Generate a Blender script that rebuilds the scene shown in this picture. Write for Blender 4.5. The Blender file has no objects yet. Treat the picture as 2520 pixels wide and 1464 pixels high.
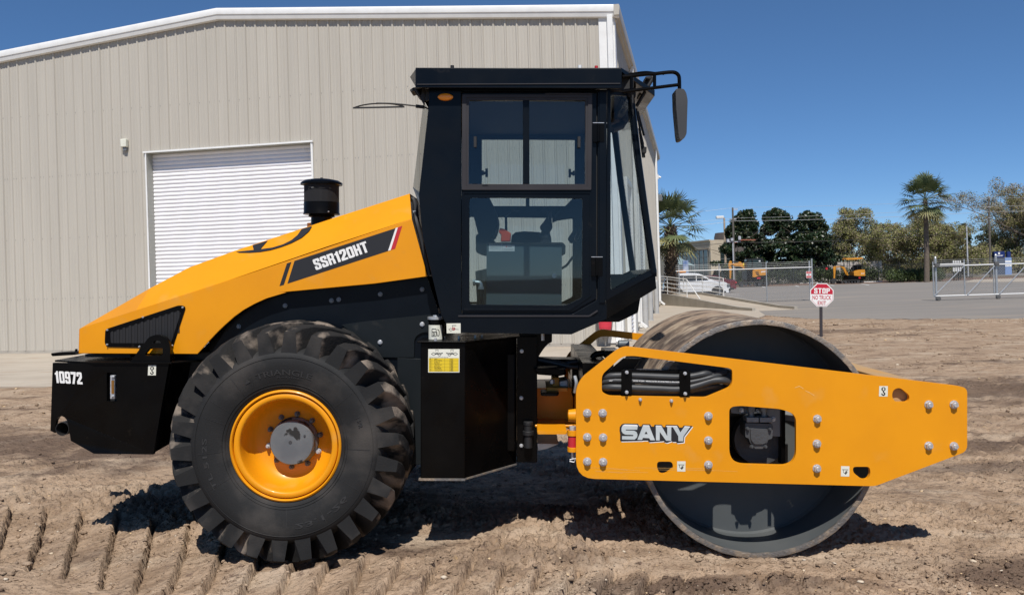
import bpy, bmesh, math, random
import numpy as np
from mathutils import Vector, Matrix
from mathutils.geometry import tessellate_polygon

# ------------------------------------------------------------------ camera, sky, sun
sc = bpy.context.scene
FPX, CX, CY, AL, CAMH = 2100.0, 1260.0, 680.0, 0.030, 1.85
ca, sa = math.cos(AL), math.sin(AL)
cam_d = bpy.data.cameras.new('camera'); cam = bpy.data.objects.new('camera', cam_d)
sc.collection.objects.link(cam); sc.camera = cam
cam_d.sensor_width = 36.0; cam_d.lens = 36.0*FPX/2520.0
cam_d.shift_y = -(732-CY)/2520.0
cam_d.clip_start = 0.1; cam_d.clip_end = 3000
cam.matrix_world = Matrix(((ca, sa, 0, 0), (0, 0, -1, 0), (-sa, ca, 0, CAMH), (0, 0, 0, 1)))
SUN = Vector((0.010, -0.55, 0.835)).normalized()
SUN_EL = math.asin(SUN.z)
world = bpy.data.worlds.new('World'); sc.world = world; world.use_nodes = True
wn = world.node_tree.nodes; wl = world.node_tree.links
sky = wn.new('ShaderNodeTexSky'); sky.sky_type = 'NISHITA'; sky.sun_disc = False
sky.sun_elevation = SUN_EL; sky.sun_rotation = math.pi
sky.altitude = 8000; sky.air_density = 1.5; sky.dust_density = 0.0; sky.ozone_density = 6.0
bg = wn['Background']; bg.inputs[1].default_value = 0.115
hs = wn.new('ShaderNodeHueSaturation'); hs.inputs['Saturation'].default_value = 1.13; hs.inputs['Value'].default_value = 1.17
gm = wn.new('ShaderNodeGamma'); gm.inputs[1].default_value = 0.85
wl.new(sky.outputs[0], gm.inputs[0]); wl.new(gm.outputs[0], hs.inputs['Color']); wl.new(hs.outputs[0], bg.inputs[0])
sd = bpy.data.lights.new('sun', 'SUN'); sd.energy = 5.0; sd.angle = math.radians(0.53); sd.color = (1.0, 0.955, 0.90)
so = bpy.data.objects.new('sun', sd); sc.collection.objects.link(so)
so.rotation_euler = SUN.to_track_quat('Z', 'Y').to_euler(); so.location = (0, -20, 40)
vs = sc.view_settings
vs.view_transform = 'Standard'; vs.look = 'None'; vs.gamma = 1.0; vs.use_curve_mapping = False; vs.exposure = 0.0
sc.cycles.max_bounces = 8; sc.cycles.transparent_max_bounces = 16
sc.cycles.use_denoising = True

# ------------------------------------------------------------------ projection helpers
def ray(px, py):
    X, Z = (px-CX)/FPX, (CY-py)/FPX
    return Vector((X*ca+Z*sa, 1.0, -X*sa+Z*ca))
def at(px, py, d):                      # a point of the picture at depth d metres
    return Vector((0, 0, CAMH)) + ray(px, py)*d
def gnd(px, py, z=0.0):
    r = ray(px, py); return Vector((0, 0, CAMH)) + r*((z-CAMH)/r.z)
def Zf(ox, oy, s): return lambda x, y: ((ox+x/s)/1.598, (oy+y/s)/1.598)
ZA=Zf(0,600,1.627); ZB=Zf(100,1200,1.626); ZC=Zf(600,1150,1.331); ZD=Zf(1500,200,1.273)
ZE=Zf(1600,1100,1.626); ZF=Zf(2100,1150,1.331); ZG=Zf(2900,1150,1.331); ZH=Zf(2550,600,1.706)
ZI=Zf(900,550,2.44); ZJ=Zf(2560,960,3.405); ZK=Zf(3250,900,3.243); ZL=Zf(1780,740,2.928)
ZM=Zf(1780,340,3.486); ZN=Zf(2080,1220,5.229); ZO=Zf(2080,1380,3.326); ZP=Zf(2300,220,3.66)
ZQ=Zf(1380,220,4.307); ZR=Zf(440,500,6.653); ZS=Zf(2380,900,2.927); ZT=Zf(3400,560,3.327)
ZU=Zf(2560,700,3.405); ZV=Zf(1620,1220,5.229); ZW=Zf(2800,1540,4.575); ZX=Zf(3100,980,4.88)
ZY=Zf(2860,980,8.133); ZZ=Zf(3680,980,6.654); Z1=Zf(2300,1340,4.2); Z2=Zf(0,1370,2.763); Z3=Zf(2420,1650,7.875)
ZA2=Zf(2300,150,1.22)
D0 = lambda x, y: (x, y)

# ------------------------------------------------------------------ mesh builder
class MB:
    def __init__(s): s.v=[]; s.f=[]; s.m=[]
    def add(s, vs, fs, mi=0):
        b=len(s.v); s.v += [tuple(v) for v in vs]
        for f in fs: s.f.append(tuple(i+b for i in f)); s.m.append(mi)
        return s
    def box(s, x0,x1,y0,y1,z0,z1, mi=0):
        return s.add([(x0,y0,z0),(x1,y0,z0),(x1,y1,z0),(x0,y1,z0),(x0,y0,z1),(x1,y0,z1),(x1,y1,z1),(x0,y1,z1)],
              [(0,3,2,1),(4,5,6,7),(0,1,5,4),(1,2,6,5),(2,3,7,6),(3,0,4,7)], mi)
    def hexa(s, p, mi=0):   # 8 points: bottom 4, top 4
        return s.add(p, [(0,3,2,1),(4,5,6,7),(0,1,5,4),(1,2,6,5),(2,3,7,6),(3,0,4,7)], mi)
    def prism(s, poly, y0, y1, holes=(), mi=0, fn=None):
        """poly in (x,z), thickness along y; y0/y1 may be functions of (x,z)"""
        loops=[list(poly)]+[list(h) for h in holes]
        tri=tessellate_polygon([[Vector((p[0],p[1],0)) for p in l] for l in loops])
        flat=[p for l in loops for p in l]; n=len(flat)
        fy0 = y0 if callable(y0) else (lambda x,z: y0)
        fy1 = y1 if callable(y1) else (lambda x,z: y1)
        vs=[(p[0],fy0(*p),p[1]) for p in flat]+[(p[0],fy1(*p),p[1]) for p in flat]
        fs=[tuple(t) for t in tri]+[tuple(i+n for i in reversed(t)) for t in tri]
        b=0
        for l in loops:
            k=len(l)
            for i in range(k):
                j=(i+1)%k; fs.append((b+i,b+j,b+j+n,b+i+n))
            b+=k
        return s.add(vs,fs,mi)
    def cyl(s, p0, p1, r0, r1=None, n=16, mi=0, caps=True):
        if r1 is None: r1=r0
        p0=Vector(p0); p1=Vector(p1); d=(p1-p0).normalized()
        a=d.orthogonal().normalized(); b=d.cross(a)
        vs=[p0+(a*math.cos(2*math.pi*i/n)+b*math.sin(2*math.pi*i/n))*r0 for i in range(n)]
        vs+=[p1+(a*math.cos(2*math.pi*i/n)+b*math.sin(2*math.pi*i/n))*r1 for i in range(n)]
        fs=[(i,(i+1)%n,n+(i+1)%n,n+i) for i in range(n)]
        if caps: fs+=[tuple(range(n-1,-1,-1)),tuple(range(n,2*n))]
        return s.add(vs,fs,mi)
    def tube(s, pts, r, n=10, mi=0, closed=False):
        pts=[Vector(p) for p in pts]; rings=[]; prev=None
        rr = r if isinstance(r,(list,tuple)) else [r]*len(pts)
        for i,p in enumerate(pts):
            if closed: d=(pts[(i+1)%len(pts)]-pts[i-1]).normalized()
            elif i==0: d=(pts[1]-p).normalized()
            elif i==len(pts)-1: d=(p-pts[i-1]).normalized()
            else: d=((pts[i+1]-p).normalized()+(p-pts[i-1]).normalized()).normalized()
            if prev is None: a=d.orthogonal().normalized()
            else: a=(prev-d*prev.dot(d)).normalized()
            prev=a; b=d.cross(a)
            rings.append([p+(a*math.cos(2*math.pi*k/n)+b*math.sin(2*math.pi*k/n))*rr[i] for k in range(n)])
        vs=[v for q in rings for v in q]; fs=[]; m=len(rings)
        for i in range(m if closed else m-1):
            j=(i+1)%m
            for k in range(n): fs.append((i*n+k,i*n+(k+1)%n,j*n+(k+1)%n,j*n+k))
        if not closed: fs+=[tuple(range(n-1,-1,-1)),tuple((m-1)*n+k for k in range(n))]
        return s.add(vs,fs,mi)
    def lathe(s, prof, c, axis='y', n=48, mi=0, closed=False):
        """prof: list of (radius, offset along axis)"""
        vs=[]; m=len(prof)
        for (r,h) in prof:
            for k in range(n):
                t=2*math.pi*k/n; a,b=r*math.cos(t),r*math.sin(t)
                if axis=='y': vs.append((c[0]+a,c[1]+h,c[2]+b))
                elif axis=='z': vs.append((c[0]+a,c[1]+b,c[2]+h))
                else: vs.append((c[0]+h,c[1]+a,c[2]+b))
        fs=[]
        for i in range(m if closed else m-1):
            j=(i+1)%m
            for k in range(n): fs.append((i*n+k,i*n+(k+1)%n,j*n+(k+1)%n,j*n+k))
        return s.add(vs,fs,mi)
    def disc(s, c, r, axis='y', n=32, mi=0):
        vs=[]
        for k in range(n):
            t=2*math.pi*k/n; a,b=r*math.cos(t),r*math.sin(t)
            vs.append((c[0]+a,c[1],c[2]+b) if axis=='y' else (c[0]+a,c[1]+b,c[2]) if axis=='z' else (c[0],c[1]+a,c[2]+b))
        return s.add(vs,[tuple(range(n))],mi)
    def beam(s, p0, p1, w, h, up=(0,0,1), mi=0):
        p0=Vector(p0); p1=Vector(p1); d=(p1-p0).normalized(); up=Vector(up)
        a=d.cross(up).normalized()*w/2; b=a.cross(d).normalized()*h/2
        return s.hexa([p0-a-b,p0+a-b,p1+a-b,p1-a-b,p0-a+b,p0+a+b,p1+a+b,p1-a+b],mi)

def obj(name, mb, mats, parent=None, bevel=0, ang=35, seg=2, recalc=True):
    me=bpy.data.meshes.new(name); me.from_pydata(mb.v,[],mb.f)
    if not isinstance(mats,(list,tuple)): mats=[mats]
    for m in mats: me.materials.append(m)
    if len(mats)>1: me.polygons.foreach_set('material_index',mb.m)
    if recalc and len(mb.f)<60000:
        bm=bmesh.new(); bm.from_mesh(me); bmesh.ops.recalc_face_normals(bm,faces=bm.faces); bm.to_mesh(me); bm.free()
    me.shade_smooth(); me.set_sharp_from_angle(angle=math.radians(ang)); me.update()
    o=bpy.data.objects.new(name,me); sc.collection.objects.link(o)
    if parent: o.parent=parent
    if bevel:
        b=o.modifiers.new('bevel','BEVEL'); b.width=bevel; b.segments=seg; b.limit_method='ANGLE'; b.angle_limit=math.radians(40)
        b.harden_normals=False
        w=o.modifiers.new('wn','WEIGHTED_NORMAL'); w.keep_sharp=True; w.weight=100
    return o
def meshnp(name, V, F, mats, parent=None, smooth=False, midx=None):
    me=bpy.data.meshes.new(name); V=np.asarray(V,dtype=np.float32); F=np.asarray(F,dtype=np.int32)
    k=F.shape[1]
    me.vertices.add(len(V)); me.vertices.foreach_set('co',V.ravel())
    me.loops.add(F.size); me.loops.foreach_set('vertex_index',F.ravel())
    me.polygons.add(len(F)); me.polygons.foreach_set('loop_start',np.arange(0,F.size,k,dtype=np.int32))
    if not isinstance(mats,(list,tuple)): mats=[mats]
    for m in mats: me.materials.append(m)
    if midx is not None: me.polygons.foreach_set('material_index',np.asarray(midx,dtype=np.int32))
    me.update(calc_edges=True)
    if smooth: me.shade_smooth()
    o=bpy.data.objects.new(name,me); sc.collection.objects.link(o)
    if parent: o.parent=parent
    return o
def tag(o, label=None, cat=None, group=None, kind=None):
    if label: o['label']=label
    if cat: o['category']=cat
    if group: o['group']=group
    if kind: o['kind']=kind
    return o
def empty(name, loc=(0,0,0), rz=0, **k):
    o=bpy.data.objects.new(name,None); sc.collection.objects.link(o); o.location=loc; o.rotation_euler=(0,0,rz)
    o.empty_display_size=0.2
    return tag(o,**k)
def copy_tree(o, parent=None):
    kids=list(o.children); c=o.copy(); sc.collection.objects.link(c); c.parent=parent
    for ch in kids: copy_tree(ch,c)
    return c
def rp(pts, r, n=5):
    """round the corners of a polygon; r is one radius or a list"""
    out=[]; k=len(pts); P=[Vector(p) for p in pts]
    R=r if isinstance(r,(list,tuple)) else [r]*k
    for i in range(k):
        a,b,c=P[i-1],P[i],P[(i+1)%k]
        if R[i]<=0: out.append(tuple(b)); continue
        u=a-b; v=c-b; t=min(R[i],u.length*.49,v.length*.49)
        p0=b+u.normalized()*t; p2=b+v.normalized()*t
        for j in range(n+1):
            s=j/n; q=p0*(1-s)**2+b*2*s*(1-s)+p2*s*s; out.append(tuple(q))
    return out

# ------------------------------------------------------------------ text as flat mesh outlines
def text_geo(body, offset=0.0, shear=0.0):
    cu=bpy.data.curves.new('t','FONT'); cu.body=body; cu.offset=offset; cu.shear=shear; cu.resolution_u=3
    o=bpy.data.objects.new('t',cu); sc.collection.objects.link(o)
    dg=bpy.context.evaluated_depsgraph_get(); me=bpy.data.meshes.new_from_object(o.evaluated_get(dg))
    V=np.array([v.co[:2] for v in me.vertices]); F=[tuple(p.vertices) for p in me.polygons]
    bpy.data.objects.remove(o); bpy.data.meshes.remove(me)
    mn,mx=V.min(0),V.max(0); return (V-mn)/(mx-mn), F
def text_on(mb, body, o, ex, ey, offset=0.0, shear=0.0, mi=0, thick=0.0):
    """lay text in the parallelogram o, o+ex, o+ey"""
    V,F=text_geo(body,offset,shear); o=Vector(o); ex=Vector(ex); ey=Vector(ey)
    mb.add([o+ex*float(a)+ey*float(b) for a,b in V],F,mi)

# ------------------------------------------------------------------ materials
def _n(t,ty,**k):
    n=t.nodes.new(ty)
    for a,b in k.items(): setattr(n,a,b)
    return n
def mat(name, col, rough=0.5, metal=0.0, col2=None, vs=4.0, vlo=.4, vhi=.65, bump=0.0, bs=60.0, coat=0.0, detail=5, stretch=None,
        rvar=0.0, dust=None, dlo=.55, dhi=.8, dscale=9.0, spec=0.5, coatr=0.05):
    m=bpy.data.materials.new(name); m.use_nodes=True; t=m.node_tree; L=t.links.new
    b=t.nodes['Principled BSDF']; b.inputs['Base Color'].default_value=(*col,1)
    b.inputs['Roughness'].default_value=rough; b.inputs['Metallic'].default_value=metal
    b.inputs['Coat Weight'].default_value=coat; b.inputs['Coat Roughness'].default_value=coatr
    b.inputs['Specular IOR Level'].default_value=spec
    tc=_n(t,'ShaderNodeTexCoord'); src=tc.outputs['Object']
    if stretch:
        mp=_n(t,'ShaderNodeMapping'); mp.inputs['Scale'].default_value=stretch; L(src,mp.inputs[0]); src=mp.outputs[0]
    out=None
    def noise(scale,det=5):
        n=_n(t,'ShaderNodeTexNoise'); n.inputs['Scale'].default_value=scale; n.inputs['Detail'].default_value=det; L(src,n.inputs['Vector']); return n
    def ramp(n,lo,hi):
        r=_n(t,'ShaderNodeMapRange'); r.inputs[1].default_value=lo; r.inputs[2].default_value=hi; r.clamp=True; L(n.outputs[0],r.inputs[0]); return r
    if col2:
        n=noise(vs,detail); r=ramp(n,vlo,vhi); mx=_n(t,'ShaderNodeMix',data_type='RGBA')
        mx.inputs['A'].default_value=(*col,1); mx.inputs['B'].default_value=(*col2,1); L(r.outputs[0],mx.inputs['Factor']); out=mx.outputs['Result']
    if dust:
        n=noise(dscale,8); r=ramp(n,dlo,dhi); mx=_n(t,'ShaderNodeMix',data_type='RGBA')
        if out: L(out,mx.inputs['A'])
        else: mx.inputs['A'].default_value=(*col,1)
        mx.inputs['B'].default_value=(*dust,1); L(r.outputs[0],mx.inputs['Factor']); out=mx.outputs['Result']
        rr=_n(t,'ShaderNodeMapRange'); rr.inputs[3].default_value=rough; rr.inputs[4].default_value=min(1,rough+.5); L(r.outputs[0],rr.inputs[0]); L(rr.outputs[0],b.inputs['Roughness'])
    if out: L(out,b.inputs['Base Color'])
    if rvar:
        n=noise(7,4); rr=_n(t,'ShaderNodeMapRange'); rr.inputs[1].default_value=.3; rr.inputs[2].default_value=.7
        rr.inputs[3].default_value=max(0,rough-rvar); rr.inputs[4].default_value=rough+rvar; L(n.outputs[0],rr.inputs[0]); L(rr.outputs[0],b.inputs['Roughness'])
    if bump:
        n=noise(bs,6); bp=_n(t,'ShaderNodeBump'); bp.inputs['Strength'].default_value=bump; bp.inputs['Distance'].default_value=0.01
        L(n.outputs[0],bp.inputs['Height']); L(bp.outputs[0],b.inputs['Normal'])
    return m
def glass_mat(name, tint=(.9,.95,.95), refl=1.0, op=0.0, opcol=(.1,.12,.13)):
    m=bpy.data.materials.new(name); m.use_nodes=True; t=m.node_tree; L=t.links.new
    for n in list(t.nodes): t.nodes.remove(n)
    o=_n(t,'ShaderNodeOutputMaterial'); tr=_n(t,'ShaderNodeBsdfTransparent'); tr.inputs[0].default_value=(*tint,1)
    gl=_n(t,'ShaderNodeBsdfGlossy'); gl.inputs['Roughness'].default_value=0.02
    ge=_n(t,'ShaderNodeNewGeometry'); dp=_n(t,'ShaderNodeVectorMath',operation='DOT_PRODUCT'); L(ge.outputs['Normal'],dp.inputs[0]); L(ge.outputs['Incoming'],dp.inputs[1])
    ab=_n(t,'ShaderNodeMath',operation='ABSOLUTE'); L(dp.outputs['Value'],ab.inputs[0])
    su=_n(t,'ShaderNodeMath',operation='SUBTRACT'); su.inputs[0].default_value=1.0; L(ab.outputs[0],su.inputs[1])
    pw=_n(t,'ShaderNodeMath',operation='POWER'); pw.inputs[1].default_value=5.0; L(su.outputs[0],pw.inputs[0])
    mu=_n(t,'ShaderNodeMath',operation='MULTIPLY_ADD'); mu.inputs[1].default_value=.9; mu.inputs[2].default_value=.042*refl; mu.use_clamp=True; L(pw.outputs[0],mu.inputs[0])
    mx=_n(t,'ShaderNodeMixShader'); L(mu.outputs[0],mx.inputs[0]); L(tr.outputs[0],mx.inputs[1]); L(gl.outputs[0],mx.inputs[2])
    last=mx.outputs[0]
    if op>0:
        df=_n(t,'ShaderNodeBsdfDiffuse'); df.inputs[0].default_value=(*opcol,1)
        m2=_n(t,'ShaderNodeMixShader'); m2.inputs[0].default_value=op; L(last,m2.inputs[1]); L(df.outputs[0],m2.inputs[2]); last=m2.outputs[0]
    L(last,o.inputs[0]); return m

M={}
M['yellow']=mat('yellow_paint',(.76,.30,.005),.38,col2=(.71,.275,.005),vs=2.5,coat=.12,coatr=.12,spec=.3,rvar=.0,dust=(.66,.32,.06),dlo=.60,dhi=.95,dscale=5)
M['yellow_far']=mat('machine_orange',(.60,.25,.015),.5,col2=(.50,.21,.015))
M['yellow_dusty']=mat('dusty_yellow_paint',(.48,.27,.09),.7,col2=(.40,.28,.15),vs=3)
M['black']=mat('black_paint',(.0022,.0020,.0020),.30,col2=(.0035,.0032,.003),vs=6,coat=.0,spec=.12,rvar=.08,dust=(.05,.04,.03),dlo=.68,dhi=1.0)
M['navy']=mat('cab_paint',(.003,.0048,.0078),.30,col2=(.004,.006,.009),vs=4,coat=.0,spec=.16,rvar=.06,dust=(.05,.045,.04),dlo=.7,dhi=1.0)
M['panel']=mat('slate_panel_paint',(.009,.012,.014),.45,spec=.2,col2=(.012,.015,.017),dust=(.05,.045,.04),dlo=.65,dhi=1.0)
M['frame']=mat('window_aluminium',(.030,.028,.031),.5,metal=.0,spec=.3,col2=(.036,.034,.037))
M['rubber']=mat('tyre_rubber',(.013,.0135,.014),.72,spec=.28,col2=(.021,.021,.021),vs=3,bump=.15,bs=90,dust=(.075,.067,.060),dlo=.50,dhi=.82,dscale=3.0)
M['tread']=mat('dusty_tread_rubber',(.020,.0195,.019),.9,spec=.2,col2=(.10,.085,.07),vs=5,vlo=.50,vhi=.66,bump=.35,bs=60,dust=(.27,.22,.175),dlo=.52,dhi=.68,dscale=5)
M['seal']=mat('black_rubber',(.012,.012,.013),.6)
M['hose']=mat('hose_rubber',(.028,.030,.032),.5,col2=(.04,.042,.043),vs=9)
M['steel']=mat('zinc_bolt',(.62,.63,.64),.38,metal=.55,col2=(.45,.45,.46),vs=60)
M['grey']=mat('grey_metal',(.16,.17,.18),.5,metal=.3,col2=(.22,.23,.23),vs=20)
M['drumin']=mat('drum_inner_paint',(.080,.088,.090),.5,col2=(.10,.105,.104),vs=3,spec=.3,dust=(.34,.28,.21),dlo=.66,dhi=.69,dscale=3.3)
M['mud']=mat('caked_mud',(.31,.225,.155),.95,col2=(.085,.06,.045),vs=3,vlo=.42,vhi=.58,bump=1.0,bs=22,stretch=(1.0,1.25,1.0),dust=(.40,.32,.23),dlo=.5,dhi=.7,dscale=7)
M['rim']=mat('drum_rim_steel',(.16,.15,.14),.55,metal=.3,col2=(.30,.24,.18),vs=14,vlo=.45,vhi=.6,bump=.6,bs=70)
M['hub']=mat('hub_grey_paint',(.105,.115,.125),.45,col2=(.15,.16,.165),vs=5,dust=(.02,.02,.02),dlo=.60,dhi=.63,dscale=9)
M['motor']=mat('motor_casting',(.045,.047,.05),.5,col2=(.06,.062,.065),bump=.3,bs=60)
M['white']=mat('white_vinyl',(.80,.80,.78),.5,col2=(.74,.74,.72))
M['cream']=mat('cream_label',(.72,.72,.62),.5,col2=(.66,.66,.56))
M['ink']=mat('black_ink',(.012,.012,.012),.5)
M['decal']=mat('dark_decal_vinyl',(.018,.018,.02),.45)
M['red']=mat('red_vinyl',(.50,.02,.03),.45)
M['lab_yellow']=mat('yellow_label',(.80,.58,.02),.5)
M['silver']=mat('silver_letter_vinyl',(.50,.56,.57),.35,col2=(.62,.67,.67),vs=6,metal=.2)
M['amber']=mat('amber_lens',(.92,.30,.02),.25,coat=.5)
M['glass']=glass_mat('window_glass',(.72,.78,.80),1.0)
M['glass2']=glass_mat('clear_glass',(.90,.93,.93),1.3)
M['teal']=mat('console_grey_paint',(.085,.115,.125),.5,col2=(.095,.125,.135),vs=3)
M['seat']=mat('seat_fabric',(.016,.017,.019),.9,bump=.3,bs=120)
M['orange']=mat('orange_plastic',(.75,.10,.03),.5)
M['wall']=mat('beige_wall_steel',(.49,.457,.395),.45,col2=(.43,.40,.345),vs=.8,vlo=.3,vhi=.75,stretch=(5,1,.22),spec=.4,bump=.35,bs=1.2)
M['trim']=mat('white_trim_steel',(.80,.80,.78),.4,col2=(.75,.75,.73))
M['door']=mat('white_door_slat',(.84,.83,.85),.42,col2=(.80,.79,.80),vs=2)
M['jamb']=mat('grey_beige_jamb',(.36,.36,.32),.5)
M['concrete']=mat('pale_concrete',(.43,.375,.30),.92,col2=(.355,.305,.24),vs=1.3,vlo=.35,vhi=.7,bump=.15,bs=30,dust=(.34,.25,.18),dlo=.55,dhi=.8,dscale=2.2,stretch=(.5,1.6,1))
M['kerb']=mat('grey_concrete',(.40,.37,.32),.9,col2=(.33,.30,.26),vs=2,bump=.2)
M['asphalt']=mat('grey_asphalt',(.235,.212,.185),.93,col2=(.20,.183,.162),vs=.35,vlo=.35,vhi=.65,bump=.25,bs=60,dust=(.32,.265,.205),dlo=.54,dhi=.8,dscale=.5,stretch=(.35,1.4,1))
M['paint']=mat('white_road_paint',(.70,.70,.68),.7,col2=(.5,.5,.48),vs=8)
M['galv']=mat('galvanised_steel',(.42,.44,.45),.42,metal=.6,col2=(.52,.54,.55),vs=12)
M['rail']=mat('white_rail_paint',(.70,.70,.68),.4)
M['wire']=mat('fence_wire',(.33,.34,.34),.5,metal=.5)
M['iron']=mat('black_iron',(.012,.013,.012),.5)
M['wood']=mat('weathered_pole',(.09,.08,.07),.9,col2=(.13,.12,.10),vs=20,stretch=(1,1,.1))
M['polewhite']=mat('pale_pole',(.40,.42,.45),.6,col2=(.5,.5,.52))
# heavy condensed block lettering, unit box 5 x 10 (x right, y up)
def _o(x0,x1,y0,y1,r=1.3): return rp([(x0,y0),(x1,y0),(x1,y1),(x0,y1)],r,4)
GL={
'0':([_o(0,5,0,10)],[_o(1.85,3.15,1.9,8.1,.5)]),
'O':([_o(0,5,0,10)],[_o(1.85,3.15,1.9,8.1,.5)]),
'1':([[(1.2,0),(3.3,0),(3.3,10),(1.9,10),(1.5,8.9),(.3,8.3),(.3,6.9),(1.2,6.9)]],[]),
'2':([rp([(0,0),(5,0),(5,1.9),(2.3,1.9),(4.9,5.2),(5,7.5),(5,10),(0,10),(0,6.4),(1.9,6.4),(1.9,8.2),(3.1,8.2),(3.1,6.6),(0,2.2)],[0,0,0,0,.8,.8,1.3,1.3,0,0,.4,.4,.8,0],3)],[]),
'7':([[(0,10),(5,10),(5,8.2),(2.9,0),(.9,0),(2.9,7.9),(0,7.9)]],[]),
'9':([rp([(0,0),(5,0),(5,10),(0,10),(0,3.9),(3.1,3.9),(3.1,1.8),(1.9,1.8),(1.9,3.0),(0,3.0)],[1.3,1.3,1.3,1.3,1.3,0,.3,.3,0,0],4)],[_o(1.9,3.1,5.5,8.2,.4)]),
'S':([rp([(0,0),(5,0),(5,5.2),(1.9,6.6),(1.9,8.2),(3.1,8.2),(3.1,6.6),(5,6.6),(5,10),(0,10),(0,5.2),(3.1,3.8),(3.1,1.8),(1.9,1.8),(1.9,3.6),(0,3.6)],[1.3,1.3,1.6,.3,.4,.4,0,0,1.3,1.3,1.6,.3,.4,.4,0,0],4)],[]),
'R':([rp([(0,0),(1.9,0),(1.9,4),(3.1,4),(3.1,0),(5,0),(5,3.6),(4.5,4.9),(5,6),(5,10),(0,10)],[0,0,0,.3,0,0,.5,0,.4,1.3,0],3)],[_o(1.9,3.2,5.6,8.3,.4)]),
'P':([rp([(0,0),(1.9,0),(1.9,4),(5,4),(5,10),(0,10)],[0,0,0,1.4,1.4,0],4)],[_o(1.9,3.2,5.7,8.3,.4)]),
'H':([[(0,0),(1.9,0),(1.9,4.1),(3.1,4.1),(3.1,0),(5,0),(5,10),(3.1,10),(3.1,6),(1.9,6),(1.9,10),(0,10)]],[]),
'T':([[(1.55,0),(3.45,0),(3.45,8.1),(5,8.1),(5,10),(0,10),(0,8.1),(1.55,8.1)]],[])}
def block_text(mb,s,o,ex,ey,mi=0,gap=.55,nrm=(0,-1,0)):
    """heavy letters filling the parallelogram o, ex, ey"""
    adv=[3.6 if c=='1' else 5 for c in s]; tot=sum(adv)+gap*(len(s)-1); x=0; o=Vector(o); ex=Vector(ex); ey=Vector(ey)
    for c,a in zip(s,adv):
        outs,ins=GL[c]; loops=outs+ins
        tri=tessellate_polygon([[Vector((p[0],p[1],0)) for p in l] for l in loops]); fl=[p for l in loops for p in l]
        mb.add([o+ex*((x+p[0])/tot)+ey*(p[1]/10) for p in fl],[tuple(t) for t in tri],mi); x+=a+gap
# ------------------------------------------------------------------ ground
def vnoise(x, y, seed):
    ix=np.floor(x).astype(np.int64); iy=np.floor(y).astype(np.int64); fx=x-ix; fy=y-iy
    fx=fx*fx*(3-2*fx); fy=fy*fy*(3-2*fy)
    def h(a,b):
        n=(a*374761393+b*668265263+seed*1274126177)&0xffffffff
        n=((n^(n>>13))*1274126177)&0xffffffff; n=n^(n>>16)
        return (n&0xffff)/65535.0
    return (h(ix,iy)*(1-fx)+h(ix+1,iy)*fx)*(1-fy)+(h(ix,iy+1)*(1-fx)+h(ix+1,iy+1)*fx)*fy
def fbm(x, y, seed, o=4, lac=2.03, g=.5):
    a=1; s=0; n=0
    for i in range(o):
        s=s+a*vnoise(x,y,seed+i*7); n+=a; a*=g; x=x*lac+3.1; y=y*lac+1.7
    return s/n
def worley(x,y,seed,jit=.85):
    ix=np.floor(x).astype(np.int64); iy=np.floor(y).astype(np.int64); d1=np.full(x.shape,9.); d2=np.full(x.shape,9.); hh=np.zeros(x.shape)
    def h(a,b,k):
        n=(a*374761393+b*668265263+(seed+k)*1274126177)&0xffffffff
        n=((n^(n>>13))*1274126177)&0xffffffff; n=n^(n>>16)
        return (n&0xffff)/65535.0
    for i in (-1,0,1):
        for j in (-1,0,1):
            a,b=ix+i,iy+j; dx=a+.5+jit*(h(a,b,0)-.5)-x; dy=b+.5+jit*(h(a,b,1)-.5)-y; d=np.sqrt(dx*dx+dy*dy)
            c=d<d1; d2=np.where(c,d1,np.minimum(d2,d)); hh=np.where(c,h(a,b,2),hh); d1=np.where(c,d,d1)
    return d1,d2,hh
def inpoly(x,y,poly):
    r=np.zeros(x.shape,bool); n=len(poly)
    for i in range(n):
        x0,y0=poly[i]; x1,y1=poly[(i+1)%n]
        if y0==y1: continue
        c=((y0>y)!=(y1>y))&(x<(x1-x0)*(y-y0)/(y1-y0)+x0); r^=c
    return r
APRON=[(-30,21.3),(-9.4,16.3),(0.9,13.85),(1.7,14.2),(4.6,21),(9.96,33.8),(12.75,46.5),(13.2,54),(9,54),(-30,54)]
ASPH=[(9.96,33.8),(10.75,30.6),(16.3,27.3),(34,23),(90,20),(90,90.5),(-12,90.5),(-12,54.5),(13.2,54.5),(12.75,46.5)]
def ragged(a,b,n,amp,seed):
    r=random.Random(seed); out=[]; d=Vector((b[0]-a[0],b[1]-a[1])); nn=Vector((-d.y,d.x)).normalized()
    for i in range(1,n): 
        t=(i+r.uniform(-.3,.3))/n; p=Vector(a)+d*t+nn*(r.uniform(-amp,amp)); out.append((p.x,p.y))
    return out
ASPH=[ASPH[0]]+ragged(ASPH[0],ASPH[1],8,.12,1)+[ASPH[1]]+ragged(ASPH[1],ASPH[2],30,.30,2)+[ASPH[2]]+ragged(ASPH[2],ASPH[3],50,.45,3)+ASPH[3:]
APRON=[APRON[0]]+ragged(APRON[0],APRON[1],60,.10,4)+[APRON[1]]+ragged(APRON[1],APRON[2],50,.07,5)+APRON[2:4]+[APRON[4]]+ragged(APRON[4],APRON[5],40,.10,6)+APRON[5:]
def trackmask(x,y):
    ye=np.interp(x,[-5,-3,-1.6,0,.6,2],[7.1,6.62,5.78,5.42,5.33,5.3])
    t=ye-y
    return t, ye
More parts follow.
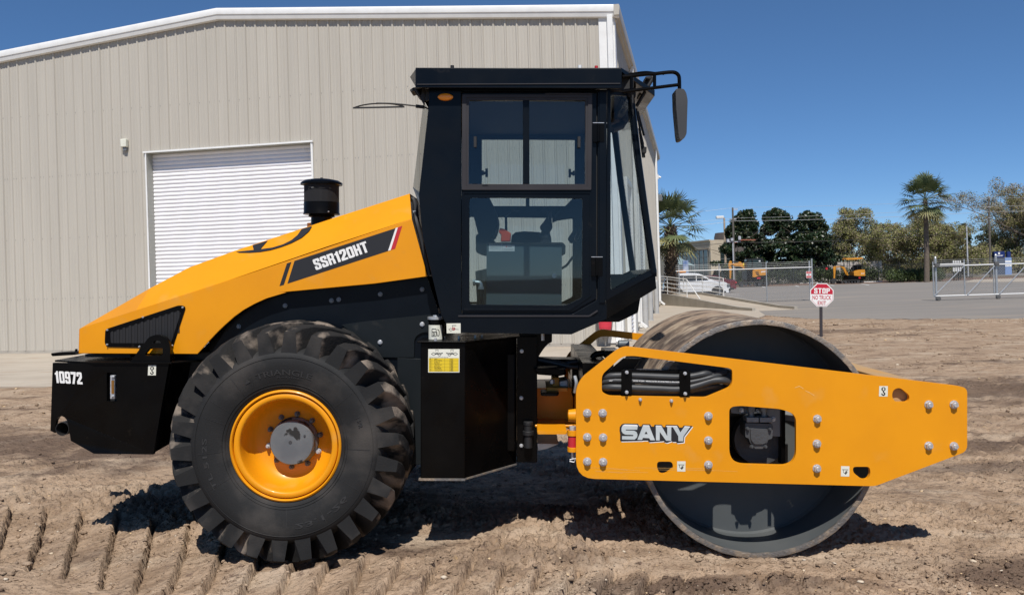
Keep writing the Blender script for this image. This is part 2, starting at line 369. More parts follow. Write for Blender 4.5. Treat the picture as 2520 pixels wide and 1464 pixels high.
def hgt(x,y):
    fade=np.clip(1-np.maximum(np.abs(x)-4.5,0)/4,0,1)*np.clip(1-np.maximum(y-9.5,0)/5,0,1)
    z=-.024*x*fade
    z=z+.045*(fbm(x*.7,y*.9,3)-.5)+.022*(fbm(x*3,y*4.2,11)-.5)
    wob=fbm(x*5,y*5,91,3)
    near=np.clip((24-y)/14,0,1)
    t_,_y=trackmask(x,y); calm=1-.65*np.clip(t_/.07,0,1)*np.clip((1.15-x)/.4,0,1)
    # crumbly cut soil: terraces + ridged crumbs, in patches
    pat=np.clip((fbm(x*.8+5,y*1.1,21,3)-.44)*7,0,1)
    crumb=np.abs(fbm(x*17,y*22,33,4)-.5)*2
    z=z+near*(.020+.050*pat)*(.5-crumb)
    z=z+calm*near*.017*(fbm(x*44,y*50,51,3)-.5)*(.6+pat)
    wx=x+.03*(fbm(x*12,y*12,81,2)-.5); wy=y+.03*(fbm(x*12,y*12,83,2)-.5)
    for sc_,am,sd_ in ((9,.050,5),(21,.034,6)):
        q1,q2,hh=worley(wx*sc_,wy*sc_*1.25,sd_); pp=np.clip((fbm(x*1.3+sd_,y*1.7,22+sd_,3)-.50)*9,0,1)*np.clip(pat+.35,0,1)
        z=z+calm*near*am*pp*(np.clip((q2-q1)*3.2,0,1)**.6*(.35+hh)-.5)
    q1,q2,hh=worley(x*3.1+.4*fbm(x*4,y*4,95,2),y*2.6,8); far_=np.clip((y-7.5)/2,0,1)*np.clip((fbm(x*.5,y*.6,97,3)-.46)*8,0,1)
    z=z+far_*.035*(np.clip((q2-q1)*2.5,0,1)**.7*(.3+hh)-.4)
    # smears left by the blade: long shallow steps along x
    sm=fbm(x*1.1,y*9,61,3)
    # cleat prints of the tracked machine
    t,ye=trackmask(x,y+ .10*(fbm(x*2,y*2,71,2)-.5))
    z=z+.016*near*np.floor(sm*7)/7*np.clip(-t/.1,.15,1); inb=np.clip(t/.07,0,1)*np.clip((1.25-t)/.12,0,1)*np.clip((1.15-x)/.4,0,1)
    s=x/np.maximum(y,1)/.0414+(.45+1.1*np.clip((x+2.4)/2.4,0,1))*np.maximum(t,0)**1.4+.07*(wob-.5)+40.3
    fr=s-np.floor(s); tone=np.where(fr<.9,fr/.9,(1-fr)/.1)
    crack=np.exp(-((fr-.96)/.04)**2)
    z=z+inb*(.058*tone**1.3-.035-.075*crack+.012*(wob-.5))
    # tyre and drum dents and the little banks beside them
    z=z-.030*np.exp(-(((x+1.47)/.33)**4))*((y>5.38)&(y<6.5))
    d=np.abs(y-5.42); z=z+.03*np.exp(-(d/.07)**2)*np.exp(-((x+1.45)/.7)**4)*(.3+wob)
    z=z-.012*np.exp(-(((x-1.62)/.35)**4))*((y>5.4)&(y<7.6))
    ins=inpoly(x,y,APRON)|inpoly(x,y,ASPH)
    far=np.clip((y-12)/4,0,1); z=z*(1-.45*far)
    z=np.where(ins,-.09,z)
    return z
xs=np.concatenate([-np.geomspace(30,4.3,190),np.arange(-4.25,4.25,.0135),np.geomspace(4.3,45,330)])
ys=np.concatenate([np.linspace(-12,4.6,26),np.arange(4.7,7.9,.0135),np.geomspace(7.92,34.5,330)])
GX,GY=np.meshgrid(xs,ys); GZ=hgt(GX,GY)
nx,ny=len(xs),len(ys); V=np.stack([GX.ravel(),GY.ravel(),GZ.ravel()],1)
I=np.arange(nx*ny).reshape(ny,nx); F=np.stack([I[:-1,:-1].ravel(),I[:-1,1:].ravel(),I[1:,1:].ravel(),I[1:,:-1].ravel()],1)
def dirt_mat():
    m=bpy.data.materials.new('churned_dirt'); m.use_nodes=True; t=m.node_tree; L=t.links.new
    b=t.nodes['Principled BSDF']; b.inputs['Roughness'].default_value=.95; b.inputs['Specular IOR Level'].default_value=.15
    tc=_n(t,'ShaderNodeTexCoord')
    def noise(sc_,det,st=(1,1,1),rough=.55):
        mp=_n(t,'ShaderNodeMapping'); mp.inputs['Scale'].default_value=st; L(tc.outputs['Object'],mp.inputs[0])
        n=_n(t,'ShaderNodeTexNoise'); n.inputs['Scale'].default_value=sc_; n.inputs['Detail'].default_value=det; n.inputs['Roughness'].default_value=rough
        L(mp.outputs[0],n.inputs['Vector']); return n
    def mr(n,lo,hi):
        r=_n(t,'ShaderNodeMapRange'); r.inputs[1].default_value=lo; r.inputs[2].default_value=hi; L(n.outputs[0],r.inputs[0]); return r.outputs[0]
    def mix(a,bc,f):
        x=_n(t,'ShaderNodeMix',data_type='RGBA')
        if isinstance(a,tuple): x.inputs['A'].default_value=(*a,1)
        else: L(a,x.inputs['A'])
        if isinstance(bc,tuple): x.inputs['B'].default_value=(*bc,1)
        else: L(bc,x.inputs['B'])
        L(f,x.inputs['Factor']); return x.outputs['Result']
    c=mix((.395,.288,.198),(.270,.188,.124),mr(noise(3.2,10,(1,1.6,1),.62),.42,.62))
    c=mix(c,(.125,.085,.060),mr(noise(.9,9,(.7,1.3,1),.66),.535,.66))
    c=mix(c,(.47,.37,.27),mr(noise(1.3,8,(.7,1.2,1)),.52,.70))
    c=mix(c,(.42,.28,.13),mr(noise(5.5,6),.70,.78))
    c=mix(c,(.55,.50,.41),mr(noise(38,3),.735,.76))
    c=mix(c,(.16,.11,.08),mr(noise(9,8,(1,1,1),.7),.58,.66))
    c=mix(c,(.12,.085,.06),mr(noise(26,5,(1,1,1),.7),.64,.70))
    # damp darker soil: real patches with ragged borders
    def patch(cx,cy,rx,ry,amt):
        mp=_n(t,'ShaderNodeMapping'); mp.inputs['Location'].default_value=(-cx/rx,-cy/ry,0); mp.inputs['Scale'].default_value=(1/rx,1/ry,0); L(tc.outputs['Object'],mp.inputs[0])
        ln=_n(t,'ShaderNodeVectorMath',operation='LENGTH'); L(mp.outputs[0],ln.inputs[0])
        nn=noise(2.6,9); ad=_n(t,'ShaderNodeMath',operation='MULTIPLY_ADD'); ad.inputs[1].default_value=2.6; L(nn.outputs[0],ad.inputs[0]); L(ln.outputs['Value'],ad.inputs[2])
        r=_n(t,'ShaderNodeMapRange'); r.inputs[1].default_value=2.45; r.inputs[2].default_value=1.85; r.inputs[3].default_value=0; r.inputs[4].default_value=amt; L(ad.outputs[0],r.inputs[0]); return r.outputs[0]
    for q in ((-4.0,9.8,3.0,1.7,.85),(7.2,12.4,1.9,1.3,.8),(4.4,9.0,1.5,.45,.85),(7.5,24.5,4.5,.9,.7),(1.0,5.05,.9,.16,.8),(3.0,5.15,.5,.3,.85),(-2.3,6.9,1.3,.5,.7),(4.6,8.0,1.2,.25,.6)):
        c=mix(c,(.118,.080,.058),patch(*q))
    L(c,b.inputs['Base Color'])
    n1=noise(55,8); n2=noise(14,8,(1,1.5,1)); 
    b1=_n(t,'ShaderNodeBump'); b1.inputs['Strength'].default_value=.7; b1.inputs['Distance'].default_value=.02; L(n1.outputs[0],b1.inputs['Height'])
    b2=_n(t,'ShaderNodeBump'); b2.inputs['Strength'].default_value=.8; b2.inputs['Distance'].default_value=.05; L(n2.outputs[0],b2.inputs['Height']); L(b1.outputs[0],b2.inputs['Normal'])
    L(b2.outputs[0],b.inputs['Normal']); return m
M['dirt']=dirt_mat()
dirt=meshnp('dirt_ground',V,F,M['dirt'],smooth=True); tag(dirt,'brown churned dirt lot with cleat prints under the roller',kind='structure')

def sheet(name,poly,z,m,label):
    mb=MB(); tri=tessellate_polygon([[Vector((p[0],p[1],0)) for p in poly]])
    mb.add([(p[0],p[1],z) for p in poly],[tuple(t) for t in tri]); 
    o=obj(name,mb,m,recalc=False)
    bm=bmesh.new(); bm.from_mesh(o.data)
    for f in bm.faces:
        if f.normal.z<0: f.normal_flip()
    bm.to_mesh(o.data); bm.free()
    return tag(o,label,kind='structure')
M['verge']=mat('verge_ground',(.16,.125,.08),.95,col2=(.10,.11,.05),vs=.25,bump=.3,bs=8,dust=(.26,.20,.13),dscale=.5)
sheet('ground',[(-1200,-600),(1200,-600),(1200,2200),(-1200,2200)],-.16,M['verge'],'flat open ground reaching the horizon')
def slab(name,poly,z0,z1,m,label):
    mb=MB(); n=len(poly); tri=tessellate_polygon([[Vector((p[0],p[1],0)) for p in poly]])
    mb.add([(p[0],p[1],z1) for p in poly]+[(p[0],p[1],z0) for p in poly],[tuple(t) for t in tri]+[(i,(i+1)%n,n+(i+1)%n,n+i) for i in range(n)])
    return tag(obj(name,mb,m),label,kind='structure')
slab('concrete_apron',APRON,-.16,.022,M['concrete'],'pale dusty concrete apron around the steel building')
slab('parking_lot',ASPH,-.17,.005,M['asphalt'],'grey asphalt yard and parking lot behind the dirt')
a=[gnd(*p)[:2] for p in [(2395,689),(2470,684.5),(2760,676),(2760,692),(2520,694.2),(2372,695.5)]]
slab('sidewalk',a,.006,.035,M['concrete'],'pale concrete sidewalk beyond the sliding gate')
a=[gnd(*p)[:2] for p in [(2325,672.5),(2800,662),(2800,671),(2325,679)]]
slab('road',a,-.15,-.10,M['asphalt'],'grey street beyond the verge')
M['bed']=mat('mulch_bed',(.13,.075,.05),.95,col2=(.20,.13,.09),vs=5,bump=.5,bs=20)
slab('planting_bed',[(13.5,90.6),(44.5,87.6),(46,90.4),(60,92),(60,102),(13.5,102)],-.15,.05,M['bed'],'strip of brown mulch under the black fence')
# painted bay lines (marks on the asphalt)
def stripe(mb,p,q,w,z):
    a=gnd(*p); b=gnd(*q); a=Vector((a.x,a.y,z)); b=Vector((b.x,b.y,z)); d=(b-a).normalized(); s=Vector((-d.y,d.x,0))*w/2
    mb.add([a-s,b-s,b+s,a+s],[(0,1,2,3)])
mb=MB()
for p,q in [(ZX(75,678),ZX(205,722)),(ZX(690,660),ZX(880,703)),(ZX(1400,662),ZX(1550,692)),(ZY(1110,1190),ZY(1210,1228)),
            (ZZ(1060,1050),ZZ(2309,1005)),(ZZ(1380,1092),ZZ(2309,1062)),(ZZ(1760,1135),ZZ(2309,1112)),
            (ZJ(950,660),ZJ(1190,677)),(ZJ(950,695),ZJ(1230,697)),(ZJ(950,720),ZJ(1260,720)),(ZJ(1140,757),ZJ(1290,765))]:
    stripe(mb,p,q,.13,.0105)
lines=obj('parking_lines',mb,M['paint'],recalc=False); tag(lines,'faded white painted bay lines on the asphalt',kind='structure')

# crumbs and clods of soil lying on the dirt
def clods():
    rng=np.random.default_rng(5); N=26000
    y=4.75+rng.uniform(0,1,N*6)**2.1*24; x=rng.uniform(-.66,.66,N*6)*y
    pat=fbm(x*.9+5,y*1.3,21,3)+.35*np.exp(-((x-1.1)/.8)**2-((y-5.05)/.16)**2)+.5*np.exp(-((x-2.9)/.35)**2-((y-5.15)/.22)**2)+.2*np.exp(-((x+2.2)/.7)**2-((y-6.4)/.5)**2)
    keep=rng.uniform(.40,.80,N*6)<pat; x=x[keep][:N]; y=y[keep][:N]; n=len(x)
    sc_=(.0035+.012*rng.power(.35,n)**2+ .015*(rng.uniform(0,1,n)>.988))*(1+np.maximum(y-7,0)*.10)
    t=(1+5**.5)/2; B=np.array([(-1,t,0),(1,t,0),(-1,-t,0),(1,-t,0),(0,-1,t),(0,1,t),(0,-1,-t),(0,1,-t),(t,0,-1),(t,0,1),(-t,0,-1),(-t,0,1)])/1.9
    FF=np.array([(0,11,5),(0,5,1),(0,1,7),(0,7,10),(0,10,11),(1,5,9),(5,11,4),(11,10,2),(10,7,6),(7,1,8),(3,9,4),(3,4,2),(3,2,6),(3,6,8),(3,8,9),(4,9,5),(2,4,11),(6,2,10),(8,6,7),(9,8,1)])
    P=B[None]*(1+rng.uniform(-.35,.35,(n,12,1)))*np.stack([rng.uniform(.8,1.7,n),rng.uniform(.8,1.4,n),rng.uniform(.4,.8,n)],1)[:,None,:]
    th=rng.uniform(0,6.28,n); c,s=np.cos(th)[:,None],np.sin(th)[:,None]
    X=P[:,:,0]*c-P[:,:,1]*s; Y=P[:,:,0]*s+P[:,:,1]*c; P=np.stack([X,Y,P[:,:,2]],2)*sc_[:,None,None]
    z=hgt(x,y)+sc_*.25
    P+=np.stack([x,y,z],1)[:,None,:]
    Fs=FF[None]+(np.arange(n)*12)[:,None,None]
    mi=np.repeat((rng.uniform(0,1,n)>.955).astype(int),20)
    o=meshnp('soil_clods',P.reshape(-1,3),Fs.reshape(-1,3),[M['dirt'],M['pebble']],midx=mi)
    tag(o,'loose clods and pebbles strewn over the dirt',kind='stuff')
M['pebble']=mat('pale_pebble',(.55,.48,.38),.85,col2=(.62,.42,.2),vs=3)
clods()

# ------------------------------------------------------------------ steel building
BRZ=-math.atan(.21); BO=Vector((2.73,21.46,0))
bld=empty('steel_warehouse',BO,BRZ,label='large beige ribbed steel warehouse with white roof trim behind the roller',cat='building')
Rb=Matrix.Rotation(-BRZ,3,'Z')
def FW(px,py,y=0.0):     # picture point -> building coordinates on the plane local y
    c=Rb@(Vector((0,0,CAMH))-BO); r=Rb@ray(px,py); t=(y-c.y)/r.y; return c+r*t
def SW(px,py,x=0.0):
    c=Rb@(Vector((0,0,CAMH))-BO); r=Rb@ray(px,py); t=(x-c.x)/r.x; return c+r*t
WL,RX,DL=21.72,-10.86,28.0
def rooftop(x): return 8.57+.0856*(WL/2-abs(x-RX))
PROF=[(0,0),(.020,-.034),(.050,-.034),(.070,0),(.13,0),(.137,-.008),(.158,-.008),(.165,0),(.222,0),(.229,-.008),(.250,-.008),(.257,0)]
def ribwall(length, top, door, sgn=1):
    """columns along +s; returns list of (s, y)"""
    pts=[]
    k=0; rj=random.Random(17)
    while k*.305<length:
        g=rj.uniform(.8,1.15); sh=rj.uniform(-.006,.006)
        for dx,dy in PROF:
            if k*.305+dx<length: pts.append((k*.305+dx+(sh if 0<dx<.2 else 0),dy*g))
        if k%3==0: pts.append((k*.305+.074,-.004)); pts.append((k*.305+.078,0))
        k+=1
    pts.append((length,0))
    for e in door[:2] if door else []:
        if e is not None: pts.append((e,np.interp(e,[p[0] for p in pts],[p[1] for p in pts])))
    return sorted(pts)
d0,d1=FW(362,373),FW(766,352); dz=(d0.z+d1.z)/2-.02
dxl,dxr=d0.x,d1.x
mb=MB(); pts=[(-WL+s,y) for s,y in ribwall(WL,None,(dxl+WL,dxr+WL))]
for (xa,ya),(xb,yb) in zip(pts[:-1],pts[1:]):
    if xb-xa<1e-5: continue
    z0=dz if (xa>=dxl-1e-4 and xb<=dxr+1e-4) else .10
    za,zb=rooftop(xa)-.2,rooftop(xb)-.2
    mb.add([(xa,ya,z0),(xb,yb,z0),(xb,yb,zb),(xa,ya,za)],[(0,1,2,3)])
# fixing screws
for zc in [1.6,3.35,5.15,6.95]:
    k=0
    while k*.305<WL:
        for ox in (.10,.19):
            if ox==.19 and zc not in(5.15,1.6): continue
            x=-WL+k*.305+ox
            if not(dxl-.1<x<dxr+.1 and zc<dz+.1): mb.add([(x-.008,-.009,zc-.008),(x+.008,-.009,zc-.008),(x+.008,-.009,zc+.008),(x-.008,-.009,zc+.008)],[(0,1,2,3)],1)
        k+=1
# side wall
spts=ribwall(DL,None,None)
for (sa_,ya),(sb,yb) in zip(spts[:-1],spts[1:]):
    mb.add([(-ya,sa_,.10),(-yb,sb,.10),(-yb,sb,8.35),(-ya,sa_,8.35)],[(0,1,2,3)])
mb.add([(-WL,0,.1),(-WL,DL,.1),(-WL,DL,8.4),(-WL,0,8.4)],[(0,1,2,3)])
mb.add([(-WL,DL,.1),(0,DL,.1),(0,DL,8.4),(RX,DL,9.3),(-WL,DL,8.4)],[(0,1,2,3,4)])
obj('wall',mb,[M['wall'],M['grey']],bld,ang=25,recalc=False)
mb=MB()
for xa,xb in ((-WL-.1,RX),(RX,.10)):
    za,zb=rooftop(xa)-.06,rooftop(xb)-.06
    mb.hexa([(xa,-.02,za-.04),(xb,-.02,zb-.04),(xb,DL+.1,zb-.04),(xa,DL+.1,za-.04),(xa,-.02,za),(xb,-.02,zb),(xb,DL+.1,zb),(xa,DL+.1,za)])
obj('roof',mb,M['trim'],bld)
# rake trim: face + lower return, two slopes
mb=MB()
prof=[(-.05,0),(-.17,-.02),(-.19,-.07),(-.17,-.19),(-.155,-.20),(-.12,-.31),(-.04,-.33),(-.0,-.30),(0,-.02)]
for xa,xb in ((-WL-.1,RX),(RX,.16)):
    za,zb=rooftop(xa)+.0,rooftop(xb)+.0
    if xb>0: zb=8.57-.0856*.16
    n=len(prof); vs_=[(xa,a,za+b) for a,b in prof]+[(xb,a,zb+b) for a,b in prof]
    mb.add(vs_,[(i,(i+1)%n,n+(i+1)%n,n+i) for i in range(n)]+[tuple(range(n)),tuple(range(n,2*n))])
obj('rake_trim',mb,M['trim'],bld)
mb=MB(); prof=[(.04,0),(.17,0),(.19,-.05),(.17,-.26),(.04,-.26)]
n=len(prof); vs_=[(a,-.19,8.54+b) for a,b in prof]+[(a,DL+.1,8.54+b) for a,b in prof]
mb.add(vs_,[(i,(i+1)%n,n+(i+1)%n,n+i) for i in range(n)]+[tuple(range(n)),tuple(range(n,2*n))])
mb.box(.0,.10,0,DL,8.2,8.3)
obj('eave_gutter',mb,M['wall'],bld)
mb=MB(); mb.box(-.36,.045,-.05,-.037,.1,8.3); mb.box(.037,.05,-.05,.25,.1,8.3)
obj('corner_trim',mb,M['trim'],bld)
mb=MB(); mb.box(-.14,.0,-.16,-.052,.25,8.3); mb.beam((-.07,-.10,.3),(-.07,-.32,.12),.13,.10)
obj('downspout',mb,M['trim'],bld,bevel=.01)
# door opening
r=.26
mb=MB(); 
mb.hexa([(dxl,-.01,.05),(dxl+.004,-.01,.05),(dxl+.004,r,.05),(dxl,r,.05),(dxl,-.01,dz),(dxl+.004,-.01,dz),(dxl+.004,r,dz),(dxl,r,dz)])
mb.box(dxr-.004,dxr,-.01,r,.05,dz); mb.box(dxl,dxr,-.01,r,dz,dz+.004)
obj('door_jamb',mb,M['jamb'],bld)
mb=MB(); mb.box(dxl-.05,dxl-.001,-.045,-.036,.1,dz+.02); mb.box(dxl-.02,dxl,-.06,-.046,.1,dz); mb.box(dxr+.001,dxr+.055,-.045,-.036,.1,dz+.02); mb.box(dxr+.001,dxr+.02,-.055,-.046,.1,dz)
mb.box(dxl-.09,dxr+.07,-.075,-.03,dz+.0,dz+.045)
obj('door_trim',mb,M['trim'],bld)
mb=MB(); pz=[]; z=.05; k=0
sl=[(0,0.012),(.010,.0),(.030,-.012),(.055,-.017),(.080,-.012),(.098,0),(.104,.012)]
while z<dz+.1:
    for a,b in sl: pz.append((z+a,b))
    z+=.112
vs_=[(dxl+.006,r-.01+b,a) for a,b in pz]+[(dxr-.006,r-.01+b,a) for a,b in pz]; n=len(pz)
mb.add(vs_,[(i,i+n,i+1+n,i+1) for i in range(n-1)])
obj('roller_door',mb,M['door'],bld,ang=80,recalc=False)
# wall light at the left
c=FW(*ZR(370,430)); mb=MB(); mb.box(c.x-.09,c.x+.09,-.14,-.01,c.z-.12,c.z+.11)
l1=obj('wall_light',mb,M['cream'],bld,bevel=.02)
mb=MB(); mb.box(c.x-.04,c.x+.07,-.10,-.036,c.z-.22,c.z-.12,)
obj('light_bracket',mb,M['grey'],l1)
# right side wall: downspouts, two roll up doors, lights, canopy posts
for px,w in ((1559,.16),(1615.5,.16)):
    c=SW(px,600); mb=MB(); mb.box(.05,.16,c.y-w/2,c.y+w/2,.3,8.3); mb.beam((.1,c.y,.32),(.34,c.y,.13),.11,.1)
    obj('downspout',mb,M['trim'],bld,bevel=.01)
for py0,py1 in ((1537,1548),(1566,1577)):
    ya=SW(py0,600).y; yb=SW(py1,600).y; fr=MB(); zt=4.3
    fr.box(.02,.13,ya-.12,ya,.05,zt); fr.box(.02,.13,yb,yb+.12,.05,zt); fr.box(.02,.13,ya-.12,yb+.12,zt,zt+.14)
    f=obj('side_door_frame',fr,M['trim'],bld)
    mb=MB(); z=.05; pz=[]
    while z<zt:
        for a_,b_ in sl: pz.append((z+a_,b_))
        z+=.112
    n=len(pz); mb.add([(.055-b_,ya,a_) for a_,b_ in pz]+[(.055-b_,yb,a_) for a_,b_ in pz],[(i,i+n,i+1+n,i+1) for i in range(n-1)])
    obj('side_roller_door',mb,M['door'],f,ang=80)
c=SW(*ZD(1372,738)); mb=MB(); mb.box(.0,.35,c.y-.25,c.y+.25,c.z-.16,c.z+.16); mb.box(.03,.06,c.y-.04,c.y+.04,c.z-1.2,c.z-.16)
obj('wall_light',mb,M['grey'],bld,bevel=.02)
c=SW(*ZD(1368,632)); mb=MB(); mb.box(.0,.2,c.y-.1,c.y+.1,c.z-.12,c.z+.12); mb.cyl((.2,c.y,c.z),(.32,c.y,c.z-.05),.06,.05)
obj('security_camera',mb,M['trim'],bld)
mb=MB(); mb.box(-WL-.05,.05,-.02,DL,-.1,.11)
obj('foundation',mb,M['kerb'],bld)

# grey bollards along the side wall
M['bollard']=mat('bollard_paint',(.42,.42,.41),.5,col2=(.37,.37,.36),vs=3,dust=(.35,.28,.2),dlo=.6,dhi=.85)
def bollard(px,py,first=[None]):
    p=gnd(px,py,.02); r=.105
    if first[0] is None:
        mb=MB(); mb.lathe([(r,0),(r,1.40),(r*.92,1.44),(r*.6,1.475),(0.001,1.49)],(0,0,0),'z',20); mb.lathe([(r+.03,0),(r+.03,.012),(r,.02)],(0,0,0),'z',20)
        o=obj('bollard',mb,M['bollard']); first[0]=o
    else: o=first[0].copy(); sc.collection.objects.link(o)
    o.location=p; return o
for i,(px,py,t) in enumerate([(1562.5,824,'nearest and widest grey bollard beside the warehouse, just under the cab floor'),(1588.5,806,'second grey bollard from the front along the warehouse side'),
                 (1601,788.7,'third grey bollard from the front along the warehouse side'),(1616,771.6,'farthest grey bollard, at the white downspout foot')]):
    tag(bollard(px,py),t,'bollard','bollards along the warehouse side')
# red labelled funnel bag hanging on the corner of the wall
M['bagred']=mat('red_bag_label',(.60,.035,.06),.6,bump=.3,bs=30); M['baggrey']=mat('grey_bag_cloth',(.20,.19,.175),.8,bump=.4,bs=20)
c=FW(*ZN(1560,230),-.25); s=1/2100*22
bag=empty('hanging_bag',BO+Matrix.Rotation(BRZ,3,'Z')@Vector((c.x,-.25,0)),BRZ,label='grey funnel bag with red lettered label hanging at the warehouse corner',cat='bag')

pb=[(.21,.95),(.20,.66),(.185,.50),(.155,.38),(.10,.28),(.045,.19),(.018,.12),(.016,.05)]
mb=MB(); mb.lathe(pb,(0,0,0),'z',24)
b1=obj('bag_body',mb,M['baggrey'],bag)
mb=MB(); RR=lambda h: np.interp(h,[.38,.50,.66,.95],[.158,.188,.203,.213])
for i in range(10):
    t0,t1=-2.35+i*.19,-2.35+(i+1)*.19
    for h0,h1 in ((.93,.70),(.70,.52),(.52,.44-.004*i+.02*(i%5==0))):
        mb.add([(RR(h0)*math.cos(t0),RR(h0)*math.sin(t0),h0),(RR(h0)*math.cos(t1),RR(h0)*math.sin(t1),h0),(RR(h1)*math.cos(t1),RR(h1)*math.sin(t1),h1),(RR(h1)*math.cos(t0),RR(h1)*math.sin(t0),h1)],[(0,1,2,3)])
obj('label',mb,M['bagred'],b1)
M['scuff']=mat('scuffed_yellow',(.74,.42,.12),.6)
M['bracket']=mat('light_grey_bracket',(.30,.31,.31),.5)
# ------------------------------------------------------------------ road roller
PSI=.019; D_R=5.5
roller=bpy.data.objects.new('road_roller',None); sc.collection.objects.link(roller); roller.empty_display_size=.3
cp_,sp_=math.cos(PSI),math.sin(PSI)
right=Vector((ca,0,-sa)); up=Vector((sa,0,ca)); fwd=Vector((0,1,0))
xL=right*cp_-fwd*sp_; yL=right*sp_+fwd*cp_; zL=up
oL=Vector((0,0,CAMH))+fwd*D_R-up*1.85
roller.matrix_world=Matrix(((xL.x,yL.x,zL.x,oL.x),(xL.y,yL.y,zL.y,oL.y),(xL.z,yL.z,zL.z,oL.z),(0,0,0,1)))
tag(roller,'yellow and black single drum road roller with enclosed cab','road roller')
_c=Vector((D_R*sp_,-D_R*cp_,1.85))
def RP(p,y):        # picture point -> roller coordinates on the plane y
    X,Z=(p[0]-CX)/FPX,(CY-p[1])/FPX
    d=Vector((X*cp_-sp_,X*sp_+cp_,Z)); t=(y-_c.y)/d.y
    return _c+d*t
def P2(pts,y,z=None):
    out=[]
    for p in pts:
        q=RP(z(*p) if z else p,y); out.append((q.x,q.z))
    return out
def part(name,mb,m,par=None,bevel=0,**k): return obj(name,mb,m,par or roller,bevel,**k)
T=.03
# ---- side plate of the drum frame
outer=P2([(220,510),(228,470),(250,445),(440,295),(462,284),(490,282)],0,ZF)[::1]
outer=P2([ZF(220,500),ZF(250,445),ZF(440,295),ZF(480,281),ZG(0,350),ZG(1150,487),ZG(1203,500),ZG(1203,830),ZG(720,1013),ZF(220,972)],0)
outer=rp(outer,[.05,.06,.05,.10,0,.05,.05,.04,.03,.12])
cutA=rp(P2([(355,430),(462,334),(520,331),(1020,395),(1038,405),(1038,490),(900,548),(390,540),(355,520)],0,ZF),[.03,.08,.05,.04,.03,.04,.02,.03,.02])
cutB=rp(P2([ZF(1022,660),ZF(1022,600),ZF(1075,592),ZG(235,610),ZG(307,640),ZG(307,905),ZF(1022,895)],0),[.03,.05,.05,.06,.07,.10,.10],8)
cutC=rp(P2([(645,884),(722,884),(731,915),(690,948),(660,948),(643,915)],0,ZF),.022)
cutD=rp(P2([(605,911),(693,911),(697,950),(680,978),(650,976),(605,940)],0,ZG),.022)
cutE=rp(P2([(815,508),(850,496),(903,540),(895,572),(825,572),(808,545)],0,ZG),.025)
mb=MB(); mb.prism(outer,0,T,[cutA,cutB,cutC,cutD,cutE])
plate=part('side_plate',mb,M['yellow'],bevel=.004)
# bolts
def bolt_mesh(r,h,n=6):
    mb=MB(); mb.cyl((0,0,0),(0,-.005,0),r*1.12,n=20); mb.cyl((0,-.005,0),(0,-.005-h,0),r*.98,r*.9,n=6); mb.cyl((0,-.005-h,0),(0,-.012-h,0),r*.62,r*.5,n=14); return mb
bolt0=None
def put_bolt(p,y,par,r=.024,h=.020,m=None,name='bolt'):
    global bolt0
    key=(round(r,4),m or 'steel')
    if key not in _bolts:
        o=obj(name,bolt_mesh(r,h),M[m or 'steel'],None); _bolts[key]=o; first=o
    else: first=_bolts[key].copy(); sc.collection.objects.link(first)
    q=RP(p,y); first.location=q; first.rotation_euler=(0,random.random()*1.0,0); first.parent=par; return first
_bolts={}; random.seed(4)
for p in [(1445,1016),(1483,1016),(1445,1075),(1484,1076),(1445,1135),(1484,1136),(1743,1023),(1743,1083),(1743,1143),(2011,1030),(2010,1091),(2010,1152),(2285,995),(2347,995),(2285,1096),(2347,1097)]:
    put_bolt(p,0,plate)
for p in [(1575.5,983),(1652,986)]: put_bolt(p,0,plate,.010,.012)
# lettering on the side plate
def polyface(mb,pts,y,mi=0):
    tri=tessellate_polygon([[Vector((p[0],p[1],0)) for p in pts]]); mb.add([(p[0],y,p[1]) for p in pts],[tuple(t) for t in tri],mi)
def polyface_h(mb,loops,y,mi=0):
    tri=tessellate_polygon([[Vector((p[0],p[1],0)) for p in l] for l in loops]); fl=[p for l in loops for p in l]; mb.add([(p[0],y,p[1]) for p in fl],[tuple(t) for t in tri],mi)
S_=[(290,140),(670,150),(690,180),(672,305),(330,300),(315,318),(330,330),(600,335),(665,395),(685,460),(665,550),(590,610),(205,605),(160,560),(170,455),(290,458),(545,465),(560,480),(545,490),(300,455),(240,420),(190,350),(185,270),(215,180)]
S_=[(290,138),(668,148),(695,185),(672,305),(330,298),(312,312),(330,325),(580,332),(655,375),(685,455),(668,545),(590,612),(205,605),(205,500),(540,503),(562,480),(540,463),(310,455),(235,420),(188,345),(188,250),(225,170)]
A_=[(860,160),(1040,165),(1225,630),(1085,630),(1045,565),(850,555),(825,620),(680,615)]; A_h=[(950,350),(1000,440),(900,440)]
N_=[(1250,170),(1415,175),(1605,500),(1605,200),(1730,200),(1725,645),(1570,645),(1372,370),(1370,635),(1255,632)]
Y_=[(1760,195),(1915,200),(2010,385),(2145,190),(2320,205),(2108,510),(2100,660),(1950,658),(1945,500)]
out_=[(290,110),(700,120),(735,195),(800,198),(850,130),(1075,135),(1115,205),(1190,208),(1215,145),(1430,150),(1480,220),(1540,225),(1560,152),(1930,160),(1985,235),(2065,238),(2120,170),(2390,190),(2135,520),(2120,695),(1900,720),(1880,680),(1760,680),(1750,655),(1600,710),(1510,690),(1510,655),(1400,665),(1050,690),(1010,655),(1010,640),(860,640),(830,650),(170,665),(145,620),(148,440),(128,330),(135,220),(200,135)]
logo=MB()
sh=[(x+22,y+28) for x,y in out_]
polyface(logo,P2(sh,0,Z3),-.0012,1)
polyface(logo,P2(out_,0,Z3),-.0022,0)
for L_ in (S_,N_,Y_): polyface(logo,P2(L_,0,Z3),-.0034,2)
polyface_h(logo,[P2(A_,0,Z3),P2(A_h,0,Z3)],-.0034,2)
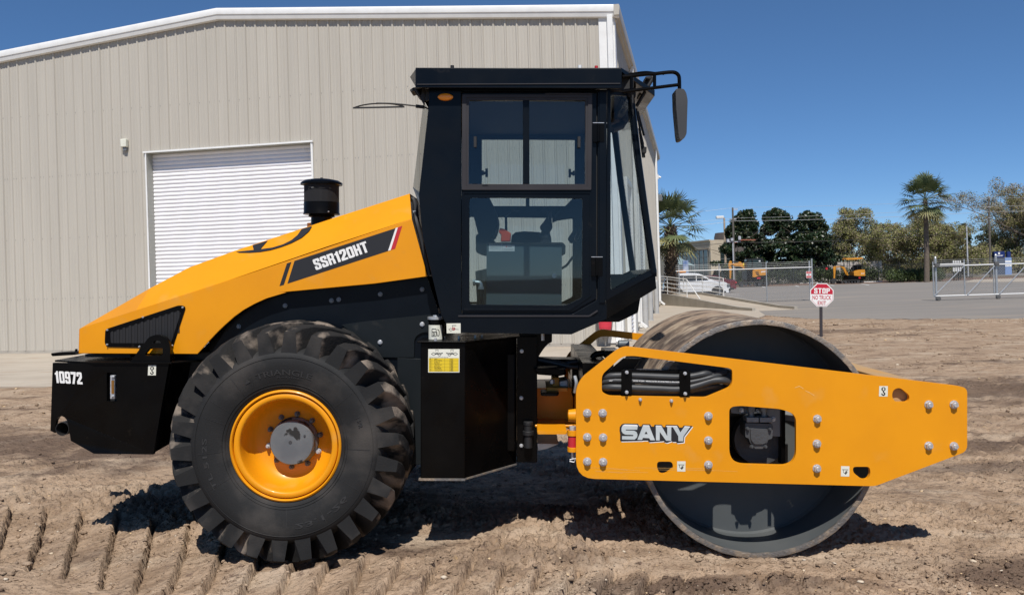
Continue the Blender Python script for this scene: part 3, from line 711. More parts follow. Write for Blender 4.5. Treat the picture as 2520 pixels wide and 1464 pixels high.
for L_ in ([(290,138),(668,148),(690,180),(680,200),(225,190),(225,170)],[(860,160),(1040,165),(1060,195),(845,190)],[(1250,170),(1415,175),(1435,205),(1245,200)],[(1570,180),(1905,185),(1925,225),(1575,215)],[(2145,190),(2320,205),(2300,235),(2120,225)]):
    polyface(logo,P2(L_,0,Z3),-.0040,1)
obj('brand_lettering',logo,[M['decal'],M['white'],M['silver']],plate,recalc=False)
def sticker(name,quad,y,par,m='cream',border=None):
    mb=MB(); q=P2(quad,y); mb.add([(a,y-.0012,b) for a,b in q],[(0,1,2,3)],0); return mb,q
def uv(q,u,v):   # point in the quad q (tl,tr,br,bl)
    a=(q[0][0]*(1-u)+q[1][0]*u, q[0][1]*(1-u)+q[1][1]*u); b=(q[3][0]*(1-u)+q[2][0]*u, q[3][1]*(1-u)+q[2][1]*u)
    return (a[0]*(1-v)+b[0]*v, a[1]*(1-v)+b[1]*v)
def line(mb,q,pts,w,y,mi=1):
    P=[Vector(uv(q,*p)) for p in pts]
    for a,b in zip(P[:-1],P[1:]):
        d=(b-a); 
        if d.length<1e-6: continue
        d.normalize(); s=Vector((-d.y,d.x))*w/2; e=d*w*.3
        polyface(mb,[tuple(a-s-e),tuple(b-s+e),tuple(b+s+e),tuple(a+s-e)],y,mi)
def hook_sticker(quad,y,par):
    mb,q=sticker('x',quad,y,par); W=abs(q[1][0]-q[0][0])
    ring=[(.5+.25*math.cos(t),.29+.19*math.sin(t)) for t in [i*math.pi/8 for i in range(16)]]
    polyface(mb,[uv(q,*p) for p in ring],y-.0018,1)
    polyface(mb,[uv(q,*p) for p in [(.5,.15),(.66,.28),(.57,.28),(.57,.42),(.43,.42),(.43,.28),(.34,.28)]],y-.0024,0)
    line(mb,q,[(.5,.46),(.5,.60),(.66,.70),(.66,.80),(.52,.88),(.36,.82),(.32,.74)],W*.13,y-.0018)
    return obj('lifting_point_label',mb,[M['cream'],M['ink']],par,recalc=False)
def tie_sticker(quad,y,par):
    mb,q=sticker('x',quad,y,par); W=abs(q[1][0]-q[0][0])
    line(mb,q,[(.15,.34),(.85,.34)],W*.06,y-.0018); line(mb,q,[(.28,.36),(.30,.6),(.5,.72),(.7,.62),(.72,.36)],W*.05,y-.0018)
    line(mb,q,[(.5,.68),(.6,.5),(.72,.6),(.55,.78)],W*.09,y-.0018)
    return obj('tie_down_label',mb,[M['cream'],M['ink']],par,recalc=False)
hook_sticker([ZG(742,489),ZG(787,489),ZG(786,544),ZG(740,543)],0,plate)
tie_sticker([ZF(749,882),ZF(793,882),ZF(792,936),ZF(749,935)],0,plate)
tie_sticker([ZG(542,907),ZG(586,908),ZG(585,962),ZG(541,961)],0,plate)
mb=MB(); rs=random.Random(12)
for pts in ([(300,500),(325,492),(345,505)],[(355,515),(378,526),(402,541)]):
    q=P2([ZG(*p) for p in pts],0)
    for a,b in zip(q[:-1],q[1:]): mb.add([(a[0],-.0008,a[1]),(b[0],-.0008,b[1]),(b[0],-.0008,b[1]+.006),(a[0],-.0008,a[1]+.004)],[(0,1,2,3)])
for k in range(7):
    x0,z0=rs.uniform(280,1000),rs.uniform(900,940); q=P2([ZF(x0,z0),ZF(x0+rs.uniform(120,420),z0+rs.uniform(4,16))],0); mb.add([(q[0][0],-.0006,q[0][1]),(q[1][0],-.0006,q[1][1]),(q[1][0],-.0006,q[1][1]+.0015),(q[0][0],-.0006,q[0][1]+.0012)],[(0,1,2,3)])
obj('scuff_marks',mb,M['scuff'],plate,recalc=False)
# ---- far side plate and cross beams
YF=1.78
oF=rp(P2([ZF(220,500),ZF(250,445),ZF(440,295),ZF(480,281),ZG(0,350),(2263,937.5),(2263,1165),ZG(720,1013),ZF(220,972)],0),.05)
mb=MB(); mb.prism(oF,YF,YF+T,[cutA,cutB]); part('side_plate',mb,M['yellow'],bevel=.004)
xr=max(p[0] for p in outer); xl=min(p[0] for p in outer)
xa_=RP((2172,0),0).x; xb_=RP((2268,0),0).x; za_=RP((2172,926),0).z; zb_=RP((2263,937.5),0).z
mb=MB(); mb.hexa([(xa_,.045,.60),(xb_,.045,.60),(xb_,YF,.60),(xa_,YF,.60),(xa_,.045,za_-.006),(xb_,.045,zb_-.006),(xb_,YF,zb_),(xa_,YF,za_)])
part('front_beam',mb,M['yellow_dusty'],bevel=.006)
mb=MB(); mb.box(xl+.03,xl+.20,T,YF,.60,1.05); mb.box(xl-.26,xl+.03,.55,1.3,.78,.80); 
part('rear_beam',mb,M['yellow'],bevel=.006)
# ---- drum
YD0,YD1=.075,1.74
c=RP((1868,1080.5),YD0); RD=.772
DC=(c.x,0,c.z)
prof=[]
mb=MB(); ro=RD
prof=[(ro-.028,YD0+.012),(ro-.022,YD0+.002),(ro-.004,YD0),(ro,YD0+.008),(ro,YD1-.008),(ro-.004,YD1),(ro-.024,YD1),(ro-.028,YD1-.01)]
N=180
def ringmesh(mb,prof,n,mi=0,noise=None,closed=False):
    vs=[]; m=len(prof)
    for i,(r_,h) in enumerate(prof):
        for k in range(n):
            t=2*math.pi*k/n; q=r_+(noise(i,k) if noise else 0); vs.append((DC[0]+q*math.cos(t),h,DC[2]+q*math.sin(t)))
    fs=[]
    for i in range(m if closed else m-1):
        j=(i+1)%m
        for k in range(n): fs.append((i*n+k,i*n+(k+1)%n,j*n+(k+1)%n,j*n+k))
    return mb.add(vs,fs,mi)
rr=np.random.default_rng(3)
tt=np.arange(N); 
mb=MB(); ys_=np.linspace(YD0+.012,YD1-.012,64); pr=[(ro,y) for y in ys_]
K,Y_g=np.meshgrid(tt,ys_); nz=.014*np.clip(fbm(K*.22,Y_g*6,5,4)-.42,0,1)**1.2+ .004*fbm(K*.9,Y_g*16,15,3)
nz[:, -1]=nz[:, 0]
ringmesh(mb,pr,N,0,lambda i,k: float(nz[i,k]))
o=obj('drum',mb,M['mud'],roller,ang=60)
mb=MB(); ringmesh(mb,[(ro-.030,YD0+.02),(ro-.030,YD0+.002),(ro-.006,YD0),(ro+.003,YD0+.004),(ro+.003,YD0+.016)],N,0,lambda i,k: float(.0035*(vnoise(np.array(k*.7),np.array(i*1.),9)-.3)))
obj('drum_edge',mb,M['rim'],o,ang=50)
mb=MB(); ringmesh(mb,[(ro-.030,YD1-.02),(ro-.030,YD1),(ro,YD1),(ro+.003,YD1-.012)],N); obj('drum_edge',mb,M['rim'],o)
mb=MB(); ringmesh(mb,[(ro-.030,YD0+.02),(ro-.031,YD0+.20),(ro-.033,YD0+.41),(ro-.045,YD0+.43),(.0,YD0+.43)],N)
obj('drum_inside',mb,M['drumin'],o,ang=30)
mb=MB(); ringmesh(mb,[(ro-.030,YD1-.02),(ro-.05,YD1-.45),(.0,YD1-.46)],N); obj('drum_inside',mb,M['drumin'],o,ang=30)
# bearing carrier, mounting plate and motor seen through the cut-out
cm=RP((1868,1062),.30)
mb=MB(); mb.lathe([(0.001,.33),(.20,.33),(.20,.42),(.26,.44),(.26,.9)],(DC[0],0,DC[2]),'y',40)
part('bearing_carrier',mb,M['black'])
mb=MB(); q=[ZW(1015,240),ZW(1235,250),ZW(1235,805),ZW(1090,790),ZW(1090,240)]
mb.prism(P2([ZW(980,240),ZW(1232,240),ZW(1232,805),ZW(980,790)],.20),.20,.22); part('motor_bracket',mb,M['bracket']); mb=MB(); mb.prism(P2([ZW(1302,150),ZW(1560,150),ZW(1560,545),ZW(1302,512)],.26),.26,.28); part('motor_bracket',mb,M['bracket']); mb=MB()
mb.prism(P2([ZW(330,200),ZW(640,180),ZW(640,380),ZW(520,400),ZW(350,380)],.24),.24,.26)
part('motor_bracket',mb,M['bracket'])
mb=MB(); mb.prism(P2([ZW(1232,100),ZW(1302,100),ZW(1302,1290),ZW(1232,1290)],.19),.17,.25); part('bracket_rib',mb,M['black'])
mb=MB(); mb.prism(rp(P2([ZW(600,560),ZW(1085,580),ZW(1100,620),ZW(1085,840),ZW(1010,860),ZW(990,930),ZW(960,960),ZW(920,1025),ZW(770,1025),ZW(740,960),ZW(690,920),ZW(660,830),ZW(600,820)],.10),.01),.10,.24)
mb.prism(rp(P2([ZW(690,665),ZW(1000,670),ZW(990,900),ZW(930,940),ZW(760,940),ZW(700,860)],.09),.01),.088,.10)
mb.lathe([(.001,.10),(.17,.10),(.17,.33)],(cm.x-.01,.14,cm.z-.04),'y',30)
mo=part('drive_motor',mb,M['motor'],bevel=.004)
for p in [ZW(635,660),ZW(1035,665),ZW(710,985),ZW(958,985)]: put_bolt(p,.10,mo,.0115,.012,'motor')
mb=MB()
for x0,x1 in ((610,830),(845,1065)):
    a,b=RP(ZW(x0,500),.12),RP(ZW(x1,500),.12); mb.box(a.x,b.x,.10,.20,RP(ZW(0,540),.12).z,RP(ZW(0,450),.12).z)
    cx=(a.x+b.x)/2; mb.cyl((cx,.15,a.z),(cx,.15,a.z+.10),.020); mb.cyl((cx,.15,a.z+.05),(cx,.15,a.z+.17),.030,n=8)
fit=obj('hose_fitting',mb,M['grey'],mo,bevel=.003)
for p in [ZW(530,330),ZW(830,340),ZW(1100,490)]: put_bolt(p,.20,mo,.014,.014)
# ---- hydraulic hoses and their two clamp plates
def tubepx(mb,pts,y,r,fr=Z1,n=12):
    out=[]
    for i,p in enumerate(pts):
        yy=y[i] if isinstance(y,(list,tuple)) else y
        out.append(RP(fr(*p),yy))
    mb.tube(smooth(out),r,n)
def smooth(P,k=4):
    P=[Vector(p) for p in P]; out=[]
    for i in range(len(P)-1):
        p0=P[max(i-1,0)];p1=P[i];p2=P[i+1];p3=P[min(i+2,len(P)-1)]
        for j in range(k):
            t=j/k; out.append(.5*((2*p1)+(-p0+p2)*t+(2*p0-5*p1+4*p2-p3)*t*t+(-p0+3*p1-3*p2+p3)*t**3))
    out.append(P[-1]); return out
hr=[([(180,640),(420,580),(800,575),(1200,590),(1560,600),(1800,580),(2000,540),(2150,540)],.028,.022),
    ([(160,720),(420,660),(800,665),(1200,690),(1560,700),(1850,660),(2120,590),(2330,530)],.020,.016),
    ([(240,780),(420,765),(800,775),(1200,790),(1560,800),(1850,740),(2100,660),(2300,655),(2400,720)],.022,.024),
    ([(150,600),(600,630),(1200,650),(1560,655),(1850,620),(2150,550),(2400,470)],.050,.018),
    ([(200,820),(800,840),(1500,850),(2000,760),(2450,740)],.065,.024)]
for i,(p,y,r_) in enumerate(hr):
    mb=MB(); tubepx(mb,p,[y+.06 if (j==0 or j==len(p)-1) else y for j in range(len(p))],r_); h=part('hydraulic_hose',mb,M['hose'])
    if i==1:
        mb=MB(); 
        for a,b in ((400,600),(800,980),(1010,1560)):
            zz=np.interp(a,[0,800,1560],[660,663,685]); q0=RP(Z1(a,zz-4),y-r_-.001); q1=RP(Z1(b,np.interp(b,[0,800,1560],[660,663,685])-4),y-r_-.001)
            text_on(mb,'MINING SILVER 1SN DN20 PRESS 21 MPA HOSE' if b>1200 else 'HOSE 10 DIN',q0-Vector((0,0,.004)),q1-q0,(0,0,.008),offset=.02)
        obj('hose_print',mb,M['white'],h,recalc=False)
mb=MB(); mb.prism(P2([Z1(640,470),Z1(1700,492),Z1(1700,560),Z1(640,540)],.03),.03,.09); mb.prism(P2([Z1(340,790),Z1(380,905),Z1(1700,935),Z1(1700,830)],.05),.05,.09)
cl=part('hose_tray',mb,M['black'])
for q in ([Z1(604,480),Z1(780,480),Z1(780,880),Z1(600,880)],[Z1(1560,495),Z1(1745,500),Z1(1745,905),Z1(1570,905)]):
    mb=MB(); mb.prism(rp(P2(q,-.01),.010),-.010,-.002); c_=part('hose_clamp',mb,M['black'],bevel=.002)
    for u,v in ((.5,.1),(.5,.92)):
        p=((q[0][0]*(1-u)+q[1][0]*u)*(1-v)+(q[3][0]*(1-u)+q[2][0]*u)*v,(q[0][1]*(1-u)+q[1][1]*u)*(1-v)+(q[3][1]*(1-u)+q[2][1]*u)*v); put_bolt(p,-.010,c_,.0105,.010)
# inner wall of frame behind the hoses
mb=MB(); mb.box(xl+.05,xl+.22,.12,YF-.1,.9,1.28); mb.prism(P2([ZF(360,440),ZF(470,345),ZF(560,345),ZF(470,470),ZF(440,545),ZF(360,540)],.22),.22,.25); part('frame_crossmember',mb,M['black'])
# scraper bars just off the drum
mb=MB(); mb.box(DC[0]-.86,DC[0]-.80,.1,1.75,.95,1.0); part('scraper_bar',mb,M['black'])

# ---- articulation and hoses between the frames
mb=MB(); q=P2([ZO(-30,575),ZO(615,560),ZO(615,1090),ZO(-30,1085)],.45); mb.prism(q,.80,1.35); 
mb.prism(P2([ZO(108,1038),ZO(500,1040),ZO(495,1090),ZO(108,1088)],.30),.30,.82)
part('centre_joint',mb,M['yellow'],bevel=.006)
mb=MB(); a=RP(ZO(515,845),.25); b=RP(ZO(660,845),.25); mb.cyl((a.x,.25,a.z),(b.x,.25,b.z),.040,.05,n=28); mb.cyl((a.x-.003,.25,a.z),(a.x,.25,a.z),.026,n=20)
part('steering_pin',mb,M['yellow'],bevel=.004)
mb=MB(); c=RP(ZO(570,1170),.06); zt=RP(ZO(0,1030),.06).z; zb=RP(ZO(0,1310),.06).z
mb.cyl((c.x,.06,zb),(c.x,.06,zt),.030,n=20,mi=1); mb.cyl((c.x,.06,zt-.035),(c.x,.06,zt),.036,n=20,mi=0); mb.cyl((c.x,.06,zb),(c.x,.06,zb+.03),.034,n=20,mi=0)
mb.cyl((c.x,.06,zt),(c.x,.06,zt+.025),.024,n=6,mi=2); mb.cyl((c.x,.06,zb-.05),(c.x,.06,zb),.010,n=10,mi=2)
mb.tube([(c.x-.02,.04,zb-.05),(c.x+.02,.04,zb-.04),(c.x+.01,.04,zb-.065),(c.x-.02,.04,zb-.06)],.005,6,mi=2)
part('locking_bar',mb,[M['yellow'],M['red'],M['steel']],bevel=.002)
mb=MB(); mb.prism(P2([ZO(300,330),ZO(390,325),ZO(390,500),ZO(300,500)],.7),.6,.9); mb.prism(P2([ZO(225,455),ZO(505,462),ZO(505,505),ZO(225,498)],.6),.5,.9); part('joint_lug',mb,M['yellow_far'],bevel=.005)
mb=MB(); mb.prism(P2([ZO(390,375),ZO(500,360),ZO(508,465),ZO(395,465)],.7),.62,.85); part('joint_nut',mb,M['galv'],bevel=.006); mb=MB(); mb.cyl(RP(ZO(305,425),.5),RP(ZO(305,375),.5),.018,n=6); part('joint_nut',mb,M['galv']); mb=MB()
mb.tube(smooth([RP(ZO(600,330),.3),RP(ZO(620,420),.28),RP(ZO(600,540),.3)]),.012,8); part('grease_line',mb,M['galv'])
# bundles of black hoses over the joint
rg=random.Random(8)
for k in range(9):
    y=.66+.09*k; z0=118+rg.uniform(-10,75); z1=110+rg.uniform(-5,75); mb=MB()
    tubepx(mb,[(0,z0),(110,z0+rg.uniform(-14,10)),(330,z0+18+rg.uniform(-10,20)),(560,z1+25),(800,z1+20),(1100,z1+60+rg.uniform(0,60))],[y]*6,rg.uniform(.015,.024),ZO,10); part('hydraulic_hose',mb,M['hose'])
mb=MB(); mb.prism(P2([ZO(60,215),ZO(480,225),ZO(485,300),ZO(390,320),ZO(110,300)],.55),.5,1.0); mb.prism(P2([ZO(110,105),ZO(600,110),ZO(850,120),ZO(840,210),ZO(110,215)],.9),.9,1.1); mb.prism(P2([ZO(560,225),ZO(700,225),ZO(700,580),ZO(560,580)],.75),.7,.95); mb.prism(P2([ZO(150,540),ZO(400,540),ZO(380,585),ZO(160,585)],.42),.40,.6)
part('joint_housing',mb,M['black'],bevel=.01)
mb=MB(); mb.prism(P2([ZN(1530,805),ZN(1830,805),ZN(1780,960),ZN(1530,960)],.5),.4,.7); tubepx(mb,[(1300,990),(1370,910),(1530,885),(1700,900)],.45,.022,ZN); part('valve_block',mb,M['black'],bevel=.008)
mb=MB(); a=RP(ZN(1830,690),.6); b=RP(ZN(2060,690),.6); mb.cyl(a,b,.028,n=24); part('accumulator',mb,M['grey'],bevel=.008)
# small ledge under the joint
mb=MB(); mb.prism(P2([ZO(110,1175),ZO(380,1180),ZO(230,1240),ZO(120,1262)],.6),.5,1.1); part('joint_skid',mb,M['galv'])
# ---- rear body: hood
YH=.34; YI=YH+.22; YHF=1.56
crease=P2([ZA(507,1128),ZA(1627,765),ZI(600,1135),ZI(1755,760)],YH)
crx=[p[0] for p in crease]; crz=[p[1] for p in crease]
def cz(x): return float(np.interp(x,crx,crz))
top=[RP(p,YI) for p in (ZA(515,1121),ZA(960,868),ZA(1210,735),ZA(1360,680),ZI(60,1063),ZI(1010,750),ZI(1735,517))]
arch=P2([ZI(1905,1310),ZI(1400,1380),ZI(520,1462),ZC(700,0),ZC(600,30),ZC(540,57),ZC(480,90),ZC(430,126),ZC(380,170),ZC(340,208),ZC(300,250),ZC(265,290),ZC(235,322)],YH)
botl=P2([ZA(1255,1288),ZA(503,1285)],YH)
sidepoly=arch+botl[1:]+[(crx[0],crz[0])]+[(crx[1],crz[1]),(crx[3],crz[3])]
mb=MB(); mb.prism(sidepoly,YH,YH+.012)
mb.prism(sidepoly,YHF-.012,YHF)
hood=part('hood',mb,M['yellow'],bevel=.003)
txs=[p.x for p in top]; tzs=[p.z for p in top]
xs_h=[crx[0]]+txs[1:-1]
mb=MB(); st=[]
nose=Vector((crx[0],YH,crz[0]))
for i,p in enumerate(top):
    xc = crx[0] if i==0 else (crx[-1] if i==len(top)-1 else p.x)
    st.append((Vector((xc,YH,cz(xc))),Vector((p.x if i else crx[0]+.0,YI if i else YH+.10,p.z if i else crz[0]+.004))))
n=len(st); vs_=[]
for a,b in st:
    vs_+= [a,b,Vector((b.x,YH+YHF-b.y,b.z)),Vector((a.x,YHF,a.z))]
fs=[]
for i in range(n-1):
    for j in range(3): fs.append((i*4+j,(i+1)*4+j,(i+1)*4+j+1,i*4+j+1))
mb.add(vs_,fs)
# nose panel and rear end plate
mb.add([(crx[0],YH,crz[0]),(crx[0],YHF,crz[0]),(botl[1][0],YHF,botl[1][1]),(botl[1][0],YH,botl[1][1])],[(0,1,2,3)])
obj('hood_top',mb,M['yellow'],hood,ang=8,recalc=True)
e=st[-1]; a0=arch[0]
mb=MB(); mb.add([(e[0].x-.02,YH+.02,e[0].z-.02),(e[1].x-.02,YI,e[1].z-.01),(e[1].x-.02,YH+YHF-YI,e[1].z-.01),(e[0].x-.02,YHF-.02,e[0].z-.02),(a0[0]-.02,YHF-.02,a0[1]),(a0[0]-.02,YH+.02,a0[1])],[(0,1,2,3,4,5)])
obj('hood_end',mb,M['black'],hood)
def lower_x(z): return z
# seal and grey trim between hood and cab
mb=MB(); mb.tube(smooth([RP(ZI(1745,565),YI),RP(ZI(1775,580),YI),RP(ZI(1790,640),YI-.05),RP(ZI(1800,760),YH+.05),RP(ZI(1850,960),YH+.03),RP(ZI(1925,1300),YH+.03)]),.02,8); part('hood_seal',mb,M['seal'])
mb=MB(); mb.prism(P2([ZI(1765,680),ZI(1795,680),ZI(1835,885),ZI(1800,890)],.42),.42,.5); part('hood_latch',mb,M['galv'])
# decals on the side of the hood
yd=YH-.0012
mb=MB(); para=[ZI(630,1162),ZI(1600,848),ZI(1530,1066),ZI(562,1380)]
polyface(mb,P2(para,YH),yd,0); polyface(mb,P2([ZI(557,1186),ZI(600,1172),ZI(528,1391),ZI(486,1403)],YH),yd,0)
polyface(mb,P2([ZI(1600,848),ZI(1622,841),ZI(1553,1058),ZI(1528,1066)],YH),yd-.0004,1)
polyface(mb,P2([ZI(1622,841),ZI(1664,826),ZI(1596,1045),ZI(1553,1058)],YH),yd,2)
o=RP(ZI(838,1252),YH); ex=RP(ZI(1350,1072),YH)-o; ey=RP(ZI(800,1152),YH)-o
o.y=ex.y=ey.y=0; o.y=yd-.0008
block_text(mb,'SSR120HT',o,ex,ey,mi=1)
obj('model_lettering',mb,[M['decal'],M['white'],M['red']],hood,recalc=False)
# sweep decal on the bevelled shoulder
pA,pB,pC=st[3][0],st[3][1],st[4][1]
def onbevel(p):
    a,b=st[4]; a2,b2=st[5]; nrm=(b-a).cross(a2-a).normalized()
    X,Z=(p[0]-CX)/FPX,(CY-p[1])/FPX; d=Vector((X*cp_-sp_,X*sp_+cp_,Z)); t=(a-_c).dot(nrm)/d.dot(nrm); q=_c+d*t
    return q-nrm*(.0025 if nrm.dot(d)>0 else -.0025)
def bevelpoly(mb,pts):
    Q=[onbevel(ZI(*p)) for p in pts]; tri=tessellate_polygon([[Vector((q.x,q.z,0)) for q in Q]]); mb.add(Q,[tuple(t) for t in tri])
mb=MB()
bevelpoly(mb,[(70,1076),(240,1058),(300,1052),(420,1035),(520,1005),(600,965),(660,915),(700,858),(800,828),(770,878),(700,940),(600,992),(500,1030),(400,1060),(300,1078),(200,1086),(100,1086)])
bevelpoly(mb,[(228,1014),(375,968),(300,1055),(240,1060)])
obj('sweep_decal',mb,M['decal'],hood,recalc=False)
# grille
gpo=rp(P2([ZA(676,1130),ZA(1150,975),ZA(1192,985),ZA(1105,1250),ZA(690,1243),ZA(672,1220)],YH),[.02,.03,.03,.03,.02,.02])
gpi=rp(P2([ZA(705,1148),ZA(1140,1008),ZA(1160,1020),ZA(1095,1220),ZA(710,1218)],YH),.015)
mb=MB(); mb.prism(gpo,YH-.006,YH-.001,[gpi]); gr=obj('side_grille',mb,M['black'],hood,bevel=.0015)
mb=MB(); polyface(mb,gpo,YH-.0008); 
X0,X1=gpi[0][0],RP(ZA(1160,1000),YH).x
for k in range(12):
    px_=712+k*38.5; 
    zt=np.interp(px_,[705,1140],[1146,1008]); a=RP(ZA(px_,1218),YH); b=RP(ZA(px_,zt),YH)
    if px_>1120: a=RP(ZA(px_,1150),YH)
    mb.hexa([(a.x,YH-.006,a.z),(a.x+.016,YH-.006,a.z),(a.x+.010,YH-.001,a.z),(a.x-.008,YH-.001,a.z),(b.x,YH-.006,b.z),(b.x+.016,YH-.006,b.z+.003),(b.x+.010,YH-.001,b.z),(b.x-.008,YH-.001,b.z)])
obj('grille_slats',mb,M['seal'],gr)
for p in [ZA(688,1135),ZA(916,1054),ZA(1170,991),ZA(1103,1234),ZA(893,1241),ZA(687,1228)]: put_bolt(p,YH-.006,gr,.006,.004)
# air pre-cleaner
c=RP(ZI(890,400),.72); px2=lambda v: v/2.44/1.598/2100*(5.5+.72)
zz=lambda y_: RP(ZI(890,y_),.72).z
mb=MB(); R1=px2(198)
mb.lathe([(.001,zz(378)),(px2(90),zz(380)),(px2(165),zz(395)),(R1,zz(416)),(R1,zz(436)),(R1*.9,zz(430)),(px2(165),zz(438))],(c.x,.72,0),'z',48)
mb.cyl((c.x,.72,zz(380)),(c.x,.72,zz(365)),px2(13)); 
pc=part('air_intake_cap',mb,M['black'])
mb=MB(); R2=px2(163); n=90; zt,zb=zz(432),zz(605)
for k in range(n):
    t=2*math.pi*k/n; x,y=c.x+R2*math.cos(t),.72+R2*math.sin(t); w=.0016
    mb.hexa([(x-w,y-w,zb),(x+w,y-w,zb),(x+w,y+w,zb),(x-w,y+w,zb),(x-w,y-w,zt),(x+w,y-w,zt),(x+w,y+w,zt),(x-w,y+w,zt)])
for k in range(26):
    z=zb+(zt-zb)*k/25; mb.lathe([(R2-.001,z-.0014),(R2+.001,z-.0014),(R2+.001,z+.0014),(R2-.001,z+.0014)],(c.x,.72,0),'z',48,closed=True)
mb.lathe([(R2*.80,zb),(R2*.80,zt-.035)],(c.x,.72,0),'z',40)
obj('intake_mesh',mb,M['seal'],pc,recalc=False)
mb=MB(); mb.lathe([(px2(160),zz(602)),(px2(168),zz(602)),(px2(169),zz(700)),(px2(174),zz(712)),(px2(174),zz(718)),(px2(120),zz(718)),(px2(125),zz(738)),(px2(100),zz(745)),(px2(100),zz(800)),(px2(100),zz(860))],(c.x,.72,0),'z',48)
obj('intake_bowl',mb,M['black'],pc)
for x in (727,958): put_bolt(ZI(x,690),.72-px2(166)*(.1 if x<800 else .92),pc,.0045,.005)
mb=MB(); c2=RP(ZI(800,830),.80); mb.cyl((c.x-.03,.80,c2.z-.06),(c.x-.03,.80,RP(ZI(0,802),.80).z),px2(125),n=36); obj('intake_base',mb,M['yellow'],pc)

# ---- black body under the hood
YB=.42
mb=MB(); q=[ZC(200,330),ZC(300,240),ZC(420,120),ZC(560,25),ZC(700,-12),ZI(1915,1308),ZE(330,130),ZE(330,400),ZE(830,400),ZE(830,620),ZC(1380,1000),(480,1120),(440,880)]
qq=P2([(430,866),(520,866),(600,735),(700,705),(820,690),(1050,678),(1078,760),(1090,850),(1090,1140),(430,1110)],YB)
mb.prism(qq,YB,YB+.012); part('engine_side_panel',mb,M['navy'],bevel=.002); mb=MB(); mb.prism(qq,1.50,1.512); part('engine_side_panel',mb,M['navy'])
mb=MB(); x0=RP((440,900),YB).x; x1=RP((1268,900),.56).x; zt=RP((0,870),YB).z; zb=.62
mb.box(x0,x1,.50,1.45,zb,zt); mb.box(x0+.2,x1-.6,YB+.02,1.49,zt,zt+.3); mb.box(-1.62,-1.32,.60,1.35,.55,.95); part('chassis',mb,M['black'],bevel=.01)
mb=MB(); mb.prism(rp(P2([ZC(990,168),ZC(1120,150),ZC(1520,108),ZC(1520,205),ZC(1410,207),ZC(1372,235),ZC(1370,338),ZC(1190,338),ZC(1100,250)],YB),[.01,0,0,0,.03,.03,.01,.01,.02]),YB-.014,YB-.001); part('fender_panel',mb,M['panel'],bevel=.002)
mb=MB(); mb.prism(P2([ZE(-60,500),ZE(90,505),ZE(90,1180),ZE(-60,1180)],YB-.02),YB-.02,YB); part('step_panel',mb,M['panel'],bevel=.002)
for i,p in enumerate([(702,752),(816,739.5),(834,737),(936,724),(1039,712),(588,803),(935.5,842),(1039,798)]):
    q=RP(p,YB-.001 if i<6 else YB-.014); mb=MB(); mb.cyl((0,0,0),(0,-.006,0),.0165,n=24); mb.cyl((0,-.006,0),(0,-.014,0),.008 if i<6 else .011,n=12)
    o=part('panel_fastener',mb,M['grey'] if i<6 else M['steel'],bevel=.001); o.location=q
# wheel arch liner
pts=[]
mb=MB(); ar=arch[3:]; ins=[(x,z) for x,z in ar]
n=len(ins); mb.add([(x,YH+.012,z) for x,z in ins]+[(x,YB+.1,z) for x,z in ins],[(i,i+1,n+i+1,n+i) for i in range(n-1)]); part('arch_liner',mb,M['black'])

# ---- rear tank with number
YT=.24; dd=.07
fold=RP(Z2(1020,0),YT).x; le=RP(Z2(528,0),YT+.05).x
fy=lambda x,z: YT+ (max(0,fold-x)*.16)
f=[Z2(528,150),Z2(1020,165),Z2(1835,165),Z2(1665,1150),Z2(1020,1142),Z2(745,1010),Z2(742,830)]
notch=[Z2(742,830),Z2(730,785),Z2(700,750),Z2(663,735),Z2(625,748),Z2(598,785),Z2(586,840),Z2(584,922),Z2(528,898)]
fp=P2(f[:6],YT)+P2(notch,YT+.03); _z=fp[1][1]; fp[0]=(fp[0][0],_z); fp[2]=(fp[2][0],_z)
gw=rp(P2([Z2(1160,262),Z2(1268,262),Z2(1268,575),Z2(1160,575)],YT),.004)
mb=MB(); mb.prism(fp,fy,lambda x,z:fy(x,z)+.03,[gw])
tank=part('rear_tank',mb,M['black'],bevel=.003)
mb=MB()
# rest of the tank body behind the face plate
rt=RP(Z2(1835,165),YT); rb=RP(Z2(1665,1150),YT); lt=fp[0]; zt=lt[1]
r2t=(rt.x+.22,zt-.0); 
bx=le+.06
mb.hexa([(bx+.30,YT+.14,1.0),(rb.x-.01,YT+.07,rb.z+.03),(rb.x+.15,YT+.40,rb.z+.12),(bx+.30,1.4,1.0),(bx,YT+.12,zt-.01),(rt.x-.01,YT+.07,zt-.01),(rt.x+.30,YT+.45,zt-.01),(bx,1.4,zt-.01)])
mb.hexa([(fold,YT+.031,rb.z+.005),(rb.x-.004,YT+.031,rb.z+.005),(rb.x+.1,1.4,rb.z+.12),(fold,1.4,rb.z+.02),(fold,YT+.031,1.0),(rt.x-.06,YT+.031,1.0),(rt.x+.12,1.4,1.0),(fold,1.4,1.0)])
mb.box(rt.x+.02,rt.x+.5,YT+.38,1.42,.80,zt-.012)
obj('tank_body',mb,M['black'],tank,bevel=.004)
mb=MB(); q=[(lt[0]-.025,YT+.12),(fold,YT-.014),(rt.x+.02,YT-.014),(rt.x+.36,YT+.42),(rt.x+.36,1.45),(lt[0]-.02,1.45)]
n=len(q); mb.add([(a,b,zt) for a,b in q]+[(a,b,zt+.012) for a,b in q],[tuple(range(n)),tuple(range(n,2*n))]+[(i,(i+1)%n,n+(i+1)%n,n+i) for i in range(n)])
obj('tank_lid',mb,M['black'],tank,bevel=.002)
o=RP(Z2(590,376),YT+.03); ex=RP(Z2(905,388),YT+.02)-o; ey=RP(Z2(575,246),YT+.03)-o
oo=Vector((o.x,fy(o.x,0)-.0015,o.z)); ex.y=-.16*ex.x; ey.y=-.16*ey.x
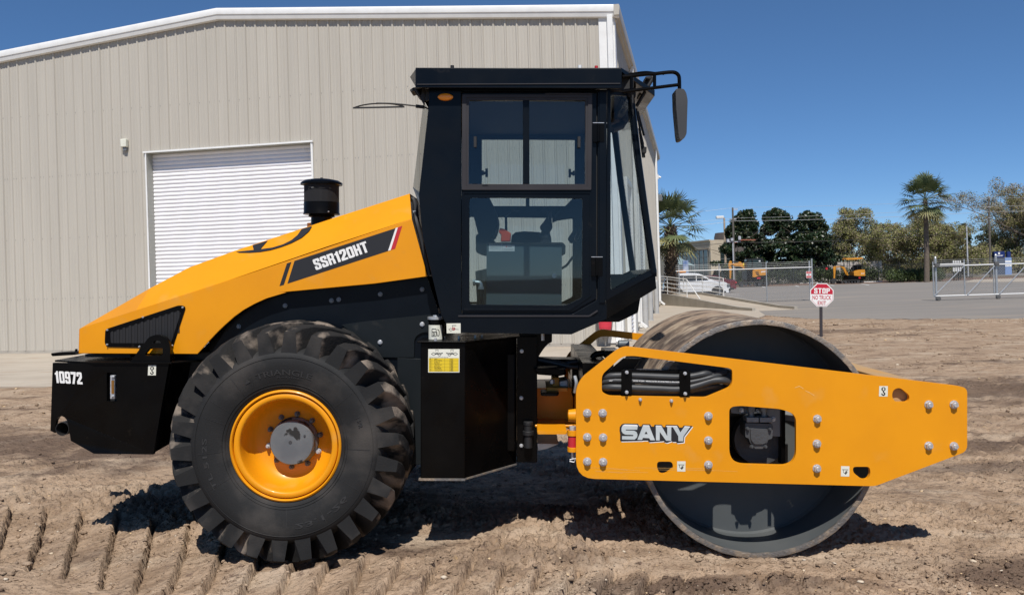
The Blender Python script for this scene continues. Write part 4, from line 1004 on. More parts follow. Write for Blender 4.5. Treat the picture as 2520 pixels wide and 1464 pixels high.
mb=MB(); block_text(mb,'10972',oo,ex,ey); obj('fleet_number',mb,M['white'],tank,recalc=False)
mb=MB(); a=RP(Z2(1205,290),YT); b=RP(Z2(1252,545),YT); mb.box(a.x,b.x,YT-.012,YT+.02,b.z,a.z); g=obj('level_gauge',mb,M['steel'],tank,bevel=.003)
mb=MB(); a=RP(Z2(1213,345),YT-.012); b=RP(Z2(1240,490),YT-.012); mb.box(a.x,b.x,YT-.016,YT-.011,b.z,a.z); obj('gauge_window',mb,mat('oil_in_sight_glass',(.20,.09,.015),.3),g)
for p in (Z2(1228,312),Z2(1225,522)): put_bolt(p,YT-.012,g,.008,.004)
mb=MB(); mb.prism(P2([Z2(1160,262),Z2(1268,262),Z2(1268,575),Z2(1160,575)],YT+.05),YT+.05,YT+.06); obj('gauge_recess',mb,M['seal'],tank)
hook_sticker([Z2(1612,183),Z2(1697,183),Z2(1694,291),Z2(1607,291)],YT,tank)
# lifting lug
mb=MB(); lug=[ZB(668,362),ZB(765,235),ZB(790,202),ZB(845,185),ZB(895,200),ZB(925,245),ZB(926,362)]
lo=rp(P2(lug,YT+.02),[0,.04,.04,.05,.05,.04,0]); lh=rp(P2([ZB(765,312),ZB(795,275),ZB(878,275),ZB(878,322),ZB(768,322)],YT+.02),.012)
lh2=rp(P2([ZB(812,243),ZB(828,226),ZB(856,226),ZB(870,243)],YT+.02),.012)
mb.prism(lo,YT+.02,YT+.05,[lh,lh2]); part('lifting_lug',mb,M['black'],bevel=.003)
# exhaust
c=RP(Z2(680,872),YT+.04); M['exh']=mat('sooty_pipe',(.04,.04,.042),.5,metal=.6); rO=.0435
mb=MB(); mb.lathe([(rO,0),(rO+.003,0),(rO+.003,.35),(rO,.35),(rO,0)],(c.x,YT+.035,c.z),'y',36); mb.disc((c.x,YT+.42,c.z),rO); part('exhaust_pipe',mb,M['exh'])
mb=MB(); mb.cyl((c.x,YT+.46,c.z),(c.x,1.2,c.z),rO,n=20); part('exhaust_stub',mb,M['black'])
# rear lamp bar sticking out over the tank lid
mb=MB(); mb.prism(rp(P2([Z2(592,45),Z2(700,35),Z2(850,30),Z2(868,62),Z2(605,78)],.75),.01),.7,.82); mb.prism(P2([Z2(822,5),Z2(836,5),Z2(836,40),Z2(822,40)],.75),.74,.76); part('rear_bracket',mb,M['black'],bevel=.003)
mb=MB(); mb.prism(P2([Z2(925,62),Z2(1420,68),Z2(1410,100),Z2(920,92)],YH+.1),YH+.1,1.5); part('hood_base',mb,M['seal'])

# ---- fuel tank
YF0=.12
xa=RP((1035,0),YF0).x; xb=RP((1143,0),YF0).x; zt=RP((0,842),YF0).z; zb=RP((0,1172),YF0).z
e=RP((1270,1130),.58); 
xc=e.x
mb=MB(); q=[(xa,YF0),(xb,YF0),(xc,.58),(xc,1.0),(xa,1.0)]; n=len(q)
mb.add([(a,b,zb) for a,b in q]+[(a,b,zt) for a,b in q],[tuple(range(n)),tuple(range(n,2*n))]+[(i,(i+1)%n,n+(i+1)%n,n+i) for i in range(n)])
ft=part('fuel_tank',mb,M['black'],bevel=.006)
mb=MB(); q=[(xa-.02,YF0-.02),(xb+.01,YF0-.02),(xc+.02,.56),(xc+.02,1.0),(xa-.02,1.0)]
mb.add([(a,b,zt+.001) for a,b in q]+[(a,b,zt+.012) for a,b in q],[tuple(range(n)),tuple(range(n,2*n))]+[(i,(i+1)%n,n+(i+1)%n,n+i) for i in range(n)])
obj('tank_lid',mb,M['black'],ft,bevel=.002)
mb=MB(); mb.box(xa-.012,xb+.006,YF0-.012,YF0+.02,zb-.012,zb+.001); mb.beam((xb,YF0,zb-.004),(xc,.57,zb-.004),.012,.010); obj('tank_foot',mb,M['rim'],ft)
for p,y in ((ZV(660,600),.30),(ZV(970,610),.32),(ZV(1305,610),.40),(ZV(1440,600),.45),(ZV(485,632),YF0)):
    q=RP(p,y); mb=MB(); mb.cyl((0,0,-.008),(0,0,.018),.010,n=6); o=obj('lid_bolt',mb,M['steel'],ft); o.location=(q.x,y,zt+.014)
rs=random.Random(3); mb=MB()
for k in range(34):
    x_,y_=rs.gauss(1187,3),rs.uniform(1065,1150)
    t_=(x_-1143)/(1270-1143); yy=YF0+(.58-YF0)*t_; a=RP((x_,y_),yy); w=rs.uniform(.001,.003); mb.add([(a.x-w,a.y-.0015,a.z),(a.x+w,a.y-.0015,a.z),(a.x+w*.5,a.y-.0015,a.z+w*3),(a.x-w*.5,a.y-.0015,a.z+w*2)],[(0,1,2,3)])
obj('paint_chips',mb,M['rim'],ft,recalc=False)
# capacity label: yellow table
q4=[ZV(336,796),ZV(978,796),ZV(976,1276),ZV(334,1276)]
mb=MB(); q=P2(q4,YF0); mb.add([(a,YF0-.0014,b) for a,b in q],[(0,1,2,3)],0)
polyface(mb,[uv(q,*p) for p in [(.02,.385),(.98,.385),(.98,.965),(.02,.965)]],YF0-.002,1)
for k in range(10): line(mb,q,[(.03,.395+.062*k),(.97,.395+.062*k)],.0011,YF0-.0024,2)
for u in (.03,.115,.53,.97): line(mb,q,[(u,.395),(u,.95)],.0011,YF0-.0024,2)
def lay(mb,q,s,u0,v0,u1,v1,y,mi=2,off=.01):
    a=uv(q,u0,v1); b=uv(q,u1,v1); c=uv(q,u0,v0); text_on(mb,s,(a[0],y,a[1]),(b[0]-a[0],0,b[1]-a[1]),(c[0]-a[0],0,c[1]-a[1]),offset=off,mi=mi)
lay(mb,q,'Single Drum Vibratory Roller Lubrication System Map',.04,.335,.64,.37,YF0-.0026)
rows=['Items','Fluid Filling','Engine Oil','Fuel Tank','Hydraulic Oil','Drive Axle','Gear Reducer','Tyre Pressure','Vibrating Drum']
for k,s in enumerate(rows):
    v=.405+.062*k; lay(mb,q,s,.20,v,.20+.018*len(s),v+.04,YF0-.0026); lay(mb,q,'%d'%(k+1),.06,v,.08,v+.04,YF0-.0026)
    lay(mb,q,'Capacity' if k==0 else 'L 500h',.68,v,.80,v+.04,YF0-.0026)
for s,o_ in ((1,.10),(-1,.94)):
    U=lambda u,v: (o_+s*u, v)
    line(mb,q,[U(.0,.21),U(.07,.15),U(.15,.21),U(.07,.27),U(.0,.21)],.0024,YF0-.0024,2); line(mb,q,[U(.12,.20),U(.22,.20),U(.30,.19),U(.36,.17)],.005,YF0-.0024,2)
    line(mb,q,[U(.13,.03),U(.22,.03),U(.21,.17),U(.15,.17),U(.14,.03)],.0018,YF0-.0024,2)
    ring=[U(.26+.05*math.cos(t),.23+.055*math.sin(t)) for t in [i*math.pi/6 for i in range(13)]]; line(mb,q,ring,.003,YF0-.0024,2)
obj('capacity_label',mb,[M['cream'],M['lab_yellow'],M['ink']],ft,recalc=False)
# filler neck
c=RP(ZV(497,400),.28); s_=(5.5+.28)/2100/5.229/1.598; zz=lambda v: RP(ZV(497,v),.28).z
mb=MB(); mb.cyl((c.x,.28,zt+.012),(c.x,.28,zz(165)),165*s_,n=40); fn=obj('filler_neck',mb,M['black'],ft,bevel=.003)
mb=MB(); mb.lathe([(150*s_,zz(190)),(178*s_,zz(185)),(178*s_,zz(135)),(165*s_,zz(130)),(70*s_,zz(125)),(65*s_,zz(100)),(.001,zz(95))],(c.x,.28,0),'z',40); obj('filler_cap',mb,M['galv'],fn)
mb=MB(); R_=166*s_; A0=[math.pi*1.5+a for a in np.linspace(-1.05,.93,13)]
for i in range(12):
    mb.add([(c.x+R_*math.cos(A0[j]),.28+R_*math.sin(A0[j]),z) for j,z in ((i,zz(590)),(i+1,zz(590)),(i+1,zz(296)),(i,zz(296)))],[(0,1,2,3)],0)
def cyl_line(pts,w):
    for (u0,v0),(u1,v1) in zip(pts[:-1],pts[1:]):
        for k in range(4):
            P=[]
            for t in (k/4,(k+1)/4):
                u=u0+(u1-u0)*t; v=v0+(v1-v0)*t; sx=np.clip((u-497)*s_/R_,-1,1); an=math.pi*1.5+math.asin(sx); P.append((an,zz(v)))
            (a,z0),(b,z1)=P; dn=math.hypot((b-a)*R_,z1-z0)+1e-9; ox=-(z1-z0)/dn*w/2/R_; oz=(b-a)*R_/dn*w/2; Q=R_+.0012
            mb.add([(c.x+Q*math.cos(t),.28+Q*math.sin(t),z) for t,z in ((a+ox,z0+oz),(b+ox,z1+oz),(b-ox,z1-oz),(a-ox,z0-oz))],[(0,1,2,3)],1)
for l in ([(430,520),(430,375),(515,375),(515,520)],[(420,522),(522,522)],[(430,432),(515,432)],[(515,432),(530,440),(535,505),(555,515),(573,500),(575,420),(560,395),(538,380)],[(455,455),(455,500),(478,500),(486,480),(478,455),(455,455)]): cyl_line(l,.0042)
obj('diesel_label',mb,[M['cream'],M['ink']],fn,recalc=False)
# right hand column with fasteners and valve
mb=MB(); a=RP((1272,0),.56); b=RP((1322,0),.56); mb.box(a.x,b.x,.56,1.3,RP((0,1132),.56).z,RP((0,826),.56).z); 
col=part('frame_column',mb,M['black'],bevel=.004)
for p in ((1284,864),(1283,979),(1283,1096)): put_bolt(p,.56,col,.012,.010)
mb=MB(); a=RP(ZE(776,1010),.52); mb.cyl((a.x,.52,a.z-.07),(a.x,.52,a.z+.10),.030,n=16); mb.cyl((a.x,.52,a.z+.02),(a.x,.52,a.z+.05),.04,n=16); mb.cyl((a.x,.52,a.z+.09),(a.x,.52,a.z+.115),.034,n=16); obj('drain_valve',mb,M['seal'],col,bevel=.003)
# round gusset of the cab mount seen against the light
mb=MB(); c0=[ZN(-200,480),ZN(478,490),ZN(475,648),ZN(400,690),ZN(330,760),ZN(270,840),ZN(225,910),ZN(190,975),ZN(170,1300),ZN(-200,1300)]
mb.prism(P2(c0,.60),.60,.64); part('mount_gusset',mb,M['black'],bevel=.003)
mb=MB(); a=RP(ZE(868,360),.3); mb.cyl((a.x,.3,a.z-.03),(a.x,.3,a.z+.03),.012,n=6); part('mount_bolt',mb,M['galv'])
# ------------------------------------------------------------------ wheels of the roller
def make_wheel(y0, flip=1):
    """near wheel at local y0; flip -1 mirrors it for the far side"""
    c=RP((702,1097),0); cx_,cz_=c.x,c.z
    root=bpy.data.objects.new('rear_wheel',None); sc.collection.objects.link(root); root.parent=roller; root.empty_display_size=.2
    root.matrix_local=Matrix.Translation((cx_,y0,cz_))@Matrix.Diagonal((1,flip,1,1))
    W=.62
    sw=[(.350,.03),(.362,.004),(.385,-.008),(.44,-.026),(.52,-.036),(.58,-.034),(.602,-.024),(.618,-.004),(.634,.03),(.655,.08),(.675,.15),(.688,.31)]
    prof=sw+[(r_,W-h) for r_,h in reversed(sw[:-1])]
    mb=MB(); mb.lathe(prof,(0,0,0),'y',120)
    tyre=obj('tyre',mb,[M['rubber']],root,ang=40)
    # traction lugs
    mb=MB(); NL=26
    ys_=[-.020,.025,.09,.19,.325]; rt=[.742,.768,.788,.796,.796]; rb=[.606,.628,.652,.672,.684]; an=[0,.035,.11,.235,.385]
    wt=[.036,.042,.044,.042,.038]; wb=[.052,.052,.051,.049,.046]
    rg=random.Random(2)
    for side in (0,1):
        for k in range(NL):
            t0=2*math.pi*(k+.30+.5*side)/NL; b=[]
            for y_,r_t,r_b,a_,w1,w2 in zip(ys_,rt,rb,an,wt,wb):
                yy=y_ if side==0 else W-y_; t=t0-a_
                for r_,w in ((r_b,-w2),(r_t,-w1),(r_t,w1),(r_b,w2)):
                    q=t+w/r_; b.append((r_*math.cos(q),yy,r_*math.sin(q)))
            n=len(ys_); f=[]; 
            for i in range(n-1):
                for j in range(3): f.append((i*4+j,(i+1)*4+j,(i+1)*4+j+1,i*4+j+1))
            mb.add(b,f,0); mb.add(b[:4],[(0,1,2,3)],1); mb.add(b[-4:],[(0,1,2,3)],0)
    lugs=obj('tread_lugs',mb,[M['tread'],M['rubber']],tyre,bevel=.007,ang=50)
    # sidewall rings and raised lettering
    sy=lambda r_: float(np.interp(r_,[p[0] for p in sw[:9]],[p[1] for p in sw[:9]]))
    mb=MB()
    def ring(r0,r1,h): mb.lathe([(r0,sy(r0)),(r0+.002,sy(r0)-h),(r1-.002,sy(r1)-h),(r1,sy(r1))],(0,0,0),'y',120)
    ring(.385,.392,.004); ring(.405,.409,.003); ring(.575,.580,.003)
    def arc(s,a0,a1,r0,r1,h=.0028):
        V,F=text_geo(s,.012); pts=[]
        for u,v in V:
            a=math.radians(a0+(a1-a0)*float(u)); r_=r0+(r1-r0)*float(v); pts.append((r_*math.cos(a),sy(r_)-h,r_*math.sin(a)))
        mb.add(pts,F,1)
    if flip==1:
        arc('TRIANGLE',112,68,.462,.500); arc('RADIAL',96,76,.445,.454)
        arc('23.1-26',-82,-38,.500,.535); arc('TL 512S',212,174,.500,.530); arc('14PR',22,14,.50,.53)
        mb.add([((r_*math.cos(a)),sy(r_)-.003,r_*math.sin(a)) for r_,a in ((.470,math.radians(122)),(.470,math.radians(117)),(.500,math.radians(119)))],[(0,1,2)],1)
        # thin mould lines across the sidewall
        for d in (148,160,185,128,38,-2,-30,-88,-60,-150):
            a=math.radians(d); 
            for r0 in np.linspace(.40,.56,5)[:-1]:
                r1=r0+.04; w=.0012
                mb.add([((r_)*math.cos(a+s_*w/r_+(.02*(r_-.4) if d%4 else 0)),sy(r_)-.002,r_*math.sin(a+s_*w/r_+(.02*(r_-.4) if d%4 else 0))) for r_,s_ in ((r0,-1),(r0,1),(r1,1),(r1,-1))],[(0,1,2,3)],1)
    obj('sidewall_marks',mb,[M['rubber'],M['rub2']],tyre,recalc=False)
    # rim
    mb=MB()
    mb.lathe([(.352,.040),(.362,.030),(.367,.010),(.362,-.004),(.352,-.008),(.346,-.002),(.3455,.032),(.339,.034),(.338,.006),(.330,.000),(.312,.000),(.302,.006),(.299,.018),(.297,.07),(.290,.125),(.270,.170),(.235,.200),(.20,.212),(.10,.214)],(0,0,0),'y',96)
    rim=obj('rim',mb,M['yellow'],root,ang=50)
    mb=MB(); mb.lathe([(.16,.214),(.158,.19),(.146,.175),(.146,.128),(.140,.118),(.001,.118)],(0.008,0,-.004),'y',64)
    hub=obj('hub',mb,[M['hub']],root,ang=30)
    mb=MB(); mb.lathe([(.001,.1165),(.012,.1165),(.012,.119)],(.0,0,0),'y',12); mb.lathe([(.001,.112),(.007,.112),(.007,.12)],(.095,0,.045),'y',10)
    obj('hub_plug',mb,M['motor'],hub)
    for k in range(10):
        a=math.radians(80+36*k+4); mb=MB(); mb.cyl((0,0,0),(0,-.007,0),.018,n=20); mb.cyl((0,-.007,0),(0,-.030,0),.0145,n=6); mb.cyl((0,-.030,0),(0,-.042,0),.008,n=10)
        o=obj('wheel_nut',mb,M['steel'] if k in (3,7) else M['motor2'],root); o.location=(.004+.178*math.cos(a),.212,-.002+.178*math.sin(a)); o.rotation_euler=(0,k*.7,0)
    return root
M['rub2']=mat('lit_tyre_letters',(.022,.022,.0225),.75)  # lighter than the rubber: light on the embossed letters put into their colour
M['motor2']=mat('nut_grey',(.12,.125,.13),.5,metal=.2)
w1=make_wheel(0.0,1)
w2=make_wheel(1.87,-1)

# ------------------------------------------------------------------ cab
YC=.12; YCF=1.75; MY=lambda y: 1.87-y
def zd(*pts,y=YC): return P2(list(pts),y,ZD)
side=[(236,188),(1128,195),(1128,1340),(950,1418),(345,1408),(300,1325),(203,920),(187,720),(240,240)]
hole=[(400,205),(1082,205),(1082,1245),(955,1318),(400,1318)]
mb=MB(); mb.prism(zd(*side),YC,YC+.03,[rp(zd(*hole),.01)])
cab=part('cab',mb,M['navy'],bevel=.004)
up_=[(438,248),(1022,248),(1020,668),(436,668)]
low=[ZL(190,108),ZL(1497,118),ZL(1490,1262),ZL(1300,1352),ZL(190,1340)]
mb=MB(); mb.prism(rp(zd((406,212),(1076,212),(1076,1238),(950,1308),(406,1308)),.008),YC+.008,YC+.034,[zd(*up_),rp(P2(low,YC),[.02,.02,.02,.03,.02])])
mb.prism(rp(zd((403,705),(1052,705),(1052,1226),(945,1300),(403,1300)),.006),YC+.002,YC+.008,[rp(zd((412,714),(1043,714),(1043,1221),(941,1291),(412,1291)),.006)])
door=obj('door',mb,M['navy'],cab,bevel=.003)
mb=MB(); mb.prism(rp(P2(low,YC),.02),YC+.02,YC+.026); obj('door_glass',mb,M['glass'],door)
mb=MB(); mb.prism(rp(zd((405,221),(1055,221),(1050,697),(403,697)),.006),YC-.008,YC+.012,[rp(zd((426,236),(1034,236),(1032,680),(424,680)),.004)])
mb.prism(rp(zd((426,236),(1034,236),(1032,680),(424,680)),.004),YC-.002,YC+.03,[rp(zd(*up_),.003)])
wf=obj('window_frame',mb,M['frame'],door,bevel=.002)
mb=MB(); mb.prism(zd((437,252),(722,252),(722,666),(437,666)),YC+.010,YC+.015); obj('sliding_pane',mb,M['glass'],door)
mb=MB(); mb.prism(zd((712,250),(1020,250),(1020,666),(712,666)),YC+.022,YC+.027); obj('sliding_pane',mb,M['glass'],door)
mb=MB(); mb.prism(zd((708,249),(740,249),(740,667),(708,667)),YC+.004,YC+.030); mb.prism(P2([ZM(405,1352),ZM(485,1352),ZM(485,1362),ZM(405,1362)],YC-.01),YC-.010,YC-.006); obj('window_mullion',mb,M['navy'],door,bevel=.003)
for q in ([ZM(290,690),ZM(328,690),ZM(328,836),ZM(290,836)],[ZM(1715,690),ZM(1752,690),ZM(1752,838),ZM(1715,838)]):
    mb=MB(); mb.prism(rp(P2(q,YC),.003),YC-.006,YC+.012); obj('window_latch',mb,M['seal'],door,bevel=.002)
mb=MB(); a=zd((1056,205),(1104,1250)); mb.box(a[0][0],a[1][0],YC+.036,YC+.06,a[1][1],a[0][1]); mb.beam(RP(ZD(1082,1246),YC+.05),RP(ZD(955,1314),YC+.05),.03,.03); mb.box(RP(ZD(400,0),YC).x,RP(ZD(960,0),YC).x,YC+.036,YC+.06,RP(ZD(0,1320),YC).z,RP(ZD(0,1300),YC).z); obj('door_seal',mb,M['seal'],cab)
# far window latches seen through the cab
for s_ in (0,1):
    q=[(400,1155),(425,1155),(432,1172),(450,1172),(450,1128),(483,1128),(483,1242),(450,1242),(450,1206),(432,1206),(425,1218),(400,1218)]
    if s_: q=[(2072-x,y+5) for x,y in q]
    mb=MB(); mb.prism(P2([ZM(*p) for p in q],1.70),1.69,1.72); obj('window_latch',mb,M['seal'],cab)
# trims: drip strip above the door, sill strip below it
mb=MB(); mb.beam(RP(ZD(385,1327),YC-.006),RP(ZD(1040,1327),YC-.006),.012,.010); mb.beam(RP(ZD(1040,1327),YC-.006),RP(ZD(1082,1300),YC-.006),.012,.010); obj('sill_strip',mb,M['frame'],cab)
mb=MB(); mb.beam(RP(ZD(820,216),YC-.012),RP(ZD(1056,216),YC-.012),.010,.006); obj('drip_strip',mb,M['frame'],cab)
mb=MB(); mb.prism(zd((1090,198),(1128,198),(1118,1262),(1090,1262)),YC-.010,YC-.001); mb.prism(zd((355,1330),(1090,1330),(1118,1265),(1128,1265),(1128,1342),(950,1419),(350,1409)),YC-.006,YC-.001); obj('front_pillar',mb,M['navy'],cab,bevel=.003)
for y0_,y1_,x0_ in ((363,458,1058),(1033,1127,1050)):
    mb=MB(); mb.prism(rp(zd((x0_,y0_),(x0_+57,y0_),(x0_+57,y1_),(x0_,y1_)),.004),YC-.014,YC-.002); a=RP(ZD(x0_+28,y0_+4),YC-.016); b=RP(ZD(x0_+28,y1_-4),YC-.016); mb.cyl(a,b,.009,n=12)
    h=obj('door_hinge',mb,M['black'],cab,bevel=.002)
    mb=MB(); mb.beam(RP(ZD(x0_,y0_-1),YC-.012),RP(ZD(x0_+57,y0_-1),YC-.012),.012,.004); obj('hinge_cap',mb,M['steel'],h)
# far side wall with its windows
far_holes=[P2([(1186,345),(1294,345),(1294,508),(1186,508)],YCF),P2([(1303,345),(1414,346),(1414,508),(1303,508)],YCF),
  rp(P2([ZL(195,335),ZL(1380,350),ZL(1378,1248),ZL(1262,1308),ZL(195,1308)],YCF),.015)]
so_=zd(*side)
mb=MB(); mb.prism(so_,YCF-.03,YCF,far_holes); obj('far_side',mb,M['navy'],cab)
mb=MB(); mb.prism(P2([(1180,340),(1420,340),(1420,750),(1150,750),(1150,530),(1180,530)],YCF-.015),YCF-.017,YCF-.013); obj('far_glass',mb,M['glass2'],cab)
# rear and bottom shell
sh=[(x,z) for x,z in zd((187,720),(203,920),(300,1325),(345,1408),(950,1418),(1128,1340))]
mb=MB(); n=len(sh)
mb.add([(x,YC+.03,z) for x,z in sh]+[(x,YCF-.03,z) for x,z in sh],[(i,i+1,n+i+1,n+i) for i in range(n-1)])
fl=zd((380,1310),(1100,1310)); mb.box(fl[0][0],fl[1][0],YC+.04,YCF-.04,fl[0][1]-.02,fl[0][1]+.01)
obj('cab_floor',mb,M['black'],cab,recalc=False)
mb=MB(); mb.prism(P2([ZD(950,1310),ZD(1297,1235),ZD(1285,1310),ZD(1190,1357),ZD(1000,1357)],.5),.5,1.37); obj('front_skirt',mb,M['black'],cab,bevel=.006)
# inner lining seen through the glass: headliner and rear post trim
M['lining']=mat('dark_blue_grey_lining',(.012,.018,.027),.75)
mb=MB(); a=zd((240,215)); b=zd((1125,215)); mb.box(a[0][0],b[0][0],YC+.04,YCF-.04,a[0][1]-.01,a[0][1]+.02); 
obj('headliner',mb,M['lining'],cab)
# front quarter lights and windscreen on slanted planes
ny=lambda v: 1131
fx_=lambda v: np.interp(v,[200,530,1120,1190],[1250,1288,1368,1377])
Y0q,Y1q=YC+.0,.37
def QP(x,v,off=0):
    u=(x-ny(v))/(fx_(v)-ny(v)); y=Y0q+(Y1q-Y0q)*u+off; return RP(ZD(x,v),y)
def slant(loops,mi,mb,t=.025,mirror=False):
    fl=[p for l in loops for p in l]; tri=tessellate_polygon([[Vector((p[0],p[1],0)) for p in l] for l in loops]); n=len(fl)
    A=[QP(*p) for p in fl]; Bk=[a+Vector((0,t,0)) for a in A]
    if mirror: A=[Vector((a.x,MY(a.y),a.z)) for a in A]; Bk=[Vector((a.x,MY(a.y),a.z)) for a in Bk]
    fs=[tuple(q) for q in tri]+[tuple(i+n for i in reversed(q)) for q in tri]; b=0
    for l in loops:
        k=len(l)
        for i in range(k): j=(i+1)%k; fs.append((b+i,b+j,b+j+n,b+i+n))
        b+=k
    mb.add(A+Bk,fs,mi)
qo=[(1131,195),(1250,200),(1265,340),(1290,530),(1330,830),(1370,1118),(1125,1250)]
qi=rp([(1148,222),(1240,228),(1262,470),(1347,1095),(1147,1200)],[10,10,20,14,14])
for mir in (False,True):
    mb=MB(); slant([qo,qi],0,mb,mirror=mir); f_=obj('quarter_frame',mb,M['navy'],cab,bevel=.003)
    mb=MB(); 
    ql=[(1143,216),(1246,222),(1268,470),(1352,1100),(1143,1206)]; A=[QP(*p,.010) for p in ql]
    if mir: A=[Vector((a.x,MY(a.y),a.z)) for a in A]
    mb.add(A,[(0,1,2,3,4)]); obj('quarter_glass',mb,M['glass'],f_,recalc=False)
    mb=MB(); slant([[(1120,1250),(1371,1120),(1377,1190),(1128,1340)]],0,mb,t=.06,mirror=mir); obj('quarter_skirt',mb,M['black'],cab,bevel=.004)
P_=lambda v,off=0: RP(ZD(float(fx_(v))-off,v),Y1q)
mb=MB()
for mir in (0,1):
    pts=[P_(v,6) for v in (205,340,530,830,1115)]
    if mir: pts=[Vector((p.x,MY(p.y),p.z)) for p in pts]
    mb.tube(pts,.026,8)
a=P_(1112,6); b=Vector((a.x,MY(a.y),a.z)); mb.beam(a,b,.05,.05)
a=P_(215,6); b=Vector((a.x,MY(a.y),a.z)); mb.beam(a,b,.05,.07)
ws=obj('windscreen_frame',mb,M['navy'],cab,bevel=.004)
mb=MB(); A=[P_(v,4) for v in (205,340,530,830,1115)]; A2=[Vector((p.x,MY(p.y),p.z)) for p in A]; n=len(A); mb.add(A+A2,[(i,i+1,n+i+1,n+i) for i in range(n-1)]); obj('windscreen',mb,M['glass2'],ws,recalc=False)
mb=MB(); a=P_(1118); b=P_(1188); 
mb.hexa([(b.x-.30,Y1q+.03,b.z-.06),(b.x,Y1q,b.z),(b.x,MY(Y1q),b.z),(b.x-.3,MY(Y1q)-.03,b.z-.06),(a.x-.30,Y1q+.03,a.z),(a.x,Y1q,a.z),(a.x,MY(Y1q),a.z),(a.x-.3,MY(Y1q)-.03,a.z)])
obj('front_ledge',mb,M['black'],cab)
# things on the windscreen: wiper and brackets
mb=MB(); mb.tube([RP(ZP(760,800),.62),RP(ZP(850,1150),.62)],.008,6); mb.tube(smooth([RP(ZP(740,760),.6),RP(ZP(790,1050),.6),RP(ZP(830,1300),.6),RP(ZP(840,1464),.6)]),.007,6)
mb.prism(P2([ZP(820,1310),ZP(885,1320),ZP(880,1400),ZP(825,1400)],.6),.58,.64); mb.prism(P2([ZP(775,1040),ZP(800,1040),ZP(850,1250),ZP(870,1460),ZP(830,1460)],.6),.6,.63); obj('front_wiper',mb,M['seal'],ws)
# ---- roof
rf=zd((170,85),(1203,88),(1203,190),(170,186),y=.05)
mb=MB(); mb.prism(rf,.05,.07)
zt=rf[0][1]; zb=rf[3][1]
xl_,xr_=rf[0][0],rf[1][0]
fr=RP(ZP(1005,250),.42); 
q=[(xl_,.07),(xr_,.07),(fr.x,.42),(fr.x,1.45),(xr_,1.80),(xl_,1.80)]; n=len(q)
mb.add([(a,b,zt-.001-(.07 if a>xr_+.01 else 0)) for a,b in q]+[(a,b,zt-.03-(.085 if a>xr_+.01 else 0)) for a,b in q],[tuple(range(n)),tuple(range(n,2*n))]+[(i,(i+1)%n,n+(i+1)%n,n+i) for i in range(n)])
mb.prism([(x,z) for x,z in rf],1.80,1.82)
mb.box(xl_,xr_-.02,.07,1.80,zb+.06,zb+.09)
roof=obj('cab_roof',mb,M['navy'],cab,bevel=.004)
mb=MB(); z_=RP(ZQ(1100,488),.05).z; mb.beam((xl_+.01,.047,z_),(xr_-.01,.047,z_),.006,.006); obj('roof_bead',mb,M['frame'],roof)
# chamfered rear end of the roof
e0,e1,e2=RP(ZQ(1100,195),.12),RP(ZQ(1000,362),.30),RP(ZQ(1095,545),.12)
mb=MB(); 
for (ya,yb) in ((.10,.13),(1.74,1.77)):
    pass
A=[(xl_+.004,.06,zt-.003),(e1.x,.30,e1.z),(xl_+.004,.06,zb+.003)]; B=[(xl_+.004,1.81,zt-.003),(e1.x,1.57,e1.z),(xl_+.004,1.81,zb+.003)]
mb.add(A+B,[(0,1,4,3),(1,2,5,4),(0,2,1),(3,4,5)]); obj('roof_end',mb,M['navy'],roof,recalc=True)
mb=MB(); mb.prism(rp(P2([ZQ(1000,590),ZQ(1070,545),ZQ(1200,560),ZQ(1215,680),ZQ(1160,705),ZQ(1120,675),ZQ(1075,600),ZQ(1020,625)],.30),.008),.28,.42); obj('rear_work_lamp',mb,M['seal'],roof,bevel=.004)
mb=MB(); mb.prism(P2([ZQ(1215,555),ZQ(1262,560),ZQ(1255,740),ZQ(1245,825),ZQ(1190,735)],.2),.18,.21); mb.prism(P2([ZQ(1270,560),ZQ(1360,560),ZQ(1345,740),ZQ(1260,770)],.16),.155,.18); mb.tube([RP(ZQ(1090,550),.2),RP(ZQ(1248,830),.2)],.006,6); obj('rear_bracket',mb,M['seal'],roof)
# front brow, lamp, brace
mb=MB(); mb.prism(zd((1200,100),(1262,112),(1262,330),(1245,200),(1130,200),(1130,190),(1200,190),y=.16),.16,.20)
mb.prism(P2([ZP(530,200),ZP(735,260),ZP(730,600),ZP(640,600),ZP(530,500)],.34),.33,.37)
mb.tube([RP(ZP(975,335),.40),RP(ZP(745,725),.40)],.012,8); mb.tube([RP(ZP(1000,262),.42),RP(ZP(975,335),.40)],.014,8)
mb.prism(P2([ZP(870,310),ZP(975,300),ZP(955,340),ZP(880,335)],.42),.40,1.45)
obj('front_brow',mb,M['seal'],roof)
mb=MB(); mb.prism(rp(P2([ZP(815,400),ZP(880,375),ZP(950,395),ZP(900,480),ZP(870,560),ZP(780,580),ZP(775,480)],.5),.006),.48,.62); obj('front_work_lamp',mb,M['seal'],roof,bevel=.005)
mb=MB(); mb.prism(P2([ZP(385,640),ZP(620,620),ZP(700,690),ZP(540,980),ZP(385,985)],1.15),1.15,1.17); M['browngrey']=mat('brown_grey_panel',(.10,.085,.075),.7,col2=(.14,.11,.10),vs=8); obj('overhead_panel',mb,M['browngrey'],cab)  # flat mottled brown-grey panel behind the front quarter glass
mb=MB(); mb.tube([RP(ZP(385,1060),.95),RP(ZP(520,1010),1.0),RP(ZP(690,740),1.05)],.030,8); obj('panel_arm',mb,M['seal'],cab)
for p,m_ in ((ZQ(1717,183),'seal'),(ZP(165,160),'red'),(ZD(993,78),'white')):
    q=RP(p,.5); mb=MB(); mb.cyl((q.x,.5,zt-.01),(q.x,.5,q.z+.006),.013 if m_!='red' else .012,n=14); obj('roof_plug',mb,M[m_],roof)
